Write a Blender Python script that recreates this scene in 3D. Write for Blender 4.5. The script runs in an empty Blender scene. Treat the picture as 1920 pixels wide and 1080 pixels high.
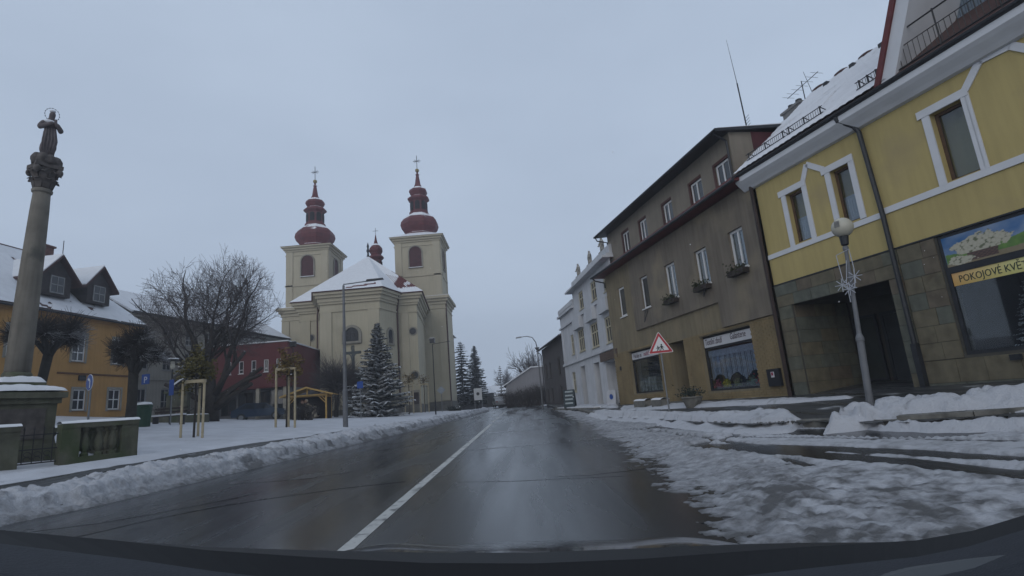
import bpy, math, random
import numpy as np
from mathutils import Vector, Matrix
R = math.radians
C = bpy.context.scene.collection
SC = bpy.context.scene
rnd = random.Random(7)

# ------------------------------------------------------------------ camera, sky, sun, exposure
F, PITCH, ROLL, EYE = 1000.0, R(12.3), R(4.8), 1.35
cp, sp, cr, sr = math.cos(PITCH), math.sin(PITCH), math.cos(ROLL), math.sin(ROLL)
CAM = np.array([[cr, sr, 0], [-sr, cr, 0], [0, 0, 1]]) @ np.array([[1, 0, 0], [0, sp, -cp], [0, cp, sp]])
cd = bpy.data.cameras.new('dash_camera')
cam = bpy.data.objects.new('dash_camera', cd); C.objects.link(cam)
cd.sensor_width = 36; cd.lens = F / 1920 * 36; cd.clip_start = .05; cd.clip_end = 4000
mw = Matrix.Identity(4)
for i in range(3):
    mw[i][0], mw[i][1], mw[i][2] = CAM[0][i], -CAM[1][i], -CAM[2][i]
mw[2][3] = EYE
cam.matrix_world = mw
SC.camera = cam

SUN_EL, SUN_AZ = R(24), R(200)
w = bpy.data.worlds.new('World'); SC.world = w; w.use_nodes = True
nt = w.node_tree; nt.nodes.clear()
sky = nt.nodes.new('ShaderNodeTexSky'); sky.sky_type = 'NISHITA'; sky.sun_disc = False
sky.sun_elevation = SUN_EL; sky.sun_rotation = SUN_AZ
sky.air_density = 1.0; sky.dust_density = 6.0; sky.ozone_density = 2.0
mx = nt.nodes.new('ShaderNodeMix'); mx.data_type = 'RGBA'
mx.inputs['Factor'].default_value = .93
tc = nt.nodes.new('ShaderNodeTexCoord')
mp = nt.nodes.new('ShaderNodeMapping'); mp.inputs['Scale'].default_value = (1, 1, 2.2)
nz = nt.nodes.new('ShaderNodeTexNoise'); nz.inputs['Scale'].default_value = 1.6; nz.inputs['Detail'].default_value = 4
rp = nt.nodes.new('ShaderNodeValToRGB')
rp.color_ramp.elements[0].position = .3; rp.color_ramp.elements[0].color = (3.45, 4.17, 5.3, 1)
rp.color_ramp.elements[1].position = .7; rp.color_ramp.elements[1].color = (4.1, 4.9, 6.1, 1)
bg = nt.nodes.new('ShaderNodeBackground'); bg.inputs['Strength'].default_value = .1
wo = nt.nodes.new('ShaderNodeOutputWorld')
L = nt.links.new
L(tc.outputs['Generated'], mp.inputs['Vector']); L(mp.outputs['Vector'], nz.inputs['Vector'])
L(nz.outputs['Fac'], rp.inputs['Fac'])
L(sky.outputs['Color'], mx.inputs['A']); L(rp.outputs['Color'], mx.inputs['B'])
L(mx.outputs['Result'], bg.inputs['Color']); L(bg.outputs['Background'], wo.inputs['Surface'])
sl = bpy.data.lights.new('sun', 'SUN'); sl.energy = .5; sl.angle = R(60); sl.color = (1, .98, .95)
so = bpy.data.objects.new('sun', sl); C.objects.link(so)
sd = Vector((math.sin(SUN_AZ) * math.cos(SUN_EL), math.cos(SUN_AZ) * math.cos(SUN_EL), math.sin(SUN_EL)))
so.rotation_euler = sd.to_track_quat('Z', 'Y').to_euler()
vs = SC.view_settings
vs.view_transform = 'Standard'; vs.look = 'None'; vs.gamma = 1; vs.use_curve_mapping = False; vs.exposure = 0.3
SC.cycles.max_bounces = 8; SC.cycles.transparent_max_bounces = 12

# ------------------------------------------------------------------ materials
MATS = {}
def M(name, col=(.5, .5, .5), rough=.85, var=.15, scale=2., bump=0., bscale=40., metal=0., streak=0., snow=0., col2=None, dirt=None, spec=.35, snowscale=6., coat=0., soft=.12):
    if name in MATS: return MATS[name]
    m = bpy.data.materials.new(name); m.use_nodes = True
    n = m.node_tree.nodes; l = m.node_tree.links.new
    b = n['Principled BSDF']
    b.inputs['Roughness'].default_value = rough; b.inputs['Metallic'].default_value = metal
    b.inputs['Specular IOR Level'].default_value = spec
    if coat: b.inputs['Coat Weight'].default_value = coat
    t = n.new('ShaderNodeTexCoord')
    def noise(sc, det=5, vec=None, stretch=None):
        x = n.new('ShaderNodeTexNoise'); x.inputs['Scale'].default_value = sc; x.inputs['Detail'].default_value = det
        if stretch:
            p = n.new('ShaderNodeMapping'); p.inputs['Scale'].default_value = stretch
            l(t.outputs['Object'], p.inputs['Vector']); l(p.outputs['Vector'], x.inputs['Vector'])
        else: l(t.outputs['Object'], x.inputs['Vector'])
        return x.outputs['Fac']
    def ramp(fac, p0, p1, c0, c1):
        r = n.new('ShaderNodeValToRGB'); e = r.color_ramp.elements
        e[0].position, e[1].position = p0, p1; e[0].color, e[1].color = (*c0, 1), (*c1, 1)
        l(fac, r.inputs['Fac']); return r.outputs['Color']
    def mix(fac, a, bb, mode='MIX'):
        x = n.new('ShaderNodeMix'); x.data_type = 'RGBA'; x.blend_type = mode
        for s, v in (('Factor', fac), ('A', a), ('B', bb)):
            if isinstance(v, (int, float)): x.inputs[s].default_value = v
            elif isinstance(v, tuple): x.inputs[s].default_value = (*v[:3], 1)
            else: l(v, x.inputs[s])
        return x.outputs['Result']
    a = tuple(c * (1 - var) for c in col); z = tuple(min(1, c * (1 + var)) for c in col) if col2 is None else col2
    c = ramp(noise(scale), .3, .7, a, z)
    if streak:
        s = ramp(noise(1.2, 4, stretch=(5, 5, .35)), .42, .72, (1, 1, 1), (1 - streak,) * 3)
        c = mix(1.0, c, s, 'MULTIPLY')
    if dirt:
        c = mix(ramp(noise(dirt[1], 6), dirt[2], dirt[2] + .15, (0, 0, 0), (1, 1, 1)), c, dirt[0])
    if snow:
        g = n.new('ShaderNodeNewGeometry'); sx = n.new('ShaderNodeSeparateXYZ'); l(g.outputs['Normal'], sx.inputs['Vector'])
        ad = n.new('ShaderNodeMath'); ad.operation = 'MULTIPLY_ADD'; ad.inputs[1].default_value = .55
        l(noise(snowscale, 3), ad.inputs[0]); l(sx.outputs['Z'], ad.inputs[2])
        f = ramp(ad.outputs[0], 0, 1, (0, 0, 0), (1, 1, 1))
        mr = n.new('ShaderNodeMapRange'); mr.inputs['From Min'].default_value = 1.27 - snow; mr.inputs['From Max'].default_value = 1.27 - snow + soft
        l(ad.outputs[0], mr.inputs['Value'])
        c = mix(mr.outputs['Result'], c, (.7, .71, .73))
    l(c, b.inputs['Base Color'])
    if bump:
        bp = n.new('ShaderNodeBump'); bp.inputs['Strength'].default_value = bump; bp.inputs['Distance'].default_value = .02
        l(noise(bscale, 6), bp.inputs['Height']); l(bp.outputs['Normal'], b.inputs['Normal'])
    MATS[name] = m; return m

def glass_mat(name, tint=(.8, .85, .88), refl=.9):
    m = bpy.data.materials.new(name); m.use_nodes = True
    n = m.node_tree.nodes; l = m.node_tree.links.new; n.clear()
    o = n.new('ShaderNodeOutputMaterial'); mixs = n.new('ShaderNodeMixShader'); tr = n.new('ShaderNodeBsdfTransparent'); gl = n.new('ShaderNodeBsdfGlossy')
    lw = n.new('ShaderNodeLayerWeight'); lw.inputs['Blend'].default_value = .5; pw = n.new('ShaderNodeMath'); pw.operation = 'POWER'; pw.inputs[1].default_value = 3.5; l(lw.outputs['Facing'], pw.inputs[0])
    fr = n.new('ShaderNodeMath'); fr.operation = 'MULTIPLY_ADD'; fr.inputs[1].default_value = .7; fr.inputs[2].default_value = .06; l(pw.outputs[0], fr.inputs[0])
    tr.inputs['Color'].default_value = (*tint, 1); gl.inputs['Roughness'].default_value = .03; gl.inputs['Color'].default_value = (refl,) * 3 + (1,)
    l(fr.outputs[0], mixs.inputs[0]); l(tr.outputs[0], mixs.inputs[1]); l(gl.outputs[0], mixs.inputs[2]); l(mixs.outputs[0], o.inputs[0])
    MATS[name] = m; return m
GLASS = glass_mat('clear_glass')
DGLASS = M('dark_glass', (.025, .03, .036), .06, .3, 1.5, spec=.6)
SNOW = M('snow', (.48, .49, .52), .75, .10, 1.3, bump=.6, bscale=7, spec=.3, dirt=((.24, .24, .25), 4.5, .66))
SNOWC = M('snow_cover', (.64, .65, .67), .75, .05, 3, bump=.25, bscale=9, spec=.3)

# ------------------------------------------------------------------ mesh builder
class MB:
    def __init__(s): s.v = []; s.f = []
    def add(s, vs, fs):
        o = len(s.v); s.v += [tuple(map(float, p)) for p in vs]; s.f += [tuple(i + o for i in f) for f in fs]; return s
    def box(s, x0, x1, y0, y1, z0, z1):
        return s.add([(x, y, z) for z in (z0, z1) for x, y in ((x0, y0), (x1, y0), (x1, y1), (x0, y1))],
                     [(3, 2, 1, 0), (4, 5, 6, 7), (0, 1, 5, 4), (1, 2, 6, 5), (2, 3, 7, 6), (3, 0, 4, 7)])
    def hexa(s, p): return s.add(p, [(3, 2, 1, 0), (4, 5, 6, 7), (0, 1, 5, 4), (1, 2, 6, 5), (2, 3, 7, 6), (3, 0, 4, 7)])
    def prism(s, poly, y0, y1):            # polygon in (x, z), counter-clockwise seen from -y, pushed from y0 to y1
        n = len(poly)
        s.add([(x, y0, z) for x, z in poly] + [(x, y1, z) for x, z in poly],
              [tuple(range(n)), tuple(range(2 * n - 1, n - 1, -1))] + [(i, i + n, (i + 1) % n + n, (i + 1) % n) for i in range(n)]); return s
    def vprism(s, poly, z0, z1):           # polygon in (x, y), pushed up
        n = len(poly)
        s.add([(x, y, z0) for x, y in poly] + [(x, y, z1) for x, y in poly],
              [tuple(range(n - 1, -1, -1)), tuple(range(n, 2 * n))] + [(i, (i + 1) % n, (i + 1) % n + n, i + n) for i in range(n)]); return s
    def bar(s, p0, p1, w=.05, h=None, up=(0, 0, 1)):
        h = h or w; p0 = Vector(p0); p1 = Vector(p1); d = (p1 - p0).normalized(); u = Vector(up)
        if abs(d.dot(u)) > .97: u = Vector((0, 1, 0))
        a = d.cross(u).normalized() * (w / 2); b = a.cross(d).normalized() * (h / 2)
        return s.hexa([p0 - a - b, p0 + a - b, p0 + a + b, p0 - a + b, p1 - a - b, p1 + a - b, p1 + a + b, p1 - a + b][0:4] + [p1 - a - b, p1 + a - b, p1 + a + b, p1 - a + b])
    def tube(s, pts, rad, n=6, cap=True):
        pts = [Vector(p) for p in pts]
        if isinstance(rad, (int, float)): rad = [rad] * len(pts)
        vs = []; prev = None
        for i, p in enumerate(pts):
            d = (pts[min(i + 1, len(pts) - 1)] - pts[max(i - 1, 0)])
            d = d.normalized() if d.length > 1e-9 else Vector((0, 0, 1))
            if prev is None:
                a = d.cross(Vector((0, 0, 1)) if abs(d.z) < .9 else Vector((1, 0, 0))).normalized()
            else:
                a = (prev - d * prev.dot(d)); a = a.normalized() if a.length > 1e-6 else d.orthogonal().normalized()
            prev = a; b = d.cross(a)
            for k in range(n):
                t = 2 * math.pi * k / n
                vs.append(p + (a * math.cos(t) + b * math.sin(t)) * rad[i])
        fs = [(i * n + k, i * n + (k + 1) % n, (i + 1) * n + (k + 1) % n, (i + 1) * n + k) for i in range(len(pts) - 1) for k in range(n)]
        if cap: fs += [tuple(range(n - 1, -1, -1)), tuple(range((len(pts) - 1) * n, len(pts) * n))]
        return s.add(vs, fs)
    def lathe(s, prof, n=16, c=(0, 0, 0), a0=0., sx=1, sy=1, arc=None):
        vs = []
        for r, z in prof:
            for k in range(n):
                t = a0 + 2 * math.pi * k / n
                vs.append((c[0] + r * math.cos(t) * sx, c[1] + r * math.sin(t) * sy, c[2] + z))
        m = len(prof)
        fs = [(i * n + k, i * n + (k + 1) % n, (i + 1) * n + (k + 1) % n, (i + 1) * n + k) for i in range(m - 1) for k in range(n)]
        fs += [tuple(range(n - 1, -1, -1)), tuple(range((m - 1) * n, m * n))]
        return s.add(vs, fs)
    def ball(s, c, r, n=10, m=7, sc=(1, 1, 1)):
        prof = [(max(.001, math.sin(math.pi * i / m)) * r, -math.cos(math.pi * i / m) * r) for i in range(m + 1)]
        o = len(s.v); s.lathe(prof, n)
        for i in range(o, len(s.v)):
            x, y, z = s.v[i]; s.v[i] = (c[0] + x * sc[0], c[1] + y * sc[1], c[2] + z * sc[2])
        return s
    def arch(s, x0, x1, z0, z1, y0, y1, n=10, rise=None):     # round-headed block
        r = (x1 - x0) / 2; rise = rise or r; zc = z1 - rise; xc = (x0 + x1) / 2
        return s.prism([(x0, z0), (x1, z0)] + [(xc + r * math.cos(t), zc + rise * math.sin(t)) for t in np.linspace(0, math.pi, n)], y0, y1)
    def archring(s, x0, x1, z0, z1, t, y0, y1, n=12, rise=None, sill=True):   # surround of an arched opening
        r = (x1 - x0) / 2; rise = rise or r; zc = z1 - rise; xc = (x0 + x1) / 2
        inn = [(x1, z0)] + [(xc + r * math.cos(a), zc + rise * math.sin(a)) for a in np.linspace(0, math.pi, n)] + [(x0, z0)]
        out = [(x1 + t, z0)] + [(xc + (r + t) * math.cos(a), zc + (rise + t) * math.sin(a)) for a in np.linspace(0, math.pi, n)] + [(x0 - t, z0)]
        for i in range(len(inn) - 1):
            s.prism([inn[i], out[i], out[i + 1], inn[i + 1]], y0, y1)
        if sill: s.box(x0 - t, x1 + t, y0 - .04, y1, z0 - t * .8, z0 - .002)
        return s
    def wall(s, x0, x1, z0, z1, holes=(), dep=.25, y=0.):     # front face at y with openings and their reveals
        xs = sorted({x0, x1} | {min(max(h[i], x0), x1) for h in holes for i in (0, 1)}); zs = sorted({z0, z1} | {min(max(h[i], z0), z1) for h in holes for i in (2, 3)})
        for a, b in zip(xs, xs[1:]):
            for c, d in zip(zs, zs[1:]):
                mx_, mz = (a + b) / 2, (c + d) / 2
                if any(h[0] < mx_ < h[1] and h[2] < mz < h[3] for h in holes): continue
                s.add([(a, y, c), (b, y, c), (b, y, d), (a, y, d)], [(0, 1, 2, 3)])
        for h in holes:
            a, b, c, d = h[:4]; q = y + (h[4] if len(h) > 4 else dep)
            s.add([(a, y, c), (a, q, c), (a, q, d), (a, y, d)], [(0, 1, 2, 3)])
            s.add([(b, q, c), (b, y, c), (b, y, d), (b, q, d)], [(0, 1, 2, 3)])
            s.add([(a, y, d), (a, q, d), (b, q, d), (b, y, d)], [(0, 1, 2, 3)])
            if c > z0 + .001: s.add([(a, q, c), (a, y, c), (b, y, c), (b, q, c)], [(0, 1, 2, 3)])
        return s
    def build(s, name, mat, parent=None, smooth=False, **pr):
        me = bpy.data.meshes.new(name); me.from_pydata(s.v, [], s.f); me.update()
        if smooth: me.polygons.foreach_set('use_smooth', [True] * len(me.polygons))
        return link(name, me, mat, parent, **pr)

def link(name, me, mat, parent=None, **pr):
    if mat is not None and not me.materials: me.materials.append(mat)
    o = bpy.data.objects.new(name, me); C.objects.link(o); o.parent = parent
    for k, v in pr.items():
        if v: o[k] = v
    return o
def thing(name, label, cat, loc=(0, 0, 0), rz=0., group=None, kind=None):
    o = bpy.data.objects.new(name, None); C.objects.link(o); o.empty_display_size = .2
    o.location = loc; o.rotation_euler = (0, 0, rz); o['label'] = label; o['category'] = cat
    if group: o['group'] = group
    if kind: o['kind'] = kind
    return o
def dup(o, loc=None, rz=None, label=None, scale=None):
    def cp_(s, par):
        c = s.copy(); C.objects.link(c); c.parent = par
        for ch in list(s.children): cp_(ch, c)
        return c
    c = cp_(o, None)
    if loc is not None: c.location = loc
    if rz is not None: c.rotation_euler = (0, 0, rz)
    if label: c['label'] = label
    if scale: c.scale = scale
    return c
def text(parent, s, loc, size, mat, rot=(math.pi / 2, 0, 0), align='LEFT', ext=.004, name='lettering', sx=1., shear=0.):
    cu = bpy.data.curves.new(name, 'FONT'); cu.body = s; cu.size = size; cu.extrude = ext; cu.align_x = align; cu.resolution_u = 2; cu.shear = shear
    t_ = bpy.data.objects.new(name, cu); C.objects.link(t_); dg = bpy.context.evaluated_depsgraph_get()
    me = bpy.data.meshes.new_from_object(t_.evaluated_get(dg)); bpy.data.objects.remove(t_); bpy.data.curves.remove(cu)
    me.materials.clear(); me.materials.append(mat); o = bpy.data.objects.new(name, me); C.objects.link(o); o.parent = parent; o.location = loc; o.rotation_euler = rot; o.scale = (sx, 1, 1)
    return o

# ------------------------------------------------------------------ noise on arrays
def _h(ix, iy, s):
    n = (ix * 374761393 + iy * 668265263 + s * 982451653) & 0xffffffff
    n = ((n ^ (n >> 13)) * 1274126177) & 0xffffffff
    return ((n ^ (n >> 16)) & 0xffff) / 65535.0
def vnoise(x, y, s=0):
    x = np.asarray(x, float); y = np.asarray(y, float)
    ix = np.floor(x).astype(np.int64); iy = np.floor(y).astype(np.int64); fx = x - ix; fy = y - iy
    fx = fx * fx * (3 - 2 * fx); fy = fy * fy * (3 - 2 * fy)
    a, b, c, d = _h(ix, iy, s), _h(ix + 1, iy, s), _h(ix, iy + 1, s), _h(ix + 1, iy + 1, s)
    return (a * (1 - fx) + b * fx) * (1 - fy) + (c * (1 - fx) + d * fx) * fy
def fbm(x, y, s=0, o=4):
    r = 0; a = .5
    for i in range(o): r = r + a * vnoise(np.asarray(x) * 2 ** i, np.asarray(y) * 2 ** i, s + i * 17); a *= .5
    return r / (1 - .5 ** o)
def chunks(x, y, s=0):      # rounded lumps: 1 in a lump's middle, 0 between lumps
    x = np.asarray(x, float); y = np.asarray(y, float); ix = np.floor(x).astype(np.int64); iy = np.floor(y).astype(np.int64); best = np.full(x.shape, 9.)
    for dx in (-1, 0, 1):
        for dy in (-1, 0, 1):
            cx = ix + dx + _h(ix + dx, iy + dy, s); cy = iy + dy + _h(ix + dx, iy + dy, s + 5); rr = .45 + .55 * _h(ix + dx, iy + dy, s + 9)
            best = np.minimum(best, np.hypot(x - cx, y - cy) / rr)
    return np.sqrt(np.clip(1 - best ** 2, 0, 1))

# ------------------------------------------------------------------ the lie of the land
LY = [0, 9.2, 10.3, 13, 16.1, 21.4, 27.3, 42.5, 56, 70, 90]
LX = [-9.2, -8.68, -8.26, -7.95, -7.53, -6.9, -6.14, -4.55, -3.6, -6.5, -16]
RY = [0, 5, 7.5, 9.6, 13, 20, 34, 50, 56, 70, 90]
RX = [1.9, 1.9, 2.1, 2.3, 2.45, 2.66, 2.7, 2.6, 2.3, 0, -8]
def xl(y): return np.interp(y, LY, LX)
def xr(y): return np.interp(y, RY, RX)
def zroad(y): return .016 * np.minimum(y, 62 + 0 * np.asarray(y, float)) + .004 * np.clip(np.asarray(y, float) - 62, 0, 60)
def zside(x, y): return zroad(y) + .088 * np.clip(np.asarray(x, float) - 2.6, 0, 14) * np.interp(y, [0, 30, 45, 60], [1, 1, .7, .3])
def zleft(x, y):       # plaza
    d = np.clip(xl(y) - np.asarray(x, float), 0, 60); s = np.interp(y, [0, 28, 48, 90], [.10, .10, .05, .03])
    return zroad(y) + .12 + s * np.minimum(d, 26) + .04 * np.clip(-22 - np.asarray(x, float), 0, 14)
def ray(u, v): d = CAM.T @ np.array([(u - 960) / F, (v - 540) / F, 1]); return d / d[1]
def at(u, v, y): d = ray(u, v); return (d[0] * y, y, EYE + d[2] * y)
def hit(u, v, fn):
    d = ray(u, v); t = 1.5; g = lambda q: EYE + d[2] * q - float(fn(d[0] * q, q))
    while t < 300 and g(t) > 0: t += .1
    a, b = t - .1, t
    for _ in range(20):
        m = (a + b) / 2
        if g(m) > 0: a = m
        else: b = m
    return (d[0] * t, t, EYE + d[2] * t)
def pave(x, y): return zside(x, y) + .13
def onleft(u, v): return hit(u, v, zleft)
def onright(u, v): return hit(u, v, pave)

def grid(name, X, Y, Z, mat, keep=None, parent=None, smooth=True, **pr):
    ny, nx = X.shape
    idx = np.arange(nx * ny).reshape(ny, nx)
    q = np.stack([idx[:-1, :-1], idx[:-1, 1:], idx[1:, 1:], idx[1:, :-1]], -1).reshape(-1, 4)
    if keep is not None: q = q[np.asarray(keep).reshape(-1)[q].any(1)]
    used = np.unique(q); rm = np.full(nx * ny, -1); rm[used] = np.arange(len(used)); q = rm[q]
    co = np.stack([X, Y, Z], -1).reshape(-1, 3)[used].astype(np.float32)
    me = bpy.data.meshes.new(name); me.vertices.add(len(co)); me.vertices.foreach_set('co', co.ravel())
    me.loops.add(q.size); me.loops.foreach_set('vertex_index', q.ravel().astype(np.int32))
    me.polygons.add(len(q)); me.polygons.foreach_set('loop_start', np.arange(0, q.size, 4, dtype=np.int32))
    me.update(calc_edges=True); me.validate()
    if smooth: me.polygons.foreach_set('use_smooth', [True] * len(me.polygons))
    return link(name, me, mat, parent, **pr), used
def inside(px, py, poly):
    r = np.zeros(np.shape(px), bool); n = len(poly)
    for i in range(n):
        x1, y1 = poly[i][:2]; x2, y2 = poly[(i + 1) % n][:2]
        if y1 == y2: continue
        c = ((y1 > py) != (y2 > py)) & (px < (x2 - x1) * (py - y1) / (y2 - y1) + x1)
        r ^= c
    return r
def dist(px, py, line):
    d = np.full(np.shape(px), 1e9)
    for (x1, y1), (x2, y2) in zip([p[:2] for p in line], [p[:2] for p in line[1:]]):
        l2 = (x2 - x1) ** 2 + (y2 - y1) ** 2 + 1e-12
        t = np.clip(((px - x1) * (x2 - x1) + (py - y1) * (y2 - y1)) / l2, 0, 1)
        d = np.minimum(d, np.hypot(px - x1 - t * (x2 - x1), py - y1 - t * (y2 - y1)))
    return d
# ================================================================== GROUND
def asphalt(name, base, wet0, wet1, scale, snowdirt=0):
    m = bpy.data.materials.new(name); m.use_nodes = True; n = m.node_tree.nodes; l = m.node_tree.links.new; b = n['Principled BSDF']
    t = n.new('ShaderNodeTexCoord')
    def nz_(s, d=5, st=(1, 1, 1)):
        p = n.new('ShaderNodeMapping'); p.inputs['Scale'].default_value = st; l(t.outputs['Object'], p.inputs['Vector'])
        x = n.new('ShaderNodeTexNoise'); x.inputs['Scale'].default_value = s; x.inputs['Detail'].default_value = d; l(p.outputs['Vector'], x.inputs['Vector']); return x.outputs['Fac']
    def rp_(f, a, b_, c0, c1):
        r = n.new('ShaderNodeValToRGB'); e = r.color_ramp.elements; e[0].position, e[1].position = a, b_; e[0].color, e[1].color = (*c0, 1), (*c1, 1); l(f, r.inputs['Fac']); return r.outputs['Color']
    big = nz_(scale, 4, (1, .28, 1))
    c = rp_(big, .35, .65, tuple(x * .75 for x in base), tuple(x * 1.25 for x in base))
    g = rp_(nz_(130, 2), .3, .8, (.6, .6, .6), (1.5, 1.5, 1.5))
    x = n.new('ShaderNodeMix'); x.data_type = 'RGBA'; x.blend_type = 'MULTIPLY'; x.inputs['Factor'].default_value = 1; l(c, x.inputs['A']); l(g, x.inputs['B']); c = x.outputs['Result']
    if snowdirt:
        f = rp_(nz_(1.1, 7, (1.2, .5, 1)), snowdirt, snowdirt + .1, (0, 0, 0), (1, 1, 1))
        x = n.new('ShaderNodeMix'); x.data_type = 'RGBA'; l(f, x.inputs['Factor']); l(c, x.inputs['A']); x.inputs['B'].default_value = (.55, .56, .58, 1); c = x.outputs['Result']
    l(c, b.inputs['Base Color'])
    rr = rp_(nz_(scale * 1.7, 5, (1.6, .16, 1)), .36, .62, (wet0,) * 3, (wet1,) * 3)
    l(rr, b.inputs['Roughness']); b.inputs['Specular IOR Level'].default_value = .42
    bp = n.new('ShaderNodeBump'); bp.inputs['Strength'].default_value = .16; bp.inputs['Distance'].default_value = .01
    l(nz_(60, 3), bp.inputs['Height']); l(bp.outputs['Normal'], b.inputs['Normal'])
    return m
ROADM = asphalt('wet_asphalt', (.019, .021, .024), .13, .33, .4)
PAVEM = asphalt('wet_paving', (.040, .042, .044), .25, .6, 1.2, snowdirt=.60)

# open ground under snow, near and far
ys = np.concatenate([np.arange(-12, 70, .5), np.geomspace(70, 900, 40)])
xs = np.concatenate([-np.geomspace(900, 45, 24)[:-1], np.arange(-45, 45, .5), np.geomspace(45, 900, 24)])
X, Y = np.meshgrid(xs, ys)
inroad = (X > xl(Y) - .4) & (X < xr(Y) + 60) & (Y < 62) | (X > xl(Y) - .4) & (X < xr(Y) + .8)
Zs = np.where(X < xl(Y), zleft(X, Y), zside(X, Y) + .05)
Z = np.where((X > xl(Y) - .4) & (X < 14) & (Y < 30) | (X > xl(Y) - .4) & (X < xr(Y) + 1.2), np.minimum(Zs, zside(X, Y)) - .06, Zs + .05 * (fbm(X * .7, Y * .7, 3) - .5))
o, _ = grid('ground', X, Y, Z, SNOW, kind='structure')

# carriageway (one asphalt sheet, the side street included)
ys = np.concatenate([np.arange(-6, 62, .5), np.arange(62, 92, 1.)])
tt = np.concatenate([np.linspace(0, 1, 18), 1 + np.linspace(.03, 1, 26)])
rows = []
for y in ys:
    a, b = float(xl(y)) - .15, float(xr(y)); e = 16. if y < 34 else max(b + .6, 16 - (y - 34) * 1.2)
    rows.append([a + (b - a) * t if t <= 1 else b + (e - b) * (t - 1) for t in tt])
X = np.array(rows); Y = np.repeat(ys[:, None], X.shape[1], 1)
road, _ = grid('road', X, Y, zside(X, Y), ROADM, kind='structure')
def strip(mb, line, wd, zf, dz):
    for (x1, y1), (x2, y2) in zip(line, line[1:]):
        d = Vector((x2 - x1, y2 - y1)).normalized(); nx, ny = d.y * wd / 2, -d.x * wd / 2
        mb.add([(x1 - nx, y1 - ny, float(zf(x1 - nx, y1)) + dz), (x1 + nx, y1 + ny, float(zf(x1 + nx, y1)) + dz), (x2 + nx, y2 + ny, float(zf(x2 + nx, y2)) + dz), (x2 - nx, y2 - ny, float(zf(x2 - nx, y2)) + dz)], [(0, 1, 2, 3)])
PAINT = M('worn_white_paint', (.42, .42, .40), .5, .12, 9, dirt=((.06, .06, .06), 7, .54))
mb = MB(); strip(mb, [(-1.87 + .004 * i, 3 + i * .5) for i in range(52)], .16, zside, .004)
mb.build('centre_line', PAINT, road)
for i in range(5):
    mb = MB(); y = 30.6 + i * 4.6; x0 = lambda q: -1.72 + .010 * (q - 30) - .02 * max(0, q - 44) ** 1.5 * .12
    strip(mb, [(x0(y + k * .5), y + k * .5) for k in range(6)], .15, zside, .004); mb.build('centre_dash', PAINT, road)
# repair patches in the asphalt on the wide left lane
PATCH = asphalt('patched_asphalt', (.022, .023, .026), .14, .3, 1.)
for (x, y, a, b_, rz_) in [(-5.2, 12.2, 1.5, .5, .1), (-4.4, 19, .7, 1.6, 0), (-6.2, 9.2, .5, 1.6, -.9), (.4, 15.2, 2.2, .22, .05), (-.2, 21.5, 2.3, .3, 0), (.2, 29, 2.2, .5, 0), (-.9, 40, 2, .6, 0), (1.3, 9.3, .9, .25, .1)]:
    mb = MB(); q = []
    for k in range(16):
        t = 2 * math.pi * k / 16; r_ = .8 + .35 * rnd.random(); px_, py_ = a * r_ * math.cos(t), b_ * r_ * math.sin(t)
        X_, Y_ = x + px_ * math.cos(rz_) - py_ * math.sin(rz_), y + px_ * math.sin(rz_) + py_ * math.cos(rz_); q.append((X_, Y_, float(zside(X_, Y_)) + .003))
    mb.add(q, [tuple(range(16))]); mb.build('asphalt_patch', PATCH, road)

mb = MB(); strip(mb, [hit(u, v, zside)[:2] for u, v in [(90, 1018), (165, 1003), (280, 976), (400, 951), (500, 936), (640, 917), (760, 903)]], .07, zside, .0045); mb.build('tar_seam', PATCH, road)
mb = MB(); strip(mb, [hit(u, v, zside)[:2] for u, v in [(860, 905), (960, 903), (1060, 899), (1170, 893)]], .035, zside, .0045); mb.build('tar_seam', PATCH, road)
# left kerb stones, footway and the ploughed bank of snow
STONE = M('kerb_granite', (.16, .155, .15), .8, .25, 5, bump=.3, dirt=((.05, .05, .045), 3, .6))
kl = bpy.data.objects.new('kerb_left', None); C.objects.link(kl); kl['kind'] = 'structure'
y = 8.
while y < 55:
    x1, x2 = float(xl(y)), float(xl(y + .98)); z1 = float(zroad(y))
    mb = MB(); mb.hexa([(x1 - .16, y, z1 - .1), (x1, y, z1 - .1), (x2, y + .98, z1 - .1), (x2 - .16, y + .98, z1 - .1), (x1 - .16, y, z1 + .12), (x1, y, z1 + .11), (x2, y + .98, z1 + .125), (x2 - .16, y + .98, z1 + .135)])
    mb.build('kerb_stone', STONE, kl); y += 1.
tt = np.arange(-4, 56, .4); cc = np.linspace(0, 1, 9)
def fw(y): return np.interp(y, [8, 20, 30, 42, 56], [1.5, 1.35, 1.1, .5, .3])
X = np.stack([xl(tt) - 1.5 * np.interp(tt, [20, 42], [1, .45]) - c * fw(tt) for c in cc], 1); Y = np.repeat(tt[:, None], 9, 1)
grid('pavement_left', X[:, ::-1], Y, zleft(X, Y)[:, ::-1] + .03, PAVEM, kind='structure')
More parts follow.
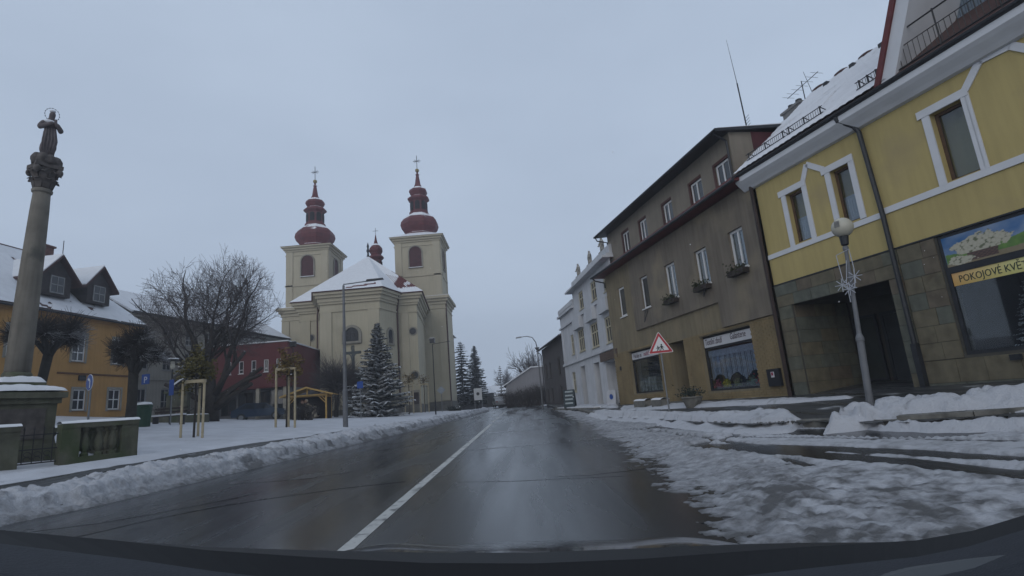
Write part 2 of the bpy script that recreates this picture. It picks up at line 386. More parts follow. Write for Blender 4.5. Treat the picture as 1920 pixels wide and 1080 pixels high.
def sandy(name, clean, dirty, lo, hi, sc):
    m = bpy.data.materials.new(name); m.use_nodes = True; n = m.node_tree.nodes; l = m.node_tree.links.new; b = n['Principled BSDF']; b.inputs['Roughness'].default_value = .7
    b.inputs['Specular IOR Level'].default_value = .3
    t = n.new('ShaderNodeTexCoord'); x = n.new('ShaderNodeTexNoise'); x.inputs['Scale'].default_value = sc; x.inputs['Detail'].default_value = 8; x.inputs['Roughness'].default_value = .65; l(t.outputs['Object'], x.inputs['Vector'])
    at_ = n.new('ShaderNodeAttribute'); at_.attribute_name = 'dirt'
    ad = n.new('ShaderNodeMath'); ad.operation = 'MULTIPLY_ADD'; l(x.outputs['Fac'], ad.inputs[0]); ad.inputs[1].default_value = .9; l(at_.outputs['Fac'], ad.inputs[2])
    r = n.new('ShaderNodeValToRGB'); e = r.color_ramp.elements; e[0].position, e[1].position = lo, hi; e[0].color, e[1].color = (*clean, 1), (*dirty, 1)
    l(ad.outputs[0], r.inputs['Fac']); l(r.outputs['Color'], b.inputs['Base Color'])
    bp = n.new('ShaderNodeBump'); bp.inputs['Strength'].default_value = .9; bp.inputs['Distance'].default_value = .05
    y_ = n.new('ShaderNodeTexNoise'); y_.inputs['Scale'].default_value = 17; y_.inputs['Detail'].default_value = 9; y_.inputs['Roughness'].default_value = .7; l(t.outputs['Object'], y_.inputs['Vector'])
    l(y_.outputs['Fac'], bp.inputs['Height']); l(bp.outputs['Normal'], b.inputs['Normal'])
    return m
SLUSH = sandy('street_slush', (.47, .48, .51), (.12, .12, .122), .38, .92, 7.5)
def dirt_attr(o, vals):
    a = o.data.attributes.new('dirt', 'FLOAT', 'POINT'); a.data.foreach_set('value', np.asarray(vals, np.float32))

tt = np.concatenate([np.arange(2, 16, .05), np.arange(16, 32, .09), np.arange(32, 58, .16)]); cc = np.linspace(-.06, 1, 34)
wd = np.interp(tt, [9, 20, 30, 42, 57], [1.55, 1.5, 1.3, .75, .6]) * (.8 + .4 * fbm(tt * .5, tt * 0 + 3, 4))
X = np.stack([xl(tt) + .45 * np.interp(tt, [8, 30], [1, .6]) - c * wd * 1.25 for c in cc], 1); Y = np.repeat(tt[:, None], len(cc), 1); Cc = np.repeat(cc[None], len(tt), 0)
prof = np.clip(np.sin(np.clip(Cc, 0, 1) * math.pi), 0, 1) ** .7
hgt = np.where(Cc <= 0, -.05, -.05 + prof * (.06 + .14 * chunks(X * 3.4, Y * 3.4, 1) * (.3 + fbm(X * 1.3, Y * 1.3, 2)) + .15 * chunks(X * 6.5, Y * 6.5, 2) * (fbm(X * 2.5, Y * 2.5, 12) + .3) + .07 * chunks(X * 13, Y * 13, 9) + .16 * (fbm(X * 1.2, Y * 1.2, 6) - .35)))
Z = np.where(X > xl(Y), zroad(Y), zleft(X, Y)) + hgt
o, u = grid('snow_bank', X[:, ::-1], Y, Z[:, ::-1], SLUSH, kind='stuff', label='lumpy bank of ploughed snow along the left kerb of the road', category='snow bank')
dirt_attr(o, (np.clip(.52 - Cc * 1.6, 0, .6) + .25 * (fbm(X * 2, Y * 2, 8) > .62) - .1)[:, ::-1].reshape(-1)[u])
# snow edge melting over the left footway
tt = np.arange(0, 50, .12); cc = np.linspace(0, 1, 12)
X = np.stack([xl(tt) - 1.5 * np.interp(tt, [20, 42], [1, .45]) - fw(tt) + .5 - c * 1.1 for c in cc], 1); Y = np.repeat(tt[:, None], 12, 1); Cc = np.repeat(cc[None], len(tt), 0)
Z = zleft(X, Y) + .03 + (Cc - .28) * .09 + .10 * (fbm(X * 1.1, Y * .35, 11) - .5)
grid('footway_snow', X[:, ::-1], Y, Z[:, ::-1], SNOW, kind='stuff', label='trodden snow edging the wet left footway', category='snow')

# ---------------- right side: kerb path, slush in the side street, raised pavement, heaps
KP = [hit(u, v, zside)[:2] for u, v in [(1040, 766), (1085, 772), (1137, 787), (1227, 791), (1297, 799), (1400, 806), (1490, 803), (1570, 802), (1697, 804), (1800, 801), (1920, 794)]]
KP = [(2.75, 60)] + KP + [(8.6, 6.9), (11, 5.6), (14, 4.6), (18, 3.6)]
# the raised pavement
poly = PAVPOLY = KP + [(18, 30), (9, 60)]
xs = np.arange(2, 18, .2); ys = np.concatenate([np.arange(3, 62, .25)])
X, Y = np.meshgrid(xs, ys); ins = inside(X, Y, poly)
grid('pavement_right', X, Y, pave(X, Y), PAVEM, keep=ins, kind='structure')
kr = bpy.data.objects.new('kerb_right', None); C.objects.link(kr); kr['kind'] = 'structure'
KST = M('kerb_concrete', (.15, .145, .13), .85, .3, 4, bump=.3, dirt=((.05, .05, .045), 2.2, .55))
pts = []
for a, b in zip(KP[1:], KP[2:]):
    n_ = max(1, int(math.hypot(b[0] - a[0], b[1] - a[1]) / .1)); pts += [(a[0] + (b[0] - a[0]) * i / n_, a[1] + (b[1] - a[1]) * i / n_) for i in range(n_)]
acc = 0; cur = [pts[0]]
for p, q in zip(pts, pts[1:]):
    acc += math.hypot(q[0] - p[0], q[1] - p[1]); cur.append(q)
    if acc >= .98:
        mb = MB(); a, b = cur[0], cur[-1]; d = Vector((b[0] - a[0], b[1] - a[1])).normalized(); nn = Vector((-d.y, d.x)) * .2   # towards the pavement
        b = (a[0] + (b[0] - a[0]) * .985, a[1] + (b[1] - a[1]) * .985); h = .145 + rnd.uniform(-.006, .006) + (.05 if a[0] > 5.9 and a[1] < 10 else 0)
        P = [(a[0], a[1]), (b[0], b[1]), (b[0] + nn.x, b[1] + nn.y), (a[0] + nn.x, a[1] + nn.y)]
        mb.hexa([(x, y_, float(zside(x, y_)) - .1) for x, y_ in P] + [(x, y_, float(zside(x, y_)) + h) for x, y_ in P]); mb.build('kerb_stone', KST, kr); acc = 0; cur = [q]
# slush sheet over the side street with wheel tracks pressed through to the asphalt
EDGE = [(2.75, 60)] + [hit(u, v, zside)[:2] for u, v in [(1060, 775), (1090, 787), (1120, 800), (1150, 817), (1180, 835), (1210, 853), (1240, 872), (1270, 893), (1295, 915), (1320, 942), (1345, 970), (1400, 1005)]] + [(1.9, 4.2), (1.9, 1.5)]
poly = EDGE + [(18, 1.5), (18, 3.6)] + KP[::-1][1:]
tr = lambda P: [hit(u, v, zside)[:2] for u, v in P]
TA = tr([(1307, 838), (1431, 848), (1575, 857), (1719, 869), (1838, 884), (1920, 898)]); TA += [(5.4, 4.9), (7.5, 3.6)]
TB = tr([(1307, 836), (1431, 839), (1575, 844), (1719, 850), (1920, 866)]); TB += [(8, 5.2), (11, 3.9)]
TC = tr([(1330, 826), (1393, 821), (1560, 824), (1920, 830)]); TC2 = tr([(1330, 822), (1450, 818), (1700, 822), (1920, 824)])
TD = tr([(1297, 838), (1364, 824), (1445, 790)]); TE = tr([(1215, 836), (1290, 826), (1400, 812)]); TF = tr([(1215, 803), (1330, 806), (1431, 809), (1600, 812), (1790, 815)])
TG = tr([(1470, 862), (1530, 878), (1430, 872)]); TH = tr([(1180, 806), (1300, 822), (1420, 836)])
def slush(name, xs, ys, lo, hi, label):
    X, Y = np.meshgrid(xs, ys); ins = inside(X, Y, poly)
    de = dist(X, Y, EDGE); dk = dist(X, Y, KP)
    de = np.where(ins, de, -de); de = de + .7 * (fbm(X * 1.3, Y * 1.3, 21) - .5) + .55 * (fbm(X * 5, Y * 5, 22) - .5) + .3 * (fbm(X * 14, Y * 14, 23) - .5)
    ridge = np.exp(-((de - .8) / .7) ** 2)            # churned strip beside the carriageway
    th = np.clip(de * .045, -.05, .010) + .002 + ridge * np.clip(de / .7, 0, 1) * (.008 + .035 * chunks(X * 4.5, Y * 4.5, 31) + .03 * chunks(X * 9, Y * 9, 32) + .05 * (fbm(X * 2.2, Y * 2.2, 33) - .5))
    rough = np.clip((8.5 - Y) / 2.5, 0, 1) * np.clip((6.5 - X) / 2, 0, 1)     # rough wet slush close to the car
    rough = rough * np.clip(de / .5, 0, 1); th += rough * (.03 * (fbm(X * 2.1, Y * 2.6, 41) - .5) + .018 * chunks(X * 5, Y * 5, 43) + .022 * chunks(X * 10, Y * 10, 48) + .045 * (fbm(X * 7, Y * 7, 49) - .5))
    th += .014 * (fbm(X * 5, Y * 5, 44) - .5) + .012 * (chunks(X * 7, Y * 7, 47) - .4) * np.clip((7 - X) / 2, 0, 1) - .012 * np.clip((fbm(X * 1.4 + Y, Y * 5, 45) - .56) * 12, 0, 1) * (1 - rough)
    th += np.where((de < .25) & (de > -1.0), .03 * np.clip(chunks(X * 7, Y * 7, 53) - .35, 0, 1) * (fbm(X * 2, Y * 2, 54) > .45) * np.clip((de + 1.0) / 1.0, 0, 1), 0)
    for T, wdt in ((TA, .20), (TB, .17), (TC, .07), (TC2, .05), (TD, .11), (TE, .08), (TG, .08), (TH, .08)):
        d = dist(X, Y, T) + .05 * (fbm(X * 4, Y * 4, 50) - .5)
        mk = np.clip((wdt * 1.35 - d) / (wdt * .5), 0, 1); th = th * (1 - mk) - mk * (.016 - .03 * np.clip(fbm(X * 5, Y * 5, 58) - .62, 0, 1) * 2) + .010 * np.exp(-((d - wdt * 1.75) / .06) ** 2)
    d = dist(X, Y, TF) + .25 * (fbm(X * 2, Y * 2, 51) - .5); th -= .08 * np.clip((.33 - d) / .1, 0, 1)
    th = np.where(dk < .02, -.05, th)
    o, u = grid(name, X, Y, zside(X, Y) + np.clip(th, -.03, .25), SLUSH, keep=(th > -.012) & (Y >= lo) & (Y <= hi) & ins | (th > -.004) & (de > -.3) & (Y >= lo) & (Y <= hi) & (dk > .05) & ~inside(X, Y, KP + [(18, 30), (9, 60)]), kind='stuff', label=label, category='slush')
    dirt_attr(o, (.24 * np.clip(ridge * 1.3, 0, 1) + .4 * np.clip((.35 - de) / .7, 0, 1) + rough * (.14 + 1.0 * (fbm(X * 3.4, Y * 3.4, 46) - .47) + 1.0 * (fbm(X * 9, Y * 9, 56) - .5)) + .3 * (fbm(X * 4, Y * 9, 57) - .52) + np.clip(.012 - th, 0, .03) * 14 - .05).reshape(-1)[u])
slush('slush', np.arange(1.2, 13, .045), np.arange(2.2, 14.6, .045), 0, 14.55, 'churned grey slush with wheel tracks covering the side street mouth')
slush('slush', np.arange(1.6, 5.5, .08), np.arange(14.5, 52, .12), 14.5, 60, 'narrow strip of dirty slush along the far right road edge')
# heaps on the pavement
HEAP = SLUSH
def heap(name, px, back, label, base=.10, lump=.26, seed=0, res=.05, fn=pave):
    P = [hit(u, v, fn)[:2] for u, v in px]; B = [hit(u, v, fn)[:2] for u, v in back]
    xs_ = [p[0] for p in P]; ys_ = [p[1] for p in P]
    X, Y = np.meshgrid(np.arange(min(xs_) - .3, max(xs_) + .3, res), np.arange(min(ys_) - .3, max(ys_) + .3, res * 1.3))
    d = dist(X, Y, P + P[:1]); d = np.where(inside(X, Y, P), d, -d) + .18 * (fbm(X * 3, Y * 3, seed) - .5)
    k = np.exp(-(dist(X, Y, B) / .42) ** 2)
    hgt = np.clip(d * .6, -.06, 1) ; hgt = np.where(hgt > 0, np.minimum(hgt, base * .6 + .05 * fbm(X * 2, Y * 2, seed + 2)) + k * (lump * .55 * chunks(X * 2.6, Y * 2.6, seed + 3) + lump * .4 * chunks(X * 5.5, Y * 5.5, seed + 4) + .35 * lump * fbm(X * 1.5, Y * 1.5, seed + 5)) * np.clip(d / .15, 0, 1), hgt)
    o, u = grid(name, X, Y, np.where(inside(X, Y, PAVPOLY), fn(X, Y), zside(X, Y)) + hgt, HEAP, keep=hgt > -.03, kind='stuff', label=label, category='snow heap')
    dirt_attr(o, (-.12 + .2 * (fbm(X * 2.5, Y * 2.5, seed + 7) > .68)).reshape(-1)[u])
heap('snow_heap', [(1095, 776), (1137, 786), (1227, 790), (1297, 798), (1400, 804), (1478, 801), (1506, 787), (1470, 779), (1420, 779), (1350, 782), (1240, 779), (1160, 775)], [(1095, 775), (1160, 779), (1240, 783), (1350, 786), (1420, 783), (1480, 785)], 'flat snow verge with a lumpy back edge in front of the brown house', base=.06, lump=.13, seed=70)
heap('snow_heap', [(1536, 802), (1572, 798), (1653, 789), (1784, 782), (1920, 774), (2050, 764), (2050, 745), (1920, 757), (1800, 768), (1700, 775), (1620, 778), (1560, 790)], [(1545, 798), (1600, 786), (1700, 779), (1800, 774), (1860, 766), (1920, 764), (2050, 752)], 'lumpy white heap of cleared snow on the kerb around the globe lamp', base=.07, lump=.26, seed=90)
heap('snow_heap', [(1600, 805), (1697, 806), (1800, 804), (1920, 798), (2010, 796), (2010, 806), (1920, 812), (1760, 812), (1640, 809)], [(1640, 808), (1800, 809), (1870, 805), (2000, 800)], 'low ridge of slush in the gutter below the right kerb', base=.08, lump=.1, seed=110, fn=zside)
# thin snow left along the house walls
for (x0, px, bk) in [(0, [(1165, 771), (1480, 757), (1540, 752), (1600, 748), (1600, 745), (1490, 751), (1165, 764)], [(1165, 766), (1480, 754)]), (1, [(1062, 764), (1158, 765), (1160, 760), (1066, 759)], [(1062, 762), (1160, 762)])]:
    heap('wall_snow', px, bk, ['narrow drift of snow along the foot of the brown house', 'narrow drift of snow along the foot of the white building'][x0], base=.07, lump=.05, seed=130 + x0)
# ================================================================== BUILDINGS: common pieces
WHITEW = M('white_window_frame', (.62, .62, .62), .45, .05)
WOODW = M('brown_window_frame', (.085, .05, .03), .5, .2, 6)
def window(root, x0, x1, z0, z1, yd=.14, fw=.06, cols=2, rows=(), fmat=None, gmat=None, sill=True, name='window', label=None, silmat=None, split=None, out=.06):
    fmat = fmat or WHITEW; gmat = gmat or DGLASS
    mb = MB(); a, b = yd, yd + .06
    mb.box(x0, x0 + fw, a, b, z0, z1).box(x1 - fw, x1, a, b, z0, z1).box(x0 + fw, x1 - fw, a, b, z0, z0 + fw).box(x0 + fw, x1 - fw, a, b, z1 - fw, z1)
    xs = [x0 + fw] + [x0 + fw + (x1 - x0 - 2 * fw) * (k / cols if split is None else split[k - 1]) for k in range(1, cols)] + [x1 - fw]
    zs = [z0 + fw] + [z0 + (z1 - z0) * r for r in rows] + [z1 - fw]
    m = fw * .8
    for x in xs[1:-1]: mb.box(x - m / 2, x + m / 2, a - .004, b, z0 + fw, z1 - fw)
    for z in zs[1:-1]:
        for p, q in zip(xs, xs[1:]): mb.box(p + m / 2, q - m / 2, a + .003, b, z - m / 2, z + m / 2)
    o = mb.build(name, fmat, root, label=label)
    for p, q in zip(xs, xs[1:]):
        for r, s in zip(zs, zs[1:]):
            MB().box(p, q, yd + .025, yd + .035, r, s).build('pane', gmat, o)
    if sill: MB().box(x0 - .05, x1 + .05, -out, yd, z0 - .05, z0 - .002).build('sill', silmat or fmat, o)
    return o
def roofplane(root, name, quad, th, mat, **pr):     # a slab under the four corners
    n = (Vector(quad[1]) - Vector(quad[0])).cross(Vector(quad[3]) - Vector(quad[0])).normalized() * th
    return MB().hexa([Vector(p) - n for p in quad] + [Vector(p) for p in quad]).build(name, mat, root, **pr)
def frame_at(px, py, z, dx, dy): return (px, py, z), math.atan2(dy, dx)

YEL = M('yellow_plaster', (.40, .32, .135), .9, .08, .5, bump=.25, bscale=60, streak=.12, dirt=((.32, .255, .13), .45, .57))
BAND = M('white_plaster', (.55, .56, .58), .85, .05, 2, bump=.1)
SLABS = [M('greenish_stone_%d' % i, c, .75, .22, 3.5, bump=.15, bscale=25, streak=.15, dirt=((.07, .05, .03), 2.0, .64)) for i, c in enumerate([(.105, .105, .078), (.12, .105, .07), (.095, .10, .08), (.115, .095, .068)])]
for i, k in enumerate(('greenish_stone', 'ochre_stone', 'grey_stone', 'rusty_stone')): SLABS[i].name = k
DARKM = M('dark_sheet_metal', (.02, .022, .026), .45, .2, 5)
REDM = M('red_sheet_metal', (.11, .02, .02), .5, .2, 4)
SNOWT = M('snow_on_tiles', (.62, .63, .655), .75, .06, 2, bump=.2, bscale=12)
TILE = M('dark_roof_tile', (.07, .035, .03), .7, .3, 6)
DARKROOM = M('dark_room', (.02, .021, .024), .9, .3, 2)
CURT = M('net_curtain', (.42, .43, .47), .9, .12, 14)

# ------------------------------------------------------------------ yellow house (x along the front from the brown house, y into the house)
YO, YR = frame_at(8.47, 17.1, .8, .306, -.952)
yh = thing('yellow_house', 'yellow plastered corner house with white bands, stone clad ground floor and snowy tile roof', 'house', YO, YR)
XE = 13.5
mb = MB()
wins = [(1.20, 1.84, 4.66, 6.27), (2.86, 3.46, 4.68, 6.29), (5.70, 6.40, 4.72, 6.43), (9.0, 9.7, 4.72, 6.43), (11.3, 12, 4.72, 6.43)]
mb.wall(0.05, XE, 3.6, 7.2, wins, .22); mb.box(.05, XE, .5, 10, 2.95, 7.2)
mb.build('wall', YEL, yh)
mb = MB(); mb.wall(.05, XE, -.6, 3.59, [(.62, 3.80, -.6, 2.87, 2.2), (5.15, 10.3, .8, 3.58, .35)], .3)
mb.box(.05, .62, .5, 10, -.6, 2.9).box(3.8, 5.1, .4, 10, -.6, 2.9).box(10.4, XE, .4, 10, -.6, 2.9).box(5.1, 10.4, 2.6, 10, -.6, 2.9)
mb.box(.62, 3.8, 2.25, 10, -.6, 2.9)
mb.build('ground_floor_wall', M('stone_joint', (.055, .053, .045), .9, .2), yh)
# stone slabs, course by course
rs = random.Random(3)
def slabs(x0, x1, z0, z1, y=0., hole=None, wid=(.45, .85), side=None, courses=None):
    n = courses or max(1, round((z1 - z0) / .385)); h = (z1 - z0) / n
    for i in range(n):
        za, zb = z0 + i * h + .005, z0 + (i + 1) * h - .005; x = x0
        while x < x1 - .01:
            w_ = rs.uniform(*wid); xe = min(x + w_, x1)
            if x1 - xe < .22: xe = x1
            a, b = x + .004, xe - .004; c_, d_ = za, zb
            if hole:
                if a < hole[1] and b > hole[0] and c_ < hole[3] and d_ > hole[2]:
                    x = xe; continue
            t = rs.uniform(.022, .034)
            m_ = MB()
            if side is None: m_.box(a, b, y - t, y, c_, d_)
            else: m_.box(side - t if side > 2 else side, side if side > 2 else side + t, a, b, c_, d_)
            m_.build('stone_slab', SLABS[rs.choice([0, 0, 1, 2, 2, 3, 1])], yh); x = xe
slabs(.07, .60, -.3, 2.87, wid=(2, 2)); slabs(3.82, 4.18, -.3, 2.87, wid=(2, 2)); slabs(.07, 4.18, 2.875, 3.575, courses=2, wid=(.5, .9))
slabs(4.2, 5.1, .75, 3.57, wid=(.42, .7)); slabs(4.2, 10.3, -.3, .74, courses=2, wid=(.5, .95)); slabs(10.35, XE, -.3, 3.57)
slabs(.03, 2.15, -.3, 2.87, side=.62, wid=(.6, .9)); slabs(.03, 2.15, -.3, 2.87, side=3.8, wid=(.6, .9))
MB().box(.62, 3.8, .0, 2.25, 2.872, 2.95).build('porch_ceiling', M('porch_grey', (.10, .10, .11), .8, .1), yh)
MB().box(.0, XE, -.045, -.003, 3.58, 3.615).build('ledge', DARKM, yh)
# white bands and the zigzag surrounds, butted pieces of one part
mb = MB(); t0, t1 = -.035, -.003
mb.box(.05, 4.0, t0, t1, 4.47, 4.62).box(4.0, XE, t0, t1, 4.53, 4.69)
def seg(p, q, w_=.17): mb.bar((p[0], -.019, p[1]), (q[0], -.019, q[1]), .032, w_, up=(0, 1, 0)) if False else mb.prism(band(p, q, w_), t0, t1)
def band(p, q, w_):
    d = Vector((q[0] - p[0], q[1] - p[1])).normalized(); n = Vector((-d.y, d.x)) * w_ / 2
    return [(p[0] - n.x, p[1] - n.y), (q[0] - n.x, q[1] - n.y), (q[0] + n.x, q[1] + n.y), (p[0] + n.x, p[1] + n.y)]
for (a, b, c, d) in wins:
    mb.box(a - .17, a - .002, t0, t1, c - .04, d).box(b + .002, b + .17, t0, t1, c - .04, d)
    mb.box(a - .26, b + .17, t0 - .01, t1, d + .002, d + .19)
P = [(1.93, 6.4), (2.17, 6.86), (2.69, 6.45)]
for p, q in zip(P, P[1:]): seg(p, q, .16)
P = [(6.52, 6.56), (6.93, 7.02), (7.5, 6.98), (7.9, 6.56), (8.83, 6.56)]
for p, q in zip(P, P[1:]): seg(p, q, .16)
seg((6.5, 6.55), (6.5, 4.72), .02)
mb.build('window_surround', BAND, yh)
for (a, b, c, d) in wins:
    o = window(yh, a, b, c, d, yd=.16, fw=.07, cols=1, fmat=WOODW, gmat=GLASS, out=-.02, silmat=WOODW)
    MB().box(a - .1, b + .1, .55, .6, c - .2, d + .1).build('dark_interior', DARKROOM, o)
    if a < 5:
        mb = MB()
        for k in range(14):
            x0 = a + .05 + (b - a - .1) * k / 14; mb.add([(x0, .27 + .02 * (k % 2), c + .02), (x0 + (b - a - .1) / 14, .27 + .02 * ((k + 1) % 2), c + .02), (x0 + (b - a - .1) / 14, .27 + .02 * ((k + 1) % 2), c + (d - c) * .47), (x0, .27 + .02 * (k % 2), c + (d - c) * .47)], [(0, 1, 2, 3)])
        mb.box(a + .05, b - .05, .26, .275, c + (d - c) * .47, c + (d - c) * .5); mb.build('net_curtain', CURT, o)
# eaves, gutter, roof
mb = MB(); mb.prism([(0, 0), (0, 0)], 0, 0) if False else None
prof = [(0, 7.0), (-.12, 7.02), (-.2, 7.1), (-.34, 7.22), (-.42, 7.3), (-.42, 7.46), (0, 7.5)]
n = len(prof); mb.add([(x, y, z) for x in (-.35, XE) for y, z in prof], [tuple(range(n)), tuple(range(2 * n - 1, n - 1, -1))] + [(i, i + n, (i + 1) % n + n, (i + 1) % n) for i in range(n)])
mb.build('cornice', BAND, yh)
mb = MB()
g_ = [(-.44 + .075 * math.cos(t), 7.545 + .075 * math.sin(t)) for t in np.linspace(math.pi, 2 * math.pi, 7)]
for (y1, z1), (y2, z2) in zip(g_, g_[1:]): mb.hexa([(-.4, y1, z1), (XE, y1, z1), (XE, y2, z2), (-.4, y2, z2), (-.4, y1, z1 + .012), (XE, y1, z1 + .012), (XE, y2, z2 + .012), (-.4, y2, z2 + .012)])
mb.build('gutter', DARKM, yh)
EZ, RZ, RY_ = 7.60, 11.9, 5.0
sl_ = (RZ - EZ) / (RY_ + .45)
roofplane(yh, 'roof', [(-.4, -.45, EZ - .02), (XE, -.45, EZ - .02), (XE, RY_, RZ - .02), (-1.25, RY_, RZ - .02)], .12, TILE)
roofplane(yh, 'roof', [(XE, 10.5, EZ), (-.4, 10.5, EZ), (-1.25, RY_ + .02, RZ - .02), (XE, RY_ + .02, RZ - .02)], .12, TILE)
# tile snow: rounded snow on each tile
U, V_ = np.meshgrid(np.linspace(0, 1, 340), np.linspace(0, 1, 150))
xx = (-.38 - .87 * V_) + U * (5.6 + .87 * V_); yy = -.43 + V_ * (RY_ + .43)
zz = EZ + (yy + .45) * sl_ + .045 + .022 * np.abs(np.sin(xx * math.pi / .24)) ** .8 + .022 * (((yy * 3.2) % 1) - .5) + .03 * (fbm(xx * 1.5, yy * 1.5, 5) - .5)
hole = (fbm(xx * .9 + 7, yy * 2.4, 9) > .72) & (V_ > .12) | (np.abs(U - .47) < .012 + .05 * np.abs(V_ - .42)) & (np.abs(V_ - .40) < .09) & (fbm(xx * 3, yy * 2, 12) > .44) | ((((yy * 3.2) % 1) < .22) & (np.abs(np.sin(xx * math.pi / .24)) < .55) & (V_ > .45))
o, _ = grid('roof_snow', xx, yy, np.where(hole, zz - .09, zz), SNOWT, parent=yh)
MB().box(XE - 7.9 + .2, XE, -.2, 4.8, 7.6, 7.605).build('attic_floor', DARKM, yh)
mb = MB()
for k in range(9): mb.ball((-.9 + k * 1.05, RY_ + .0, RZ + .06), .1, 8, 5, (3.2, 1, .8))
mb.build('ridge_tile', TILE, yh)
for k in range(5):
    MB().box(-.2 + k * 1.15, -.02 + k * 1.15, RY_ - .62, RY_ - .45, RZ - .42, RZ - .27).build('roof_vent', DARKM, yh)
# snow guard ladders along the eaves
for x0, x1 in ((-.25, 1.5), (1.55, 2.95), (4.05, 4.75)):
    y0 = .15; z0 = EZ + (y0 + .45) * sl_ + .03
    mb = MB(); mb.tube([(x0, y0, z0 + .26), (x1, y0, z0 + .26)], .014, 5).tube([(x0, y0, z0 + .06), (x1, y0, z0 + .06)], .014, 5)
    x = x0 + .05
    while x < x1: mb.tube([(x, y0, z0 + .06), (x, y0, z0 + .26)], .008, 4); x += .085
    for x in (x0 + .1, (x0 + x1) / 2, x1 - .1): mb.bar((x, y0 + .02, z0 - .04), (x, y0 + .02, z0 + .3), .03).bar((x, y0 + .02, z0 + .28), (x, y0 + .3, z0 + .2), .02)
    mb.build('snow_guard', DARKM, yh)
# steep gable with a loggia balcony
gx0, gz0, gcx, gz1 = 4.92, 7.60, 8.7, 15.6
gs = (gz1 - gz0) / (gcx - gx0)
def gable_strip(o0, o1, y0, y1, name, mat):
    mb = MB()
    for s in (1, -1):
        q = [(gcx - s * (gcx - gx0 - o0), gz0), (gcx - s * (gcx - gx0 - o1), gz0), (gcx, gz1 - o1 * gs), (gcx, gz1 - o0 * gs)]
        mb.prism(q if s > 0 else q[::-1], y0, y1)
    mb.build(name, mat, yh)
gable_strip(0, .15, -.46, 5, 'gable_roof_edge', REDM)
gable_strip(.152, .52, -.40, 1.3, 'bargeboard', BAND)
MB().prism([(gx0 + .3, gz0 + .02), (2 * gcx - gx0 - .3, gz0 + .02), (gcx, gz1 - .3 * gs)], 1.32, 5).build('gable_wall', M('loggia_plaster', (.16, .165, .18), .9, .1, bump=.2), yh)
for x0, x1 in ((6.0, 7.0), (7.1, 8.1), (8.2, 9.2), (9.3, 10.3)):
    o = window(yh, x0, x1, 7.75, 9.9, yd=1.24, fw=.09, cols=1, fmat=WOODW, gmat=GLASS, sill=False, name='balcony_door')
    mb = MB()
    for k in range(12):
        a = x0 + .1 + (x1 - x0 - .2) * k / 12; mb.box(a, a + .05, 1.305, 1.312, 7.85, 9.8)
    mb.build('net_curtain', CURT, o)
mb = MB()
for z in (7.74, 8.25, 8.62): mb.tube([(5.3, -.3, z), (12.1, -.3, z)], .02 if z != 8.25 else .012, 6)
for k in range(56):
    x = 5.35 + k * .12; mb.tube([(x, -.3, 7.74), (x, -.3, 8.25)], .009, 4)
for x in (5.3, 6.5, 7.7, 8.9, 10.1, 11.3): mb.tube([(x, -.3, 7.6), (x, -.3, 8.66)], .018, 6)
mb.build('balcony_railing', M('dark_iron', (.02, .02, .022), .5, .2), yh)
MB().box(5.0, 12.4, -.36, 1.3, 7.52, 7.6).build('balcony_floor', DARKM, yh)
# downpipes
mb = MB(); mb.tube([(3.72, -.42, 7.5), (3.74, -.40, 7.36), (3.95, -.14, 7.1), (4.02, -.09, 6.9), (4.12, -.09, 4.4), (4.13, -.09, -.1)], .062, 8)
mb.build('downpipe', DARKM, yh)
MB().box(4.065, 4.195, -.165, -.03, -.1, 1.2).build('downpipe_shoe', DARKM, yh)
mb = MB(); mb.tube([(-.02, -.12, 7.2), (-.02, -.12, .0)], .065, 8); mb.build('downpipe', M('brown_pipe', (.03, .018, .015), .5, .3), yh)
# shop window with poster above and banner
fr = MB(); A, B_, c0, c1 = 5.15, 10.3, .8, 3.58
for (x0, x1, z0, z1) in ((A, A + .08, c0, c1), (B_ - .08, B_, c0, c1), (A + .08, B_ - .08, c0, c0 + .08), (A + .08, B_ - .08, c1 - .08, c1), (A + .08, B_ - .08, 2.66, 2.8), (7.6, 7.7, c0 + .08, 2.66)): fr.box(x0, x1, .02, .1, z0, z1)
sw = fr.build('shop_window', DARKM, yh)
MB().box(A + .08, 7.6, .055, .065, c0 + .08, 2.66).build('pane', GLASS, sw); MB().box(7.7, B_ - .08, .055, .065, c0 + .08, 2.66).build('pane', GLASS, sw)
MB().box(A, B_, 2.5, 2.55, c0 - .3, 2.7).box(A - .05, A, .36, 2.55, c0 - .3, 2.7).box(B_, B_ + .05, .36, 2.55, c0 - .3, 2.7).box(A, B_, .36, 2.55, c0 - .35, c0 - .3).build('shop_interior', DARKROOM, sw)
def cmat(name, rough=.5):
    m = bpy.data.materials.new(name); m.use_nodes = True; n = m.node_tree.nodes; a = n.new('ShaderNodeVertexColor'); a.layer_name = 'print'
    m.node_tree.links.new(a.outputs['Color'], n['Principled BSDF'].inputs['Base Color']); n['Principled BSDF'].inputs['Roughness'].default_value = rough; return m
PRINT = cmat('printed_sheet')
def printed(name, x0, x1, z0, z1, y, fn, parent, nx=150, nz=50):
    U, V_ = np.meshgrid(np.linspace(0, 1, nx), np.linspace(0, 1, nz)); col = np.clip(fn(U, V_), 0, 1)
    o, _ = grid(name, x0 + U * (x1 - x0), U * 0 + y, z0 + V_ * (z1 - z0), PRINT, parent=parent, smooth=False)
    a = o.data.color_attributes.new('print', 'FLOAT_COLOR', 'POINT'); a.data.foreach_set('color', np.concatenate([col, np.ones(col.shape[:2] + (1,))], -1).reshape(-1).astype(np.float32)); return o
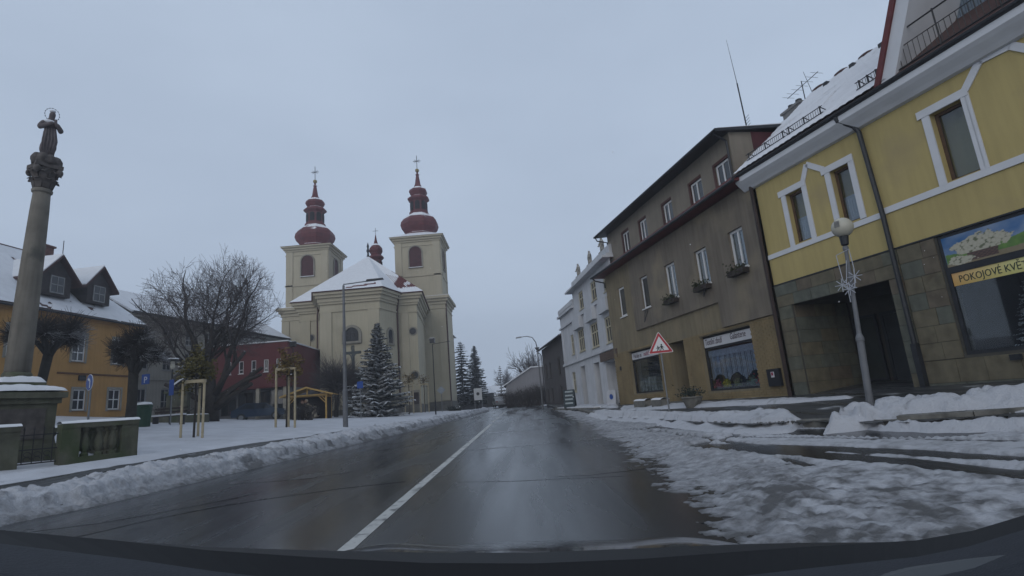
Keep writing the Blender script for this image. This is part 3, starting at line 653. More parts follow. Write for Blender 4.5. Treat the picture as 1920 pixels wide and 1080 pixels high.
def poster(u, v):
    x = u * (B_ - A) ; z = v * .85
    c = np.zeros(u.shape + (3,)); c[...] = np.array([.10, .20, .38]) + (fbm(x * 2, z * 3, 1)[..., None] - .45) * np.array([.5, .45, .3]) + (u[..., None] * .22)
    tree = (z < .42 + .2 * (fbm(x * 1.6, z, 2) - .5) + .12 * np.sin(x * 1.7 + 4.2)) & (x > .0); g = fbm(x * 9, z * 9, 3)[..., None]
    c = np.where(tree[..., None], np.array([.05, .13, .02]) + g * np.array([.12, .2, .03]), c)
    low = z < .10 + .03 * x; c = np.where(low[..., None], np.array([.22, .17, .08]) + g * .08, c)
    bx = np.abs(x - .78) < .34 - .12 * (.42 - z); bk = bx & (z > .05) & (z < .36)
    wv = (np.sin(x * 60) * np.sin(z * 80) > 0)[..., None]; c = np.where(bk[..., None], np.where(wv, np.array([.12, .06, .04]), np.array([.05, .025, .02])), c)
    fl = (np.hypot((x - .76) / .62, (z - .44) / .30) < 1.0 + .9 * (fbm(x * 6, z * 6, 5) - .5)) & (z > .26); f2 = np.hypot((x - .3) / .3, (z - .12) / .12) < 1 + 1.1 * (fbm(x * 7, z * 7, 15) - .5)
    k = chunks(x * 14, z * 14, 6)[..., None]
    return np.where((fl | f2)[..., None], np.where(k > .45, np.array([.55, .52, .40]) * (.55 + .45 * k), np.array([.13, .15, .07])), c) * .72 + .015
printed('poster', A + .08, B_ - .08, 2.805, c1 - .085, .012, poster, sw, 260, 60)
MB().box(A + .08, B_ - .08, .014, .06, 2.8, c1 - .08).build('poster_board', DARKM, sw)
printed('banner', A + .09, 7.55, 2.36, 2.655, .046, lambda u, v: np.stack([.62 + .0 * u, .36 + .22 * np.clip(u * 2, 0, 1), .10 + .16 * np.clip(u * 1.2, 0, 1) + .05 * v], -1) * (.8 + .2 * v[..., None]), sw, 40, 6)
text(sw, 'POKOJOVÉ KVĚTINY', (A + .22, .044, 2.425), .225, M('ink_green', (.02, .035, .03), .6), sx=.76)
MB().box(6.0, 6.2, -.1, -.03, .60, .72).build('vent_box', DARKM, yh)
# porch: glazed shop front at the back
o = window(yh, .75, 1.55, .35, 2.35, yd=2.1, fw=.07, cols=1, fmat=DARKM, gmat=GLASS, sill=False, name='display_case')
o2 = window(yh, 1.7, 2.6, -.2, 2.35, yd=2.1, fw=.09, cols=1, fmat=DARKM, gmat=DGLASS, sill=False, name='shop_door'); MB().tube([(2.45, 2.05, .8), (2.45, 2.05, 1.3)], .02, 6).build('handle', M('steel', (.4, .4, .4), .3, metal=1), o2)
window(yh, 2.75, 3.7, .3, 2.35, yd=2.1, fw=.07, cols=1, rows=(.72,), fmat=DARKM, gmat=DGLASS, sill=False, name='shop_window')
MB().box(.62, 3.8, -.25, 2.25, -.4, -.02 + .03).build('porch_floor', PAVEM, yh)

# ------------------------------------------------------------------ brown house
TR = math.atan2(-.9748, .2229)
th = thing('brown_house', 'grey brown rendered house with dormer storey, flower boxes and two shops below', 'house', YO, TR)
TAN = M('brown_render', (.165, .14, .11), .92, .14, .8, bump=.3, bscale=45, streak=.25, dirt=((.22, .185, .13), .5, .5))
TANG = M('ochre_render', (.20, .165, .105), .92, .14, .8, bump=.3, bscale=45, streak=.2, dirt=((.15, .13, .10), .9, .6))
BRICK = M('clinker_tile', (.22, .165, .085), .7, .2, 1.2, bump=.1, streak=.12, dirt=((.16, .10, .05), 3, .62))
L0 = -13.6
S1 = (-11.65, -8.35, .58, 2.74); S2 = (-4.75, -1.5, .42, 2.58); DR = (-7.35, -6.0, -.3, 2.66)
fw1 = [(-9.08, -8.28, 4.58, 6.15), (-6.55, -5.65, 4.5, 6.07), (-4.04, -3.16, 4.52, 5.97), (-1.7, -.86, 4.55, 6.0)]
mb = MB(); mb.wall(L0, -.06, -.5, 7.45, [(*S1, .3), (*S2, .3), (*DR, 1.1)] + [(-12.02, -11.22, 4.68, 6.27)] + [(*h_, .5) for h_ in fw1], .16)
mb.box(L0, -.06, 1.15, 9, -.5, 7.4)
mb.box(L0, L0 + .01, .0, 1.15, -.5, 7.4).build('wall', TANG, th)
fw1 = [(-9.08, -8.28, 4.58, 6.15), (-6.55, -5.65, 4.5, 6.07), (-4.04, -3.16, 4.52, 5.97), (-1.7, -.86, 4.55, 6.0)]
mb = MB(); mb.wall(-10.2, -.07, 3.70, 7.3, fw1, .24, y=-.10); mb.box(-10.2, -10.195, -.10, -.001, 3.7, 7.3).box(-10.2, -2.95, -.099, -.001, 3.69, 3.70)
mb.wall(-2.94, -.07, 2.72, 3.70, (), y=-.10); mb.box(-2.94, -2.935, -.1, -.001, 2.72, 3.7).box(-2.94, -.07, -.099, -.001, 2.715, 2.72)
mb.build('projecting_bay', TAN, th)
o = window(th, -12.02, -11.22, 4.68, 6.27, yd=.06, cols=1, fw=.1)
for i, h_ in enumerate(fw1):
    o = window(th, *h_[:2], *h_[2:], yd=.0, cols=1 if i == 0 else 2, fw=.085, split=None if i == 0 else [.52], gmat=GLASS if i else DGLASS, out=.16)
    if i:
        MB().box(h_[0] - .05, h_[1] + .05, .32, .34, h_[2], h_[3]).build('dark_interior', DARKROOM, o)
        mb = MB()
        for k in range(8):
            a = (h_[0] + h_[1]) / 2 + .05 + k * .045; mb.box(a, a + .04, .1 + .012 * (k % 2), .115 + .012 * (k % 2), h_[2] + .08, h_[3] - .08)
        mb.build('net_curtain', CURT, o)
LEAF = M('dark_foliage', (.03, .035, .016), .8, .5, 9, snow=.12)
SOILB = M('brown_box', (.03, .022, .018), .7, .3)
for i, h_ in enumerate(fw1[1:]):
    fb = thing('flower_box', ['withered flower box below the third window from the left of the brown house', 'withered flower box below the fourth window from the left of the brown house', 'withered flower box below the window nearest the yellow house'][i], 'flower box', (0, 0, 0), 0, 'flower boxes on the brown house')
    fb.matrix_world = th.matrix_basis @ Matrix.Translation(((h_[0] + h_[1]) / 2, -.26, h_[2] - .12))
    MB().box(-.46, .46, -.12, .12, -.1, .08).build('planter', SOILB, fb)
    mb = MB(); r2 = random.Random(i)
    for k in range(170):
        p = Vector((r2.uniform(-.47, .47), r2.gauss(-.02, .1), .08 + abs(r2.gauss(0, .10)) - (.16 if r2.random() < .3 else 0))); a = Vector((r2.gauss(0, 1), r2.gauss(0, 1), r2.gauss(0, 1))).normalized() * .05; b = a.orthogonal().normalized() * .03
        mb.add([p - a, p - b, p + a, p + b], [(0, 1, 2, 3)])
    mb.build('foliage', LEAF, fb)
# eaves of the first floor, with the narrow snowy strip of red roof below the dormer windows
mb = MB(); mb.hexa([(L0 - .45, -.62, 7.36), (-.1, -.62, 7.36), (-.1, .3, 7.36), (L0 - .45, .3, 7.36), (L0 - .45, -.62, 7.42), (-.1, -.62, 7.42), (-.1, .3, 7.80), (L0 - .45, .3, 7.80)]); mb.build('lower_roof', REDM, th)
U, V_ = np.meshgrid(np.linspace(0, 1, 120), np.linspace(0, 1, 10)); xx = L0 - .45 + U * (-.1 - L0 + .45); yy = -.62 + V_ * (.34 + .18 * fbm(xx * .7, xx * 0, 3))
grid('roof_snow', xx, yy, 7.425 + (yy + .62) * .413 + .03 + .02 * fbm(xx * 2, yy * 5, 4), SNOWT, parent=th)
mb = MB(); mb.tube([(L0 - .5, -.66, 7.40), (-.12, -.66, 7.38)], .06, 8); mb.tube([(L0 - .3, -.66, 7.36), (L0 - .3, -.5, 7.2), (L0 - .02, -.06, 7.0), (L0 + .0, -.06, 6.7)], .04, 6); mb.build('gutter', DARKM, th)
dw = [(-11.24, -10.46, 7.98, 9.18), (-9.13, -8.38, 7.93, 9.1), (-6.62, -5.82, 7.93, 9.02), (-4.2, -3.35, 7.87, 8.97), (-2.36, -1.5, 7.8, 8.93)]
dy = .34
mb = MB(); mb.wall(-13.35, -1.25, 7.5, 9.8, dw, .16, y=dy); mb.box(-13.35, -1.25, dy + .5, 4.5, 7.5, 9.85).box(-13.35, -13.34, dy, dy + .5, 7.5, 9.8)
mb.build('dormer_wall', M('dormer_render', (.20, .175, .14), .9, .1, 1.2, bump=.2, streak=.12), th)
MB().hexa([(-1.25, dy, 7.5), (-1.235, dy, 7.5), (-1.235, 1.3, 7.7), (-1.25, 1.3, 7.7), (-1.25, dy, 9.8), (-1.235, dy, 9.8), (-1.235, 1.3, 9.85), (-1.25, 1.3, 9.85)]).build('dormer_cheek', M('dormer_render'), th)
MB().box(-1.25, -1.225, 1.3, 4.4, 7.7, 9.86).build('dormer_cheek', M('red_boards', (.075, .018, .022), .6, .2, 3, streak=.2), th, label='dark red boarded cheek of the dormer')
BZ = M('red_brown_trim', (.07, .028, .022), .7, .2)
for h_ in dw:
    mb = MB(); mb.box(h_[0] - .14, h_[0], dy - .02, dy + .1, h_[2] - .1, h_[3] + .12).box(h_[0], h_[1], dy - .02, dy + .1, h_[3], h_[3] + .12).build('window_surround', BZ, th)
    o = window(th, *h_[:2], *h_[2:], yd=dy + .05, fw=.08, cols=2, gmat=DGLASS, out=-dy + .08, silmat=BZ)
mb = MB(); mb.hexa([(-13.7, -.25, 9.74), (-1.05, -.25, 9.74), (-1.05, 4.6, 10.2), (-13.7, 4.6, 10.2), (-13.7, -.25, 9.86), (-1.05, -.25, 9.86), (-1.05, 4.6, 10.32), (-13.7, 4.6, 10.32)]); mb.build('dormer_roof', DARKM, th)
MB().hexa([(-13.65, -.2, 9.863), (-1.1, -.2, 9.863), (-1.1, 4.6, 10.323), (-13.65, 4.6, 10.323), (-13.65, -.2, 9.90), (-1.1, -.2, 9.90), (-1.1, 4.6, 10.40), (-13.65, 4.6, 10.40)]).build('roof_snow', SNOWT, th)
mb = MB(); mb.tube([(-13.75, -.3, 9.80), (-1.05, -.3, 9.80)], .06, 8); mb.tube([(-13.6, -.3, 9.76), (-13.6, -.2, 9.55), (-13.3, dy - .05, 9.35), (-13.28, dy - .05, 7.9)], .04, 6); mb.tube([(-1.3, -.3, 9.78), (-1.34, dy - .06, 9.5), (-1.34, dy - .06, 7.9)], .045, 6); mb.build('gutter', DARKM, th)
roofplane(th, 'main_roof', [(-13.9, -.3, 7.62), (-.05, -.3, 7.62), (-.05, 5, 11.7), (-13.9, 5, 11.7)], .1, REDM)
roofplane(th, 'main_roof', [(-.05, 10, 7.62), (-13.9, 10, 7.62), (-13.9, 5.02, 11.7), (-.05, 5.02, 11.7)], .1, REDM)
roofplane(th, 'roof_snow', [(-13.9, .8, 8.55), (-.12, .8, 8.55), (-.12, 5, 11.78), (-13.9, 5, 11.78)], .06, SNOWT)
# shop fronts
SIGN = M('white_sign_board', (.50, .50, .52), .5, .06, 3); INK = M('ink_dark', (.045, .02, .03), .6); INKR = M('ink_red', (.25, .03, .06), .6)
def shop(h_, zs, label):
    x0, x1, z0, z1 = h_
    fr = MB()
    for (a, b, c, d) in ((x0, x0 + .06, z0, z1), (x1 - .06, x1, z0, z1), (x0 + .06, x1 - .06, z0, z0 + .07), (x0 + .06, x1 - .06, z1 - .07, z1), (x0 + .06, x1 - .06, zs - .06, zs)): fr.box(a, b, .16, .26, c, d)
    o = fr.build('shop_window', DARKM, th); MB().box(x0 + .06, x1 - .06, .2, .21, z0 + .07, zs - .06).build('pane', GLASS, o)
    MB().box(x0, x1, 1.0, 1.05, z0 - .1, zs).box(x0, x1, .32, 1.05, z0 - .06, z0 - .002).build('shop_interior', DARKROOM, o)
    MB().box(x0 + .07, x1 - .07, .13, .16, zs + .01, z1 - .09).build('sign_board', SIGN, o)
    return o
s1 = shop(S1, 2.30, ''); s2 = shop(S2, 2.12, '')
text(s1, 'Potřeby na', (S1[0] + .25, .128, 2.39), .3, INK, sx=.72, shear=.2); text(s1, 'mazlíčka', (S1[0] + 1.45, .128, 2.4), .3, INKR, sx=.72, shear=.2)
text(s2, 'Textilní zboží', (S2[0] + .15, .128, 2.22), .34, INK, sx=.62, shear=.2); text(s2, 'Galanterie', (S2[0] + 1.82, .128, 2.25), .34, INK, sx=.66, shear=.2)
# second shop: net curtains and small flowers behind the glass
mb = MB()
for k in range(46):
    a = S2[0] + .1 + k * .066; top = 1.88 - .1 * abs(math.sin(k * .7)); mb.box(a, a + .05, .27 + .02 * math.sin(k * 1.3), .285 + .02 * math.sin(k * 1.3), .75 + .3 * abs(math.sin(k * .19 + .3)), top)
mb.box(S2[0] + .08, S2[1] - .1, .245, .26, 1.74, 1.99); mb.build('net_curtain', M('shop_curtain', (.38, .39, .45), .9, .2, 8), s2)
for x, c_, n_ in ((-3.75, (.35, .3, .02), 0), (-2.2, (.07, .14, .10), 1), (-1.75, (.3, .03, .04), 2), (-4.3, (.25, .06, .08), 3), (-3.1, (.10, .12, .05), 4)):
    mb = MB(); r2 = random.Random(n_)
    for k in range(60):
        p = Vector((x + r2.gauss(0, .11), .25 + r2.gauss(0, .015), .56 + abs(r2.gauss(0, .12)))); mb.ball(p, .035, 5, 3)
    mb.build('shop_flowers', M('flowers_%s' % 'abcde'[n_], c_, .7, .4, 20), s2)
mb = MB(); r2 = random.Random(5)
for k in range(9): mb.box(S1[0] + .2 + k * .33, S1[0] + .42 + k * .33, .3, .6, .66, .8 + .6 * r2.random())
mb.build('shop_display', M('shop_goods', (.34, .32, .28), .7, .5, 3), s1)
dd = MB().box(DR[0] + .02, DR[1] - .02, .95, 1.05, .05, 2.6).build('door', M('dark_door', (.03, .02, .022), .5, .2), th); MB().tube([(DR[1] - .2, .9, 1.0), (DR[1] - .2, .9, 1.2)], .02, 6).build('handle', M('steel'), dd)
MB().box(DR[0] - .3, DR[1] + .3, -.35, .9, -.3, .10).build('door_step', KST, th)
# clinker tiles round the shop fronts (small: joined)
mb = MB(); zt = lambda x: 2.86 if x < -7.4 else (2.70 if x < -2.95 else 2.7)
holes_ = [S1, S2, DR]
z = -.3; row = 0
while z < 2.86:
    x = L0 + (.13 if row % 2 else 0)
    while x < -.1:
        a, b, c, d = x + .004, min(x + .25, -.07), z + .004, z + .075
        segs = [(a, b)]
        for h_ in holes_:
            if d > h_[2] and c < h_[3] + .02:
                ns = []
                for p, q in segs:
                    if q <= h_[0] or p >= h_[1]: ns.append((p, q)); continue
                    if p < h_[0]: ns.append((p, h_[0]))
                    if q > h_[1]: ns.append((h_[1], q))
                segs = ns
        if d < zt(x):
            for p, q in segs:
                if q - p > .02: mb.box(p, q, -.022 - .006 * rnd.random(), -.002, c, d)
        x += .258
    z += .081; row += 1
mb.build('brick_facing', BRICK, th, kind='stuff')
nb = MB().box(-.92, -.32, -.12, -.03, .44, .99).build('notice_box', M('black_paint', (.015, .017, .022), .4), th)
MB().box(-.72, -.56, -.125, -.121, .72, .90).build('sticker', SIGN, nb); MB().box(-.70, -.60, -.128, -.1255, .78, .88).build('sticker', INKR, nb)
for x, z in ((-8.75, 4.15), (-3.5, 4.28)):
    MB().tube([(x - .15, -.12, z + .3), (x, -.3, z - .25), (x + .15, -.12, z + .3)], .018, 5).tube([(x - .15, -.12, z + .3), (x + .15, -.12, z + .3)], .012, 5).build('flag_holder', DARKM, th)
for x, z in ((-12.9, 1.9),): MB().box(x, x + .12, -.07, -.024, z, z + .2).build('bell_box', DARKM, th)
# roof aerials and the chimney behind
ch = thing('chimney_stack', 'grey chimney stack with two pots and snow behind the brown house roof', 'chimney', (0, 0, 0))
ch.matrix_world = th.matrix_basis @ Matrix.Translation((-2.9, 5.2, 11.2))
MB().box(-.5, .5, -.3, .3, -.6, .75).box(-.58, .58, -.36, .36, .75, .85).build('stack', M('grey_masonry', (.17, .165, .16), .9, .2, 3, bump=.3, snow=.3), ch)
for x in (-.25, .2): MB().lathe([(.1, .85), (.1, 1.02), (.13, 1.04), (.13, 1.1), (.02, 1.1)], 10, (x, 0, 0)).build('pot', DARKM, ch)
an = thing('tv_aerial', 'horizontal TV aerial on a thin mast above the chimney', 'aerial', (0, 0, 0)); an.matrix_world = th.matrix_basis @ Matrix.Translation((-2.35, 5.2, 11.6))
MB().tube([(0, 0, -.6), (0, 0, 1.35)], .02, 6).build('mast', DARKM, an)
mb = MB().tube([(-.9, 0, 1.1), (.9, 0, 1.2)], .015, 5)
for k in range(7): x = -.85 + k * .28; mb.tube([(x, -.3, 1.1 + x * .055 + .05), (x, .3, 1.1 + x * .055 + .05)], .008, 4)
mb.build('boom', DARKM, an)
an = thing('whip_aerial', 'thin upright aerial beside the snowy roof ridge', 'aerial', (0, 0, 0)); an.matrix_world = th.matrix_basis @ Matrix.Translation((-1.7, 5.1, 11.7)); MB().tube([(0, 0, -.3), (-.35, 0, 1.5)], [.015, .008], 5).build('rod', DARKM, an)
an = thing('tall_aerial', 'tall guyed radio aerial on the dormer roof of the brown house', 'aerial', (0, 0, 0)); an.matrix_world = th.matrix_basis @ Matrix.Translation((-3.4, 3, 10.3))
MB().box(-.25, .25, -.2, .2, -.2, .35).build('base_box', M('grey_masonry'), an)
mb = MB().tube([(0, 0, .3), (-.1, 0, 3.2)], .03, 6).tube([(-.1, 0, 3.2), (-.25, 0, 5.5)], [.015, .006], 5)
for k in range(5): mb.tube([(-.03 - .02 * k, 0, .9 + k * .13), (.18, .05, 1.0 + k * .13)], .012, 4)
mb.build('mast', DARKM, an)
# ------------------------------------------------------------------ white building with roof statues
WO = (5.7, 30.0, .75); WR = math.atan2(-.99157, .12955)
wb = thing('white_building', 'white three storey building with parapet statues and tall dark ground floor openings', 'building', WO, WR)
WHP = M('offwhite_plaster', (.50, .51, .53), .9, .08, 1, bump=.15, streak=.15)
CREAMW = M('cream_window_frame', (.42, .38, .27), .6, .1)
up = [(-7.75, -6.5, 6.75, 8.0), (-4.4, -3.15, 6.7, 7.95), (-1.5, -.4, 6.7, 7.9)]
mid = [(-11.5, -10.55, 3.95, 5.45), (-9.1, -7.35, 3.9, 5.45), (-5.55, -3.8, 3.78, 5.35), (-2.2, -.7, 3.7, 5.25)]
gf = [(-12.3, -11.2, 1.15, 2.65, .2), (-9.4, -8.1, .0, 2.88, .7), (-5.75, -4.4, .0, 2.82, .7), (-3.0, -.5, .0, 2.62, .7)]
mb = MB(); mb.wall(-14.7, -9.5, -.5, 7.3, [mid[0], gf[0]], .18); mb.box(-14.7, -9.5, .75, 9, -.5, 7.3).box(-14.7, -14.69, 0, .75, -.5, 7.3); mb.build('wing_wall', WHP, wb)
mb = MB(); mb.wall(-9.5, .3, -.5, 8.4, up + mid[1:] + gf[1:], .18); mb.box(-9.5, .3, .75, 9, -.5, 8.4).box(-9.5, -9.49, 0, .75, 7.3, 8.4); mb.build('wall', WHP, wb)
mb = MB(); mb.box(-14.78, -9.5, -.10, 9, 7.62, 7.95).box(-14.9, -9.5, -.22, 9, 7.3, 7.45).box(-14.75, -9.5, -.06, 9, 7.45, 7.62); mb.build('wing_parapet', WHP, wb)
mb = MB(); mb.box(-9.9, .4, -.48, 9, 8.4, 8.52).box(-9.7, .35, -.2, 9, 8.52, 8.66).box(-9.5, .3, .02, 9, 8.66, 9.2); mb.build('attic_cornice', WHP, wb)
mb = MB(); mb.box(-14.8, .3, -.14, -.003, 6.32, 6.46).box(-14.8, .3, -.12, -.003, 3.28, 3.42).box(-14.75, .3, -.06, -.003, 3.42, 3.52); mb.build('string_course', WHP, wb)
for x in (-14.5, -10.3): MB().box(x, x + .45, -.06, -.003, 3.53, 6.3).build('pilaster', WHP, wb)
for h_ in mid[1:]: MB().box(h_[0] - .15, h_[1] + .15, -.30, -.003, 5.5, 6.31).build('window_apron', WHP, wb)
MB().box(-14.7, .3, -.02, .02, 9.2, 9.25).build('roof_snow', SNOWC, wb) if False else None
for h_ in up + mid: window(wb, *h_[:4], yd=.06, cols=2 if h_[1] - h_[0] < 1.4 else 3, rows=(.62,), fw=.11, fmat=CREAMW)
window(wb, *gf[0][:4], yd=.08, cols=2, rows=(.6,), fw=.1, fmat=CREAMW)
for i, h_ in enumerate(gf[1:]):
    o = MB().box(h_[0], h_[1], .62, .7, .0, h_[3]).build('door', DARKM if i < 2 else M('grey_shutter', (.16, .17, .19), .6, .1), wb)
    MB().box(h_[0] + .15, h_[1] - .15, .59, .618, .9, h_[3] - .2).build('pane', DGLASS if i < 2 else M('grey_shutter'), o)
MB().box(-3.4, .1, -.2, -.124, 2.70, 3.2).build('sign_board', M('brown_sign', (.09, .06, .045), .6, .3, 6), wb)
MB().box(-13.6, -1, -1.6, -.002, -.5, .05).build('front_step', M('kerb_concrete'), wb)
MB().box(-11.5, -1, -1.58, -.35, .051, .11).build('step_snow', SNOWC, wb)
STAT = M('weathered_sandstone', (.24, .225, .20), .9, .3, 6, bump=.3, snow=.3, snowscale=9)
def skin(name, pts, edges, mat, parent, sub=2, **pr):    # one continuous figure grown from a skeleton: (x, y, z, rx[, ry])
    me = bpy.data.meshes.new(name); me.from_pydata([p[:3] for p in pts], edges, []); me.update()
    o = link(name, me, mat, parent, **pr); sk = o.modifiers.new('body', 'SKIN'); sk.use_smooth_shade = True
    for i, p in enumerate(pts):
        me.skin_vertices[0].data[i].radius = (p[3], p[4] if len(p) > 4 else p[3]); me.skin_vertices[0].data[i].use_root = i == 0
    ss = o.modifiers.new('round', 'SUBSURF'); ss.levels = sub; ss.render_levels = sub; return o
for i, x in enumerate((-8.2, -4.95, -1.95, .05)):
    st = thing('roof_statue', ['leftmost standing stone figure on the parapet of the white building', 'second standing stone figure from the left on the white parapet', 'third standing stone figure from the left on the white parapet', 'stone parapet figure nearest the brown house'][i], 'statue', (0, 0, 0), 0, 'stone figures on the white parapet')
    st.matrix_world = wb.matrix_basis @ Matrix.Translation((x, .35, 9.2))
    MB().box(-.22, .22, -.22, .22, 0, .16).build('plinth', STAT, st)
    s = 1 if i % 2 else -1
    skin('figure', [(0, 0, .5, .17, .15), (0, .0, .18, .22, .2), (.02 * s, 0, .85, .15, .12), (.03 * s, 0, 1.02, .07), (.04 * s, -.02, 1.16, .09), (.2 * s, -.03, .86, .065), (.3 * s, -.12, .62, .055), (.16 * s, -.2, .6, .05), (-.18 * s, -.02, .84, .065), (-.26 * s, -.06, .55, .055)],
         [(0, 1), (0, 2), (2, 3), (3, 4), (2, 5), (5, 6), (6, 7), (2, 8), (8, 9)], STAT, st, sub=1)

# ------------------------------------------------------------------ dark grey house beyond
gh = thing('grey_house', 'dark grey two storey house with a snowy roof beyond the white building', 'house', (4.1, 46, .9), math.atan2(-.99357, .11326))
GRY = M('dark_grey_render', (.085, .08, .082), .92, .12, 1, bump=.2, streak=.2)
gw = [(-11.3, -10.3, 2.75, 4.35), (-8.9, -7.8, 2.75, 4.3), (-4.0, -2.9, 2.75, 4.3), (-11.3, -10.3, .4, 1.8), (-8.9, -7.8, .4, 1.8), (-4, -2.9, .4, 1.8)]
mb = MB(); mb.wall(-12.7, .5, -.6, 6.0, gw, .2); mb.box(-12.7, .5, .25, 8, -.6, 6.0).box(-12.7, -12.69, 0, .25, -.6, 6); mb.build('wall', GRY, gh)
for h_ in gw: window(gh, *h_, yd=.1, cols=2, fw=.08, fmat=M('dark_window_frame', (.05, .045, .04), .6), gmat=DGLASS)
roofplane(gh, 'roof', [(-13, -.45, 5.95), (.6, -.45, 5.95), (.6, 4, 8.3), (-13, 4, 8.3)], .12, TILE); roofplane(gh, 'roof', [(.6, 8.4, 5.95), (-13, 8.4, 5.95), (-13, 4.02, 8.3), (.6, 4.02, 8.3)], .12, TILE)
roofplane(gh, 'roof_snow', [(-12.95, -.4, 6.05), (.6, -.4, 6.05), (.6, 4, 8.38), (-12.95, 4, 8.38)], .08, SNOWT)
MB().tube([(-13.1, -.5, 5.92), (.5, -.5, 5.92)], .07, 8).tube([(-12.9, -.5, 5.88), (-12.8, -.2, 5.6), (-12.74, -.08, 5.4), (-12.74, -.08, .2)], .05, 6).build('gutter', DARKM, gh)

# ------------------------------------------------------------------ pale gable house, far cottage, barn roofs
ph = thing('pale_gable_house', 'pale windowless gable end of a house behind the bare shrubs', 'house', (0, 72, 1.6))
PALE = M('pale_render', (.24, .235, .245), .9, .06, .5, streak=.1)
MB().prism([(-1.9, -.6), (7.5, -.6), (7.5, 4.35), (1.6, 4.35), (-1.9, 2.4)], 0, 9).build('wall', PALE, ph)
MB().hexa([(-2.2, -.3, 2.2), (1.6, -.3, 4.37), (1.6, 9.3, 4.37), (-2.2, 9.3, 2.2), (-2.2, -.3, 2.36), (1.6, -.3, 4.53), (1.6, 9.3, 4.53), (-2.2, 9.3, 2.36)]).build('roof', SNOWC, ph)
MB().box(1.6, 7.6, -.2, 9.2, 4.36, 4.5).build('roof', SNOWC, ph)
MB().box(5.3, 5.9, 1, 1.6, 4.5, 5.1).build('chimney', DARKM, ph)
ct = thing('cottage', 'low dark timber cottage with a snowy hipped roof under the two spruces', 'cottage', (-9.8, 108, 1.6))
CW = M('dark_timber', (.035, .032, .03), .8, .3, 3, streak=.3)
mb = MB(); cwn = [(-2.6, -1.9, .9, 2.0), (-.4, .3, .9, 2.0), (1.5, 2.2, .9, 2.0)]; mb.wall(-4.2, 4.2, -.5, 2.5, cwn, .15); mb.box(-4.2, 4.2, .2, 6, -.5, 2.5); mb.build('wall', CW, ct)
for h_ in cwn: window(ct, *h_, yd=.05, cols=2, fw=.1)
rf = MB().add([(-4.8, -.7, 2.35), (4.8, -.7, 2.35), (4.8, 6.7, 2.35), (-4.8, 6.7, 2.35), (-1.8, 3, 4.9), (1.8, 3, 4.9)], [(0, 1, 5, 4), (1, 2, 5), (2, 3, 4, 5), (3, 0, 4), (3, 2, 1, 0)]).build('roof', M('sooty_roof', (.045, .04, .04), .8, .3, 2, snow=.35, snowscale=1.2), ct)
MB().box(-4.85, -2.0, -.75, -.5, 2.38, 2.55).build('eave_snow', SNOWC, ct)
for i, (x, y, w_, h_, lb, yw) in enumerate([(-6.5, 140, 7, 5.3, 'broad snow covered barn roof behind the spruces', .3), (-15.5, 122, 5, 5.2, 'snowy roof of a pale house just right of the church', -.2), (-1.5, 118, 5, 2.7, 'small snowy shed roof beyond the end of the road', 0)]):
    b = thing('barn' if i != 1 else 'far_house', lb, 'barn' if i != 1 else 'house', (x, y, 1.4), yw)
    MB().prism([(-w_ / 2, -.6), (w_ / 2, -.6), (w_ / 2, h_ * .35), (-w_ / 2, h_ * .35)], 0, 8).build('wall', PALE if i == 1 else CW, b)
    MB().add([(-w_ / 2 - .4, -.5, h_ * .33), (w_ / 2 + .4, -.5, h_ * .33), (w_ / 2 + .4, 8.5, h_ * .33), (-w_ / 2 - .4, 8.5, h_ * .33), (-w_ / 2 - .2, 4, h_), (w_ / 2 + .2, 4, h_)], [(0, 1, 5, 4), (1, 2, 5), (2, 3, 4, 5), (3, 0, 4), (3, 2, 1, 0)]).build('roof', SNOWC, b)
fe = thing('board_fence', 'dark upright board fence between the cottage and the bend', 'fence', (-5.6, 96, 1.7))
for k in range(26): MB().box(k * .2 - .5, k * .2 - .33, 0, .04, -.4, 1.35 + .05 * rnd.random()).build('board', CW, fe)
for z in (.2, 1.0): MB().box(-.5, 4.7, .045, .10, z, z + .09).build('rail', CW, fe)

# ------------------------------------------------------------------ church
cz = 1.0
chh = thing('church', 'cream baroque church with two red onion domed towers and a snowy apse roof', 'church', (0, 0, 0))
CRM = M('cream_plaster', (.40, .36, .265), .92, .07, .35, bump=.15, bscale=30, streak=.10, dirt=((.31, .28, .205), .3, .57))
CRL = M('light_cream_trim', (.39, .35, .26), .9, .05, .5, streak=.08)
PL = M('church_plinth', (.13, .125, .11), .9, .25, 1.5, bump=.3, streak=.2)
RED = M('red_painted_sheet', (.105, .021, .024), .62, .2, 1.5, snow=.37, snowscale=.7, soft=.06, streak=.15)
LOUV = M('red_louvre', (.06, .016, .018), .7, .2)
ROOFS = M('seamed_red_roof', (.11, .03, .028), .6, .2, 1)
SHELF = SNOWC
def poly_body(P, z0, z1, name, mat, par): return MB().vprism(P, z0, z1).build(name, mat, par)
def grow(P, d):
    c = [sum(p[i] for p in P) / len(P) for i in (0, 1)]; out = []
    n = len(P)
    for i in range(n):
        a, b, q = Vector(P[i - 1]), Vector(P[i]), Vector(P[(i + 1) % n]); e1 = (b - a).normalized(); e2 = (q - b).normalized()
        n1 = Vector((e1.y, -e1.x)); n2 = Vector((e2.y, -e2.x)); m = (n1 + n2); k = d / max(.3, (1 + n1.dot(n2)) / 1)
        out.append((b.x + m.x * k, b.y + m.y * k))
    return out
CH = [(-24.1, 59), (-21.9, 59), (-20.35, 55), (-14.05, 55), (-12.9, 58.7), (-10.85, 58.7), (-12.1, 71), (-23.6, 71)]
poly_body(CH, cz - .8, 13.2, 'chancel_wall', CRM, chh)
poly_body(grow(CH, .18), cz - .8, cz + 1.25, 'plinth', PL, chh)
mb = MB()
for d, a, b in ((.10, 12.35, 12.5), (.16, 13.2, 13.45), (.28, 13.45, 13.85), (.5, 13.85, 14.15), (.7, 14.15, 14.42)): mb.vprism(grow(CH, d), a, b)
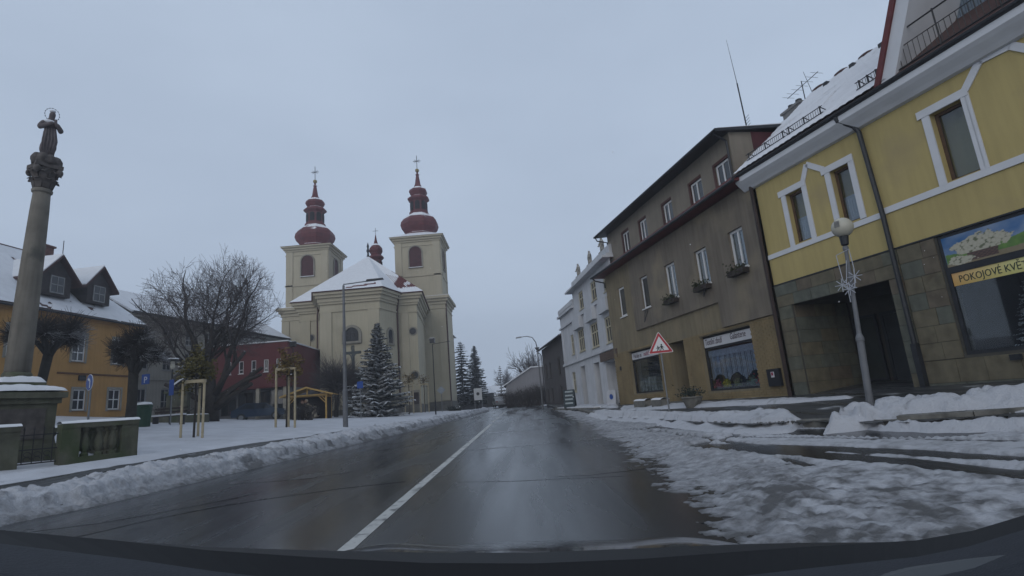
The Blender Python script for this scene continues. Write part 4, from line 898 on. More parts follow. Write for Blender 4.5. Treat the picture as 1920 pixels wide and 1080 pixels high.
mb.build('cornice', CRL, chh)
mb = MB()
for x0, x1, y in ((-20.3, -19.1, 55), (-15.3, -14.1, 55), (-23.9, -22.9, 59), (-12.6, -11.8, 58.7)): mb.box(x0, x1, y - .12, y - .002, cz + 1.26, 12.34)
mb.build('pilaster', CRL, chh)
# apse roof: hips meeting at the apex, ridge running back between the towers
E_ = grow(CH, .85); ze = 14.44; AX = (-17.6, 64, 20.8); BX = (-17.6, 71.5, 20.8)
v = [(x, y, ze) for x, y in E_] + [AX, BX]
rf = MB().add(v, [(2, 3, 8), (1, 2, 8), (0, 1, 8), (3, 4, 8), (4, 5, 8), (5, 6, 9, 8), (7, 0, 8, 9), (6, 7, 9), (7, 6, 5, 4, 3, 2, 1, 0)]).build('chancel_roof', ROOFS, chh)
def up_(p, d=.06): return (p[0], p[1], p[2] + d)
def lerp(a, b, t): return tuple(a[i] + (b[i] - a[i]) * t for i in range(3))
def snowtri(a, b, c, bare=None, n=44, name='roof_snow'):
    U, V_ = np.meshgrid(np.linspace(0, 1, n), np.linspace(0, 1, n)); A_, B_2, C_ = (np.array(q) for q in (a, b, c))
    P_ = (A_ + (B_2 - A_) * U[..., None]) * (1 - V_[..., None]) + C_ * V_[..., None]
    th = .07 + .03 * fbm(P_[..., 0] * .7, P_[..., 1] * .7, 3)
    if bare is not None: th = np.where(bare(U, V_, P_), -.08, th)
    grid(name, P_[..., 0], P_[..., 1], P_[..., 2] + th, SNOWC, parent=chh)
snowtri(v[2], v[3], AX, lambda U, V_, P_: (np.abs(V_ - (.085 + .13 * (U - .68))) < .02 + .012 * fbm(P_[..., 0], P_[..., 1], 3)) & (U > .45) & (U < .92)); snowtri(v[1], v[2], AX); snowtri(v[0], v[1], AX); snowtri(v[3], v[4], AX)
snowtri(v[4], v[5], AX, lambda U, V_, P_: (V_ < .42 - .2 * (1 - U)) & (V_ > .10 + .04 * fbm(P_[..., 0], P_[..., 1], 2)) & (fbm(P_[..., 0] * .6, P_[..., 1] * .6, 6) > .38))
snowtri(v[5], v[6], AX, lambda U, V_, P_: (V_ < .45) & (V_ > .12 + .05 * fbm(P_[..., 0], P_[..., 1], 2)) & (fbm(P_[..., 0] * .5, P_[..., 1] * .5, 6) > .42)); snowtri(v[6], BX, AX)
mb = MB()
for k in range(14):
    a = lerp(v[5], v[6], k / 13); b = lerp(AX, BX, k / 13); mb.bar(up_(lerp(a, b, .1), .03), up_(lerp(a, b, .55), .03), .05, .10)
for k in range(1, 8): a = lerp(v[4], v[5], k / 8); mb.bar(up_(lerp(a, AX, .1), .03), up_(lerp(a, AX, .5 - .02 * k), .03), .05, .1)
mb.build('roof_seam', ROOFS, chh)
MB().lathe([(.18, 0), (.1, .5), (.22, .8), (.1, 1.1), (.16, 1.4), (.01, 1.9)], 8, AX).build('finial', DARKM, chh)
# nave behind
NV = [(-28, 74), (-11.5, 74), (-11.5, 98), (-28, 98)]
poly_body(NV, cz - 1, 14.2, 'nave_wall', CRM, chh)
MB().add([(-28.5, 71.6, 14.2), (-11, 71.6, 14.2), (-11, 98.5, 14.2), (-28.5, 98.5, 14.2), (-19.5, 71.6, 20.8), (-19.5, 98.5, 20.8)], [(0, 1, 4), (1, 2, 5, 4), (2, 3, 5), (3, 0, 4, 5), (3, 2, 1, 0)]).build('nave_roof', SNOWC, chh)
def arched(par, xc, y, z0, z1, w_, name, gm, ring=.22, dp=.22):
    o = MB().archring(xc - w_ / 2, xc + w_ / 2, z0, z1, ring, y - dp, y - .002).build(name, M('stone_surround', (.22, .205, .17), .85, .15, 3), par)
    MB().arch(xc - w_ / 2, xc + w_ / 2, z0, z1, y - .05, y - .003).build('pane' if gm is DGLASS else 'louvre', M('church_window_dark', (.02, .022, .026), .5, .3) if gm is DGLASS else gm, o); return o
o = arched(chh, -17.0, 55, 9.1, 10.55, 1.45, 'window', DGLASS, .28)
mb = MB()
for k in range(4): mb.box(-17.55 + k * .36, -17.52 + k * .36, 54.9, 54.945, 9.15, 10.3)
for k in range(3): mb.box(-17.68, -16.32, 54.905, 54.94, 9.35 + k * .35, 9.38 + k * .35)
mb.build('glazing_bar', DARKM, o)
# small window of the slanted wall, wall niche and round openings
sx_, sy_ = -13.48, 56.85; ang = math.atan2(58.7 - 55, -12.9 + 14.05)
def local(par, x, y, rz):
    e = bpy.data.objects.new('window', None); return e
wd_ = MB(); wd_.archring(-.45, .45, 0, 1.5, .24, -.14, .0).build('window', M('stone_surround'), chh)
o = C.objects[-1] if False else bpy.context.scene.objects[-1]
o = [q for q in chh.children if q.name.startswith('window')][-1]; o.location = (-13.5 + .0, 56.8, 8.8); o.rotation_euler = (0, 0, ang)
MB().arch(-.45, .45, 0, 1.5, -.05, -.003).build('pane', DGLASS, o)
for x, y, z, r_ in ((-10.75 - .62, 58.7, 10.2, .36), (-22.85, 59, 10.45, .34), (-10.75 - .6, 58.7, 5.35, .38)):
    mb = MB(); mb.prism([(x + r_ * 1.4 * math.cos(t), z + r_ * 1.4 * math.sin(t)) for t in np.linspace(0, 2 * math.pi, 17)[:-1]], y - .05, y - .002); o = mb.build('round_window', M('stone_surround'), chh)
    MB().prism([(x + r_ * math.cos(t), z + r_ * math.sin(t)) for t in np.linspace(0, 2 * math.pi, 17)[:-1]], y - .08, y - .052).build('pane', M('church_window_dark'), o)
o = MB().box(-11.75, -11.57, 58.5, 58.695, cz, 3.75).box(-10.98, -10.86, 58.5, 58.695, cz, 3.75).box(-11.57, -10.98, 58.5, 58.695, 3.5, 3.75).build('door_surround', M('stone_surround'), chh)
MB().box(-11.57, -10.98, 58.6, 58.69, cz, 3.5).build('door', M('dark_door'), chh)
RPIPE = M('red_brown_pipe', (.06, .03, .026), .6, .2)
MB().tube([(-21.2, 56.3, 14.4), (-21.35, 57.2, 13.2), (-21.45, 57.2, 12.5), (-21.45, 57.2, cz)], .09, 8).build('downpipe', RPIPE, chh)
MB().tube([(-12.6, 57.7, 14.4), (-12.85, 58.35, 13.3), (-12.95, 58.3, 12.6), (-12.95, 58.3, cz)], .09, 8).build('downpipe', RPIPE, chh)
MB().tube([(-8.85, 69.7, 16.2), (-8.95, 69.75, 15), (-8.95, 69.75, cz)], .09, 8).build('downpipe', RPIPE, chh)
# towers
def tower(x0, x1, wx, dz):
    y0, y1 = 70, 76
    e = .38
    lo = [(x0 - e, y0 - .25), (x1 + e, y0 - .25), (x1 + e, y1 + .5), (x0 - e, y1 + .5)]; up2 = [(x0, y0), (x1, y0), (x1, y1), (x0, y1)]
    t = MB().vprism(lo, cz - 1, 15.6).build('tower_wall', CRM, chh)
    MB().vprism(up2, 15.61, 24.2).build('belfry_wall', CRM, chh)
    MB().vprism(grow(lo, .15), cz - 1, cz + 1.5).build('plinth', PL, chh)
    mb = MB()
    for d, a, b in ((.08, 14.6, 14.75), (.12, 15.2, 15.6), (.35, 15.6, 15.95), (.6, 15.95, 16.3)): mb.vprism(grow(lo, d), a, b)
    mb.build('tower_cornice', CRL, chh); mb = MB()
    for d, a, b in ((.08, 23.6, 23.75), (.14, 24.2, 24.45), (.32, 24.45, 24.75), (.55, 24.75, 24.95)): mb.vprism(grow(up2, d), a, b)
    mb.build('belfry_cornice', CRL, chh); MB().vprism(grow(up2, .10), 19.3, 19.5).build('belfry_string_course', CRL, chh)
    mb = MB(); mb.vprism(grow(lo, .55), 16.302, 16.36); mb.build('ledge_snow', SNOWC, chh)
    mb = MB()
    for a, b in ((x0 + .02, x0 + .95), (x1 - .95, x1 - .02)): mb.box(a, b, y0 - .1, y0 - .002, 16.4, 24.18)
    for a, b in ((x0 - e + .02, x0 - e + 1.0), (x1 + e - 1.0, x1 + e - .02)): mb.box(a, b, y0 - .37, y0 - .252, cz + 1.6, 14.5)
    for ya, yb in ((y0 + .02, y0 + .95), (y1 - .95, y1 - .02)): mb.box(x1 + .002, x1 + .1, ya, yb, 16.4, 24.18)
    mb.build('tower_pilaster', CRL, chh)
    o = arched(chh, wx, y0, 20.65, 23.55, 1.66, 'belfry_window', LOUV, .16, .16)
    mb = MB()
    for k in range(9): mb.box(wx - .8, wx + .8, y0 - .075, y0 - .052, 20.75 + k * .27, 20.87 + k * .27)
    mb.build('louvre_slat', LOUV, o); MB().box(wx - .95, wx + .95, y0 - .24, y0 - .162, 20.53, 20.6).build('sill_snow', SNOWC, o)
    # side belfry window
    mb = MB(); mb.archring(-.8, .8, 0, 2.9, .16, -.14, .0); o = mb.build('belfry_window', M('stone_surround'), chh); o.location = (x1 + .002, (y0 + y1) / 2, 20.65); o.rotation_euler = (0, 0, math.pi / 2); MB().arch(-.8, .8, 0, 2.9, -.05, -.003).build('louvre', LOUV, o)
    xc, yc = (x0 + x1) / 2, (y0 + y1) / 2; c = (xc, yc, dz)
    # flared skirt roof
    b = grow(up2, .62); z0 = 24.955
    n8 = [(xc + 2.15 * math.cos(a), yc + 2.15 * math.sin(a), 25.75 + dz) for a in [R(22.5 + 45 * k) for k in range(8)]]
    q = [(b[0][0], b[0][1], z0), (b[1][0], b[1][1], z0), (b[2][0], b[2][1], z0), (b[3][0], b[3][1], z0)] + n8
    MB().add(q, [(0, 1, 10, 9), (1, 11, 10), (1, 2, 4, 11), (2, 5, 4), (2, 3, 6, 5), (3, 7, 6), (3, 0, 8, 7), (0, 9, 8), (3, 2, 1, 0), (4, 5, 6, 7, 8, 9, 10, 11)]).build('skirt_roof', M('skirt_sheet', (.12, .025, .025), .55, .2, .8, snow=.62, snowscale=.6), chh)
    A8 = R(22.5)
    MB().lathe([(2.2, 25.6), (2.2, 25.9), (2.05, 26.0), (2.15, 26.25), (2.6, 26.75), (2.78, 27.3), (2.68, 27.8), (2.3, 28.3), (1.75, 28.75), (1.45, 29.0)], 8, c, A8).build('onion_dome', RED, chh)
    lw_ = MB().lathe([(1.42, 28.98), (1.42, 29.35), (1.25, 29.4), (1.22, 31.0), (1.35, 31.1), (1.6, 31.3), (1.6, 31.5), (1.3, 31.75)], 8, c, A8).build('lantern', M('red_sheet_plain', (.105, .021, .024), .62, .2, 1.5, streak=.15), chh)
    for k in range(8):
        a = R(45 * k); p = MB().arch(-.34, .34, 29.6, 30.9, -1.22, -1.12); w2 = p.build('lantern_opening', M('black_void', (.012, .012, .014), .9), lw_); w2.location = c; w2.rotation_euler = (0, 0, a)
    MB().lathe([(1.2, 31.75), (1.0, 31.9), (1.2, 32.15), (1.36, 32.5), (1.25, 32.85), (.9, 33.1), (.55, 33.35)], 8, c, A8).build('small_dome', RED, chh)
    MB().lathe([(.62, 33.3), (.42, 33.8), (.3, 34.6), (.2, 35.2), (.3, 35.3), (.16, 35.45), (.12, 35.75)], 8, c, A8).build('spire', RED, chh)
    GOLD = M('dull_gilding', (.22, .17, .07), .4, .2, metal=.6)
    mb = MB().ball((xc, yc, 36.0 + dz), .3, 10, 7); mb.build('ball', GOLD, chh)
    mb = MB().tube([(xc, yc, 36.2 + dz), (xc, yc, 38.4 + dz)], .045, 6).tube([(xc - .55, yc, 37.5 + dz), (xc + .55, yc, 37.5 + dz)], .045, 6)
    for s in (-1, 1): mb.tube([(xc - .4 * s, yc, 37.25 + dz), (xc + .4 * s, yc, 37.75 + dz)], .025, 5)
    mb.build('cross', M('dark_iron'), chh)
tower(-15.6, -9.42, -12.78, .15); tower(-30.5, -24.75, -27.55, -.25)
c = (-18.8, 72.5, 0)
MB().lathe([(.9, 19.5), (.9, 21.2), (.75, 21.3), (.72, 22.7), (.9, 22.9), (1.1, 23.1), (.95, 23.35), (.75, 23.5)], 12, c).build('ridge_turret', M('red_sheet_plain'), chh)
mb = MB()
for k in range(6): a = R(60 * k); mb.add([], []); mb.box(-18.8 + .70 * math.cos(a) - .14, -18.8 + .70 * math.cos(a) + .14, 72.5 + .70 * math.sin(a) - .14, 72.5 + .70 * math.sin(a) + .14, 21.45, 22.55)
mb.build('turret_opening', M('black_void'), chh)
MB().lathe([(.7, 23.45), (.75, 23.7), (.95, 24.1), (.9, 24.5), (.6, 24.9), (.3, 25.2), (.15, 25.9), (.06, 26.5)], 12, c).build('turret_dome', RED, chh)
MB().tube([(-18.8, 72.5, 26.4), (-18.8, 72.5, 27.6)], .03, 5).tube([(-19.2, 72.5, 27.15), (-18.4, 72.5, 27.15)], .03, 5).build('turret_cross', M('dark_iron'), chh)
# ================================================================== LEFT SIDE OF THE SQUARE
# ------------------------------------------------------------------ orange house
K = 1.235
oh = thing('orange_house', 'orange plastered old house with two dark gabled dormers in its snowy roof', 'house', (-29.9, 42, 2.53), math.atan2(1, .1))
ORG = M('orange_plaster', (.40, .225, .075), .9, .10, .8, bump=.2, streak=.12, dirt=((.32, .175, .06), .6, .6))
X0 = -15
ow = [(-5.85, -4.85, 4.2, 6.1), (-2.55, -1.6, 4.2, 6.1), (-10.2, -9.2, 4.2, 6.1), (-13, -12, 4.2, 6.1)]; ol = [(-5.5, -4.5, .88, 2.3), (-2.65, -1.6, .88, 2.35)]
mb = MB(); mb.wall(X0, 0, -1, 7.3, ow + ol + [(-8.1, -7.0, -1, 2.45, .5)], .2); mb.box(X0, 0, .55, 11, -1, 7.3).box(-.01, 0, 0, .55, -1, 7.3); mb.build('wall', ORG, oh)
MB().arch(-8.1, -7.0, -1, 2.4, .3, .5).build('gate', M('dark_door'), oh)
MB().archring(-8.05, -7.05, -1, 2.35, .22, -.06, -.002, sill=False).build('gate_surround', M('stone_surround'), oh)
MB().box(X0, -8.3, -.06, -.002, -1, .35).build('plinth', PL, oh); MB().box(-6.8, 0, -.06, -.002, -1, .35).build('plinth', PL, oh)
MB().box(-6.8, 0, -.05, -.002, 3.3, 3.42).build('string_course', M('dull_red_band', (.12, .06, .03), .9, .2), oh)
MB().box(X0, .05, -.18, -.002, 7.1, 7.3).build('cornice', ORG, oh)
MB().box(-5.2, -4.7, -.12, -.002, 2.9, 3.25).build('wall_lamp', DARKM, oh)
for h_ in ow + ol:
    MB().box(h_[0] - .16, h_[0], -.03, -.002, h_[2] - .1, h_[3] + .16).box(h_[1], h_[1] + .16, -.03, -.002, h_[2] - .1, h_[3] + .16).box(h_[0], h_[1], -.03, -.002, h_[3], h_[3] + .16).build('window_surround', M('grey_surround', (.25, .24, .21), .9, .15), oh)
    window(oh, *h_, yd=.05, cols=2, rows=(.33, .66) if h_[2] > 3 else (.5,), fw=.09, out=.1, silmat=M('grey_surround'))
ew, rz, rd = 7.32, 11.6, 5.2
def hiproof(par, x0, x1, y0, y1, ze, zr, ov, mat, smat, name='roof', hipl=4., hipr=4.):
    ym = (y0 + y1) / 2
    v = [(x0 - ov, y0 - ov, ze), (x1 + ov, y0 - ov, ze), (x1 + ov, y1 + ov, ze), (x0 - ov, y1 + ov, ze), (x0 + hipl, ym, zr), (x1 - hipr, ym, zr)]
    MB().add(v, [(0, 1, 5, 4), (1, 2, 5), (2, 3, 4, 5), (3, 0, 4), (3, 2, 1, 0)]).build(name, mat, par)
    def patch(a, b, c, d, s):
        U, V_ = np.meshgrid(np.linspace(.0, 1, 90), np.linspace(0.01, 1, 50)); A_, B_2, C_, D_ = (np.array(q) for q in (a, b, c, d))
        P_ = ((A_ * (1 - U[..., None]) + B_2 * U[..., None]) * (1 - V_[..., None]) + (D_ * (1 - U[..., None]) + C_ * U[..., None]) * V_[..., None])
        th = .06 + .04 * fbm(U * 9, V_ * 6, s) - .2 * ((fbm(U * 22, V_ * 14, s + 3) > .73))
        grid('roof_snow', P_[..., 0], P_[..., 1], P_[..., 2] + th, smat, parent=par)
    patch(v[0], v[1], v[5], v[4], 1); patch(v[1], v[2], v[5], v[5], 2); patch(v[3], v[0], v[4], v[4], 5)
    MB().tube([v[4], v[5]], .1, 6).tube([v[5], v[1]], .07, 5).tube([v[4], v[0]], .07, 5).build('ridge', M('dark_ridge_tile', (.06, .03, .028), .8, .2), par)
hiproof(oh, X0, 0, 0, 11, ew, 12.9, .35, TILE, SNOWT, hipl=3.5, hipr=3)
for i, (xc, wd_) in enumerate(((-7.0, 2.9), (-3.7, 2.7))):
    z0 = 8.6; yb = .45; d_ = thing('x', '', '') if False else None
    o = MB().prism([(xc - wd_ * .36, z0), (xc + wd_ * .36, z0), (xc + wd_ * .36, z0 + 1.4), (xc, z0 + 2.5), (xc - wd_ * .36, z0 + 1.4)], yb, 4.2).build('dormer', M('dark_shingle', (.035, .03, .03), .8, .3, 4), oh)
    for s in (1, -1):
        q = [(xc + s * wd_ / 2 * 1.06, z0 + .95), (xc + s * wd_ / 2 * 1.06, z0 + 1.1), (xc, z0 + 2.85), (xc, z0 + 2.68)]
        MB().prism(q if s > 0 else q[::-1], yb - .35, 4.6).build('dormer_roof', M('dark_ridge_tile'), o)
        q = [(xc + s * wd_ / 2 * 1.0, z0 + 1.19), (xc + s * wd_ / 2, z0 + 1.27), (xc, z0 + 2.96), (xc, z0 + 2.86)]
        MB().prism(q if s > 0 else q[::-1], yb - .28, 4.6).build('dormer_snow', SNOWC, o)
    window(oh, xc - .5, xc + .5, z0 + .15, z0 + 1.35, yd=yb - .07, cols=2, rows=(.5,), fw=.07, fmat=M('grey_paint', (.22, .22, .22), .6), sill=False, name='dormer_window')
MB().box(-2.9, -2.2, 6.2, 6.9, 11.8, 14.0).box(-3.0, -2.1, 6.1, 7.0, 14.0, 14.15).build('chimney', M('red_chimney_brick', (.12, .06, .05), .9, .3, 5), oh)
MB().tube([(X0, -.42, 7.28), (.4, -.42, 7.28)], .08, 6).build('gutter', DARKM, oh)
MB().tube([(-2.1, 5.5, 12), (-2.1, 5.5, 14.6)], .03, 5).build('lightning_rod', DARKM, oh)
nb_ = thing('neighbour_house', 'pale house eave jutting in at the left edge above the column base', 'house', (-19.5, 18.2, 1.4), math.atan2(1, .1))
MB().box(-9, -.5, .2, 8, -1, 7.0).build('wall', PALE, nb_); MB().box(-9, .1, -.35, 8, 7.02, 7.35).build('cornice', M('grey_paint'), nb_); MB().box(-9, .25, -.5, 8, 7.36, 7.58).build('roof_edge', DARKM, nb_)

# ------------------------------------------------------------------ grey beige house, red annexe, lit right part of the row behind
def rowhouse(nm, lb, loc, wd_, z1, mat, xs_, zz_, fm):
    g = thing(nm, lb, 'house', loc, math.atan2(1, .2)); wn = [(x, x + .95, z, z + h_) for z, h_ in zz_ for x in xs_]
    mb = MB(); mb.wall(0, wd_, -1, z1, wn, .18); mb.box(0, wd_, .22, 9, -1, z1).box(wd_ - .01, wd_, 0, .22, -1, z1).box(0, .01, 0, .22, -1, z1); mb.build('wall', mat, g)
    for h_ in wn: window(g, *h_, yd=.08, cols=2, rows=(.35,), fw=.1, fmat=fm)
    MB().box(0, wd_, -.08, -.002, 3.3, 3.5).build('string_course', mat, g); MB().box(0, wd_, -.3, -.002, z1 - .35, z1 - .05).build('cornice', mat, g); MB().box(0, wd_, -.5, -.302, z1 - .15, z1 + .05).build('gutter', DARKM, g)
    roofplane(g, 'roof', [(-.2, -.5, z1 + .06), (wd_ + .2, -.5, z1 + .06), (wd_ + .2, 4.5, z1 + 3.0), (-.2, 4.5, z1 + 3.0)], .15, SNOWT); roofplane(g, 'roof', [(wd_ + .2, 9.5, z1 + .06), (-.2, 9.5, z1 + .06), (-.2, 4.52, z1 + 3.0), (wd_ + .2, 4.52, z1 + 3.0)], .15, SNOWT)
    return g
GB = M('beige_render', (.25, .235, .205), .9, .1, .5, streak=.15)
g = rowhouse('beige_house', 'long pale beige house with a snowy roof behind the big bare tree', (-31.9, 43.2, 2.6), 12.4, 8.9, GB, (1.2, 3.6, 6, 8.4, 10.6), ((.9, 1.7), (4.2, 1.7), (6.6, 1.5)), M('grey_paint', (.22, .22, .22), .6))
g = rowhouse('lit_row_house', 'right part of the pale row with light put into its wall colour and a snowy roof seen between the red annexe and the church', (-29.4, 55.6, 2.4), 8.6, 8.9, M('lit_beige_render', (.38, .39, .40), .9, .06, .5), (1, 2.9, 4.8, 6.7), ((3.9, 1.8), (6.5, 1.5)), WHITEW)  # right part of the row: being lit is put into the paler wall colour
for g_ in ('beige_house', 'lit_row_house'):
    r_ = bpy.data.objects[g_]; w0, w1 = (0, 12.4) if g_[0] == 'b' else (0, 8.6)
    for x in (w0, w1 - .03): MB().add([(x, 0, 8.9), (x, 9, 8.9), (x, 4.5, 11.8), (x + .03, 0, 8.9), (x + .03, 9, 8.9), (x + .03, 4.5, 11.8)], [(0, 1, 2), (5, 4, 3), (0, 3, 4, 1), (1, 4, 5, 2), (2, 5, 3, 0)]).build('gable', GB if g_[0] == 'b' else MATS['lit_beige_render'], r_)
ra = thing('red_annexe', 'red cubic modern annexe with narrow windows beside the big tree', 'building', (-27.6, 47.5, 2.25), R(2))
RDA = M('dark_red_panel', (.105, .024, .026), .75, .1, .6, streak=.1)
rw = [(x, x + .42, 3.75, 4.85) for x in (1.6, 2.7, 3.8, 4.9, 6.0)]
mb = MB(); mb.wall(0, 7.0, 2.35, 6.35, rw, .12); mb.box(0, 7, .15, 9, 2.35, 6.35).box(6.99, 7, 0, .15, 2.35, 6.35).box(0, .01, 0, .15, 2.35, 6.35).box(.01, 6.99, 0.01, .15, 2.34, 2.36); mb.build('wall', RDA, ra)
for h_ in rw: window(ra, *h_, yd=.05, cols=1, rows=(.3,), fw=.06)
MB().box(0, 7, 1.4, 9, -1, 2.34).build('ground_floor_wall', M('annexe_grey', (.16, .16, .165), .8, .1), ra)  # plain grey wall of the set-back ground floor
for x in (.6, 2.1, 3.6): o = window(ra, x, x + 1.3, .2, 2.1, yd=1.3, cols=2, fw=.07, fmat=DARKM, sill=False, name='ground_window')
o = window(ra, 5.0, 6.2, -.2, 2.2, yd=1.3, cols=2, fw=.07, fmat=M('grey_paint'), sill=False, name='entrance_door')
for x in (.2, 4.2, 6.6): MB().box(x, x + .3, .1, .4, -1, 2.34).build('pillar', M('pale_column', (.36, .33, .27), .8, .1), ra)
MB().box(-.1, 7.1, -.1, 9, 6.352, 6.45).build('roof_snow', SNOWC, ra)
# ------------------------------------------------------------------ column, statue on it, balustrade
COLM = M('column_sandstone', (.17, .155, .13), .9, .2, 2, bump=.4, bscale=25, streak=.3, dirt=((.08, .08, .07), 1.5, .6))
DST = M('dark_sandstone', (.085, .075, .07), .9, .35, 4, bump=.5, bscale=20, snow=.18, snowscale=8, soft=.2)
MOSS = M('mossy_sandstone', (.095, .095, .068), .9, .3, 2.5, bump=.4, bscale=20, streak=.25, dirt=((.05, .065, .03), 1.2, .52))
CX, CY, CZ = -14.2, 15.0, 1.02
col = thing('column', 'tall round stone column on a snowy pedestal at the left edge', 'column', (CX, CY, CZ), R(-30))
MB().box(-.95, .95, -.95, .95, -.5, .35).box(-.75, .75, -.75, .75, .35, 1.45).box(-.82, .82, -.82, .82, 1.45, 1.6).box(-.92, .92, -.92, .92, 1.6, 1.76).build('pedestal', MOSS, col)
for k in range(4):
    a = k * math.pi / 2; p = MB().box(-.5, .5, -.775, -.752, .5, 1.32).build('pedestal_panel', DST, col); p.rotation_euler = (0, 0, a)
U, V_ = np.meshgrid(np.linspace(-.9, .9, 34), np.linspace(-.9, .9, 34)); d = np.maximum(np.abs(U), np.abs(V_))
grid('pedestal_snow', U, V_, 1.74 + np.clip((.92 - d) * 1.4, 0, .13) + .05 * fbm(U * 3, V_ * 3, 4) + .22 * np.exp(-((d - .45) / .25) ** 2) * fbm(U * 2, V_ * 2, 5), SNOWC, parent=col)
MB().box(-.52, .52, -.52, .52, 1.7, 2.05).build('plinth', MOSS, col)
U, V_ = np.meshgrid(np.linspace(-.52, .52, 20), np.linspace(-.52, .52, 20)); d = np.maximum(np.abs(U), np.abs(V_))
grid('plinth_snow', U, V_, 2.04 + np.clip((.53 - d) * 1.2, 0, .12) + .12 * fbm(U * 4, V_ * 4, 6) * np.clip((.53 - d) * 5, 0, 1), SNOWC, parent=col)
MB().lathe([(.5, 2.05), (.5, 2.12), (.46, 2.16), (.42, 2.22), (.43, 2.3), (.385, 2.36)], 24).build('base_moulding', MOSS, col)
MB().lathe([(.375, 2.36), (.37, 3.4), (.355, 4.6), (.33, 5.8), (.295, 7.2), (.27, 7.75)], 28).build('shaft', COLM, col, smooth=True)
MB().lathe([(.27, 7.75), (.32, 7.78), (.33, 7.85), (.28, 7.89)], 24).build('neck_ring', COLM, col)
MB().lathe([(.27, 7.89), (.27, 8.1), (.30, 8.25), (.36, 8.4), (.44, 8.5)], 20).build('capital_bell', DST, col)
mb = MB(); rr = random.Random(2)
for row, (z0, r0, hh) in enumerate(((7.9, .29, .28), (8.08, .31, .34))):
    for k in range(8):
        a = (k + .5 * row) * math.pi / 4; u = Vector((math.cos(a), math.sin(a), 0)); s = Vector((-math.sin(a), math.cos(a), 0)); w_ = .13
        pts = [u * r0 + Vector((0, 0, z0)), u * (r0 + .05) + Vector((0, 0, z0 + hh * .6)), u * (r0 + .15) + Vector((0, 0, z0 + hh)), u * (r0 + .22) + Vector((0, 0, z0 + hh * .82))]
        ws = [w_ * .7, w_, w_ * .8, w_ * .25]
        for i in range(3):
            a1, a2 = pts[i] - s * ws[i], pts[i] + s * ws[i]; b1, b2 = pts[i + 1] - s * ws[i + 1], pts[i + 1] + s * ws[i + 1]; o_ = u * -.05
            mb.hexa([a1 + o_, a2 + o_, a2, a1, b1 + o_, b2 + o_, b2, b1])
mb.build('acanthus_leaves', DST, col, kind='stuff')
for k in range(4):
    a = R(45 + 90 * k); c = (.50 * math.cos(a), .50 * math.sin(a), 8.43)
    MB().ball(c, .12, 10, 7, (1, 1, 1.05)).build('volute', DST, col)
ab = [(.62 * math.cos(R(45 + 90 * k)) , .62 * math.sin(R(45 + 90 * k))) for k in range(4)]; P = []
for k in range(4):
    a, b = ab[k], ab[(k + 1) % 4]; m = ((a[0] + b[0]) / 2 * .86, (a[1] + b[1]) / 2 * .86); P += [a, m]
MB().vprism(P, 8.54, 8.66).build('abacus', DST, col)
for o in col.children:
    if o.name.split('.')[0] in ('base_moulding', 'shaft', 'neck_ring', 'capital_bell', 'acanthus_leaves', 'volute', 'abacus'): o.scale = (.78, .78, 1)
    if o.name.startswith('volute'): pass
col.rotation_euler = (Matrix.Rotation(R(1.3), 4, 'Y') @ Matrix.Rotation(R(-30), 4, 'Z')).to_euler()
mst = thing('column_statue', 'weathered stone statue of a praying robed woman with a ring of stars on the column', 'statue', (CX + .2, CY, CZ + 8.66), R(52)); mst.scale = (.82, .82, 1)
MB().lathe([(.42, 0), (.44, .1), (.38, .22), (.30, .30), (.01, .34)], 14).build('cloud_base', DST, mst, smooth=True)
mb = MB(); rr = random.Random(8)
for k in range(9): a = k * .7; mb.ball((.3 * math.cos(a), .3 * math.sin(a), .14 + .1 * rr.random()), .15 + .05 * rr.random(), 8, 5)
mb.build('cloud_folds', DST, mst, smooth=True)
# facing -y: hands joined before the chest
FIG = M('statue_stone', (.105, .09, .09), .9, .3, 5, bump=.5, bscale=18, snow=.10, snowscale=7, soft=.2)
skin('figure', [(0, 0, .95, .21, .17), (0, 0, .55, .25, .20), (-.03, .02, .30, .16, .15), (.0, 0, 1.2, .16, .13), (0, 0, 1.42, .20, .13), (.0, -.02, 1.55, .075), (.03, -.04, 1.72, .12, .125), (.03, -.04, 1.84, .08),
               (.22, 0, 1.42, .085), (.34, -.08, 1.2, .095), (.10, -.26, 1.38, .06), (-.22, 0, 1.42, .085), (-.34, -.08, 1.2, .095), (.06, -.27, 1.40, .06), (.10, -.30, 1.52, .04), (.25, .0, .75, .11), (-.24, .03, .62, .10)],
     [(0, 1), (1, 2), (0, 3), (3, 4), (4, 5), (5, 6), (6, 7), (4, 8), (8, 9), (9, 10), (4, 11), (11, 12), (12, 13), (10, 14), (1, 15), (1, 16)], FIG, mst)
mb = MB()
for k in range(9):
    a = R(-60 + k * 25); x = -.16 + .04 * k; mb.tube([(x * .9, -.11 - .02 * (k % 2), 1.25), (x * 1.25, -.2 - .03 * (k % 2), .8), (x * 1.05 - .03, -.17, .30)], [.025, .036, .035], 5)
mb.build('robe_folds', FIG, mst, smooth=True)
MB().ball((-.02, -.02, 1.47), .21, 10, 6, (1, .75, .35)).build('shoulder_snow', SNOWC, mst, smooth=True)
MB().ball((.03, .0, 1.87), .10, 10, 6, (1, 1, .45)).build('head_snow', SNOWC, mst, smooth=True)
mb = MB(); ring = [(.03 + .22 * math.cos(t), .06, 1.78 + .22 * math.sin(t)) for t in np.linspace(R(-50), R(230), 13)]
for q in ring: mb.ball(q, .018, 6, 4)
mb.tube(ring, .005, 4); mb.build('star_ring', DARKM, mst)
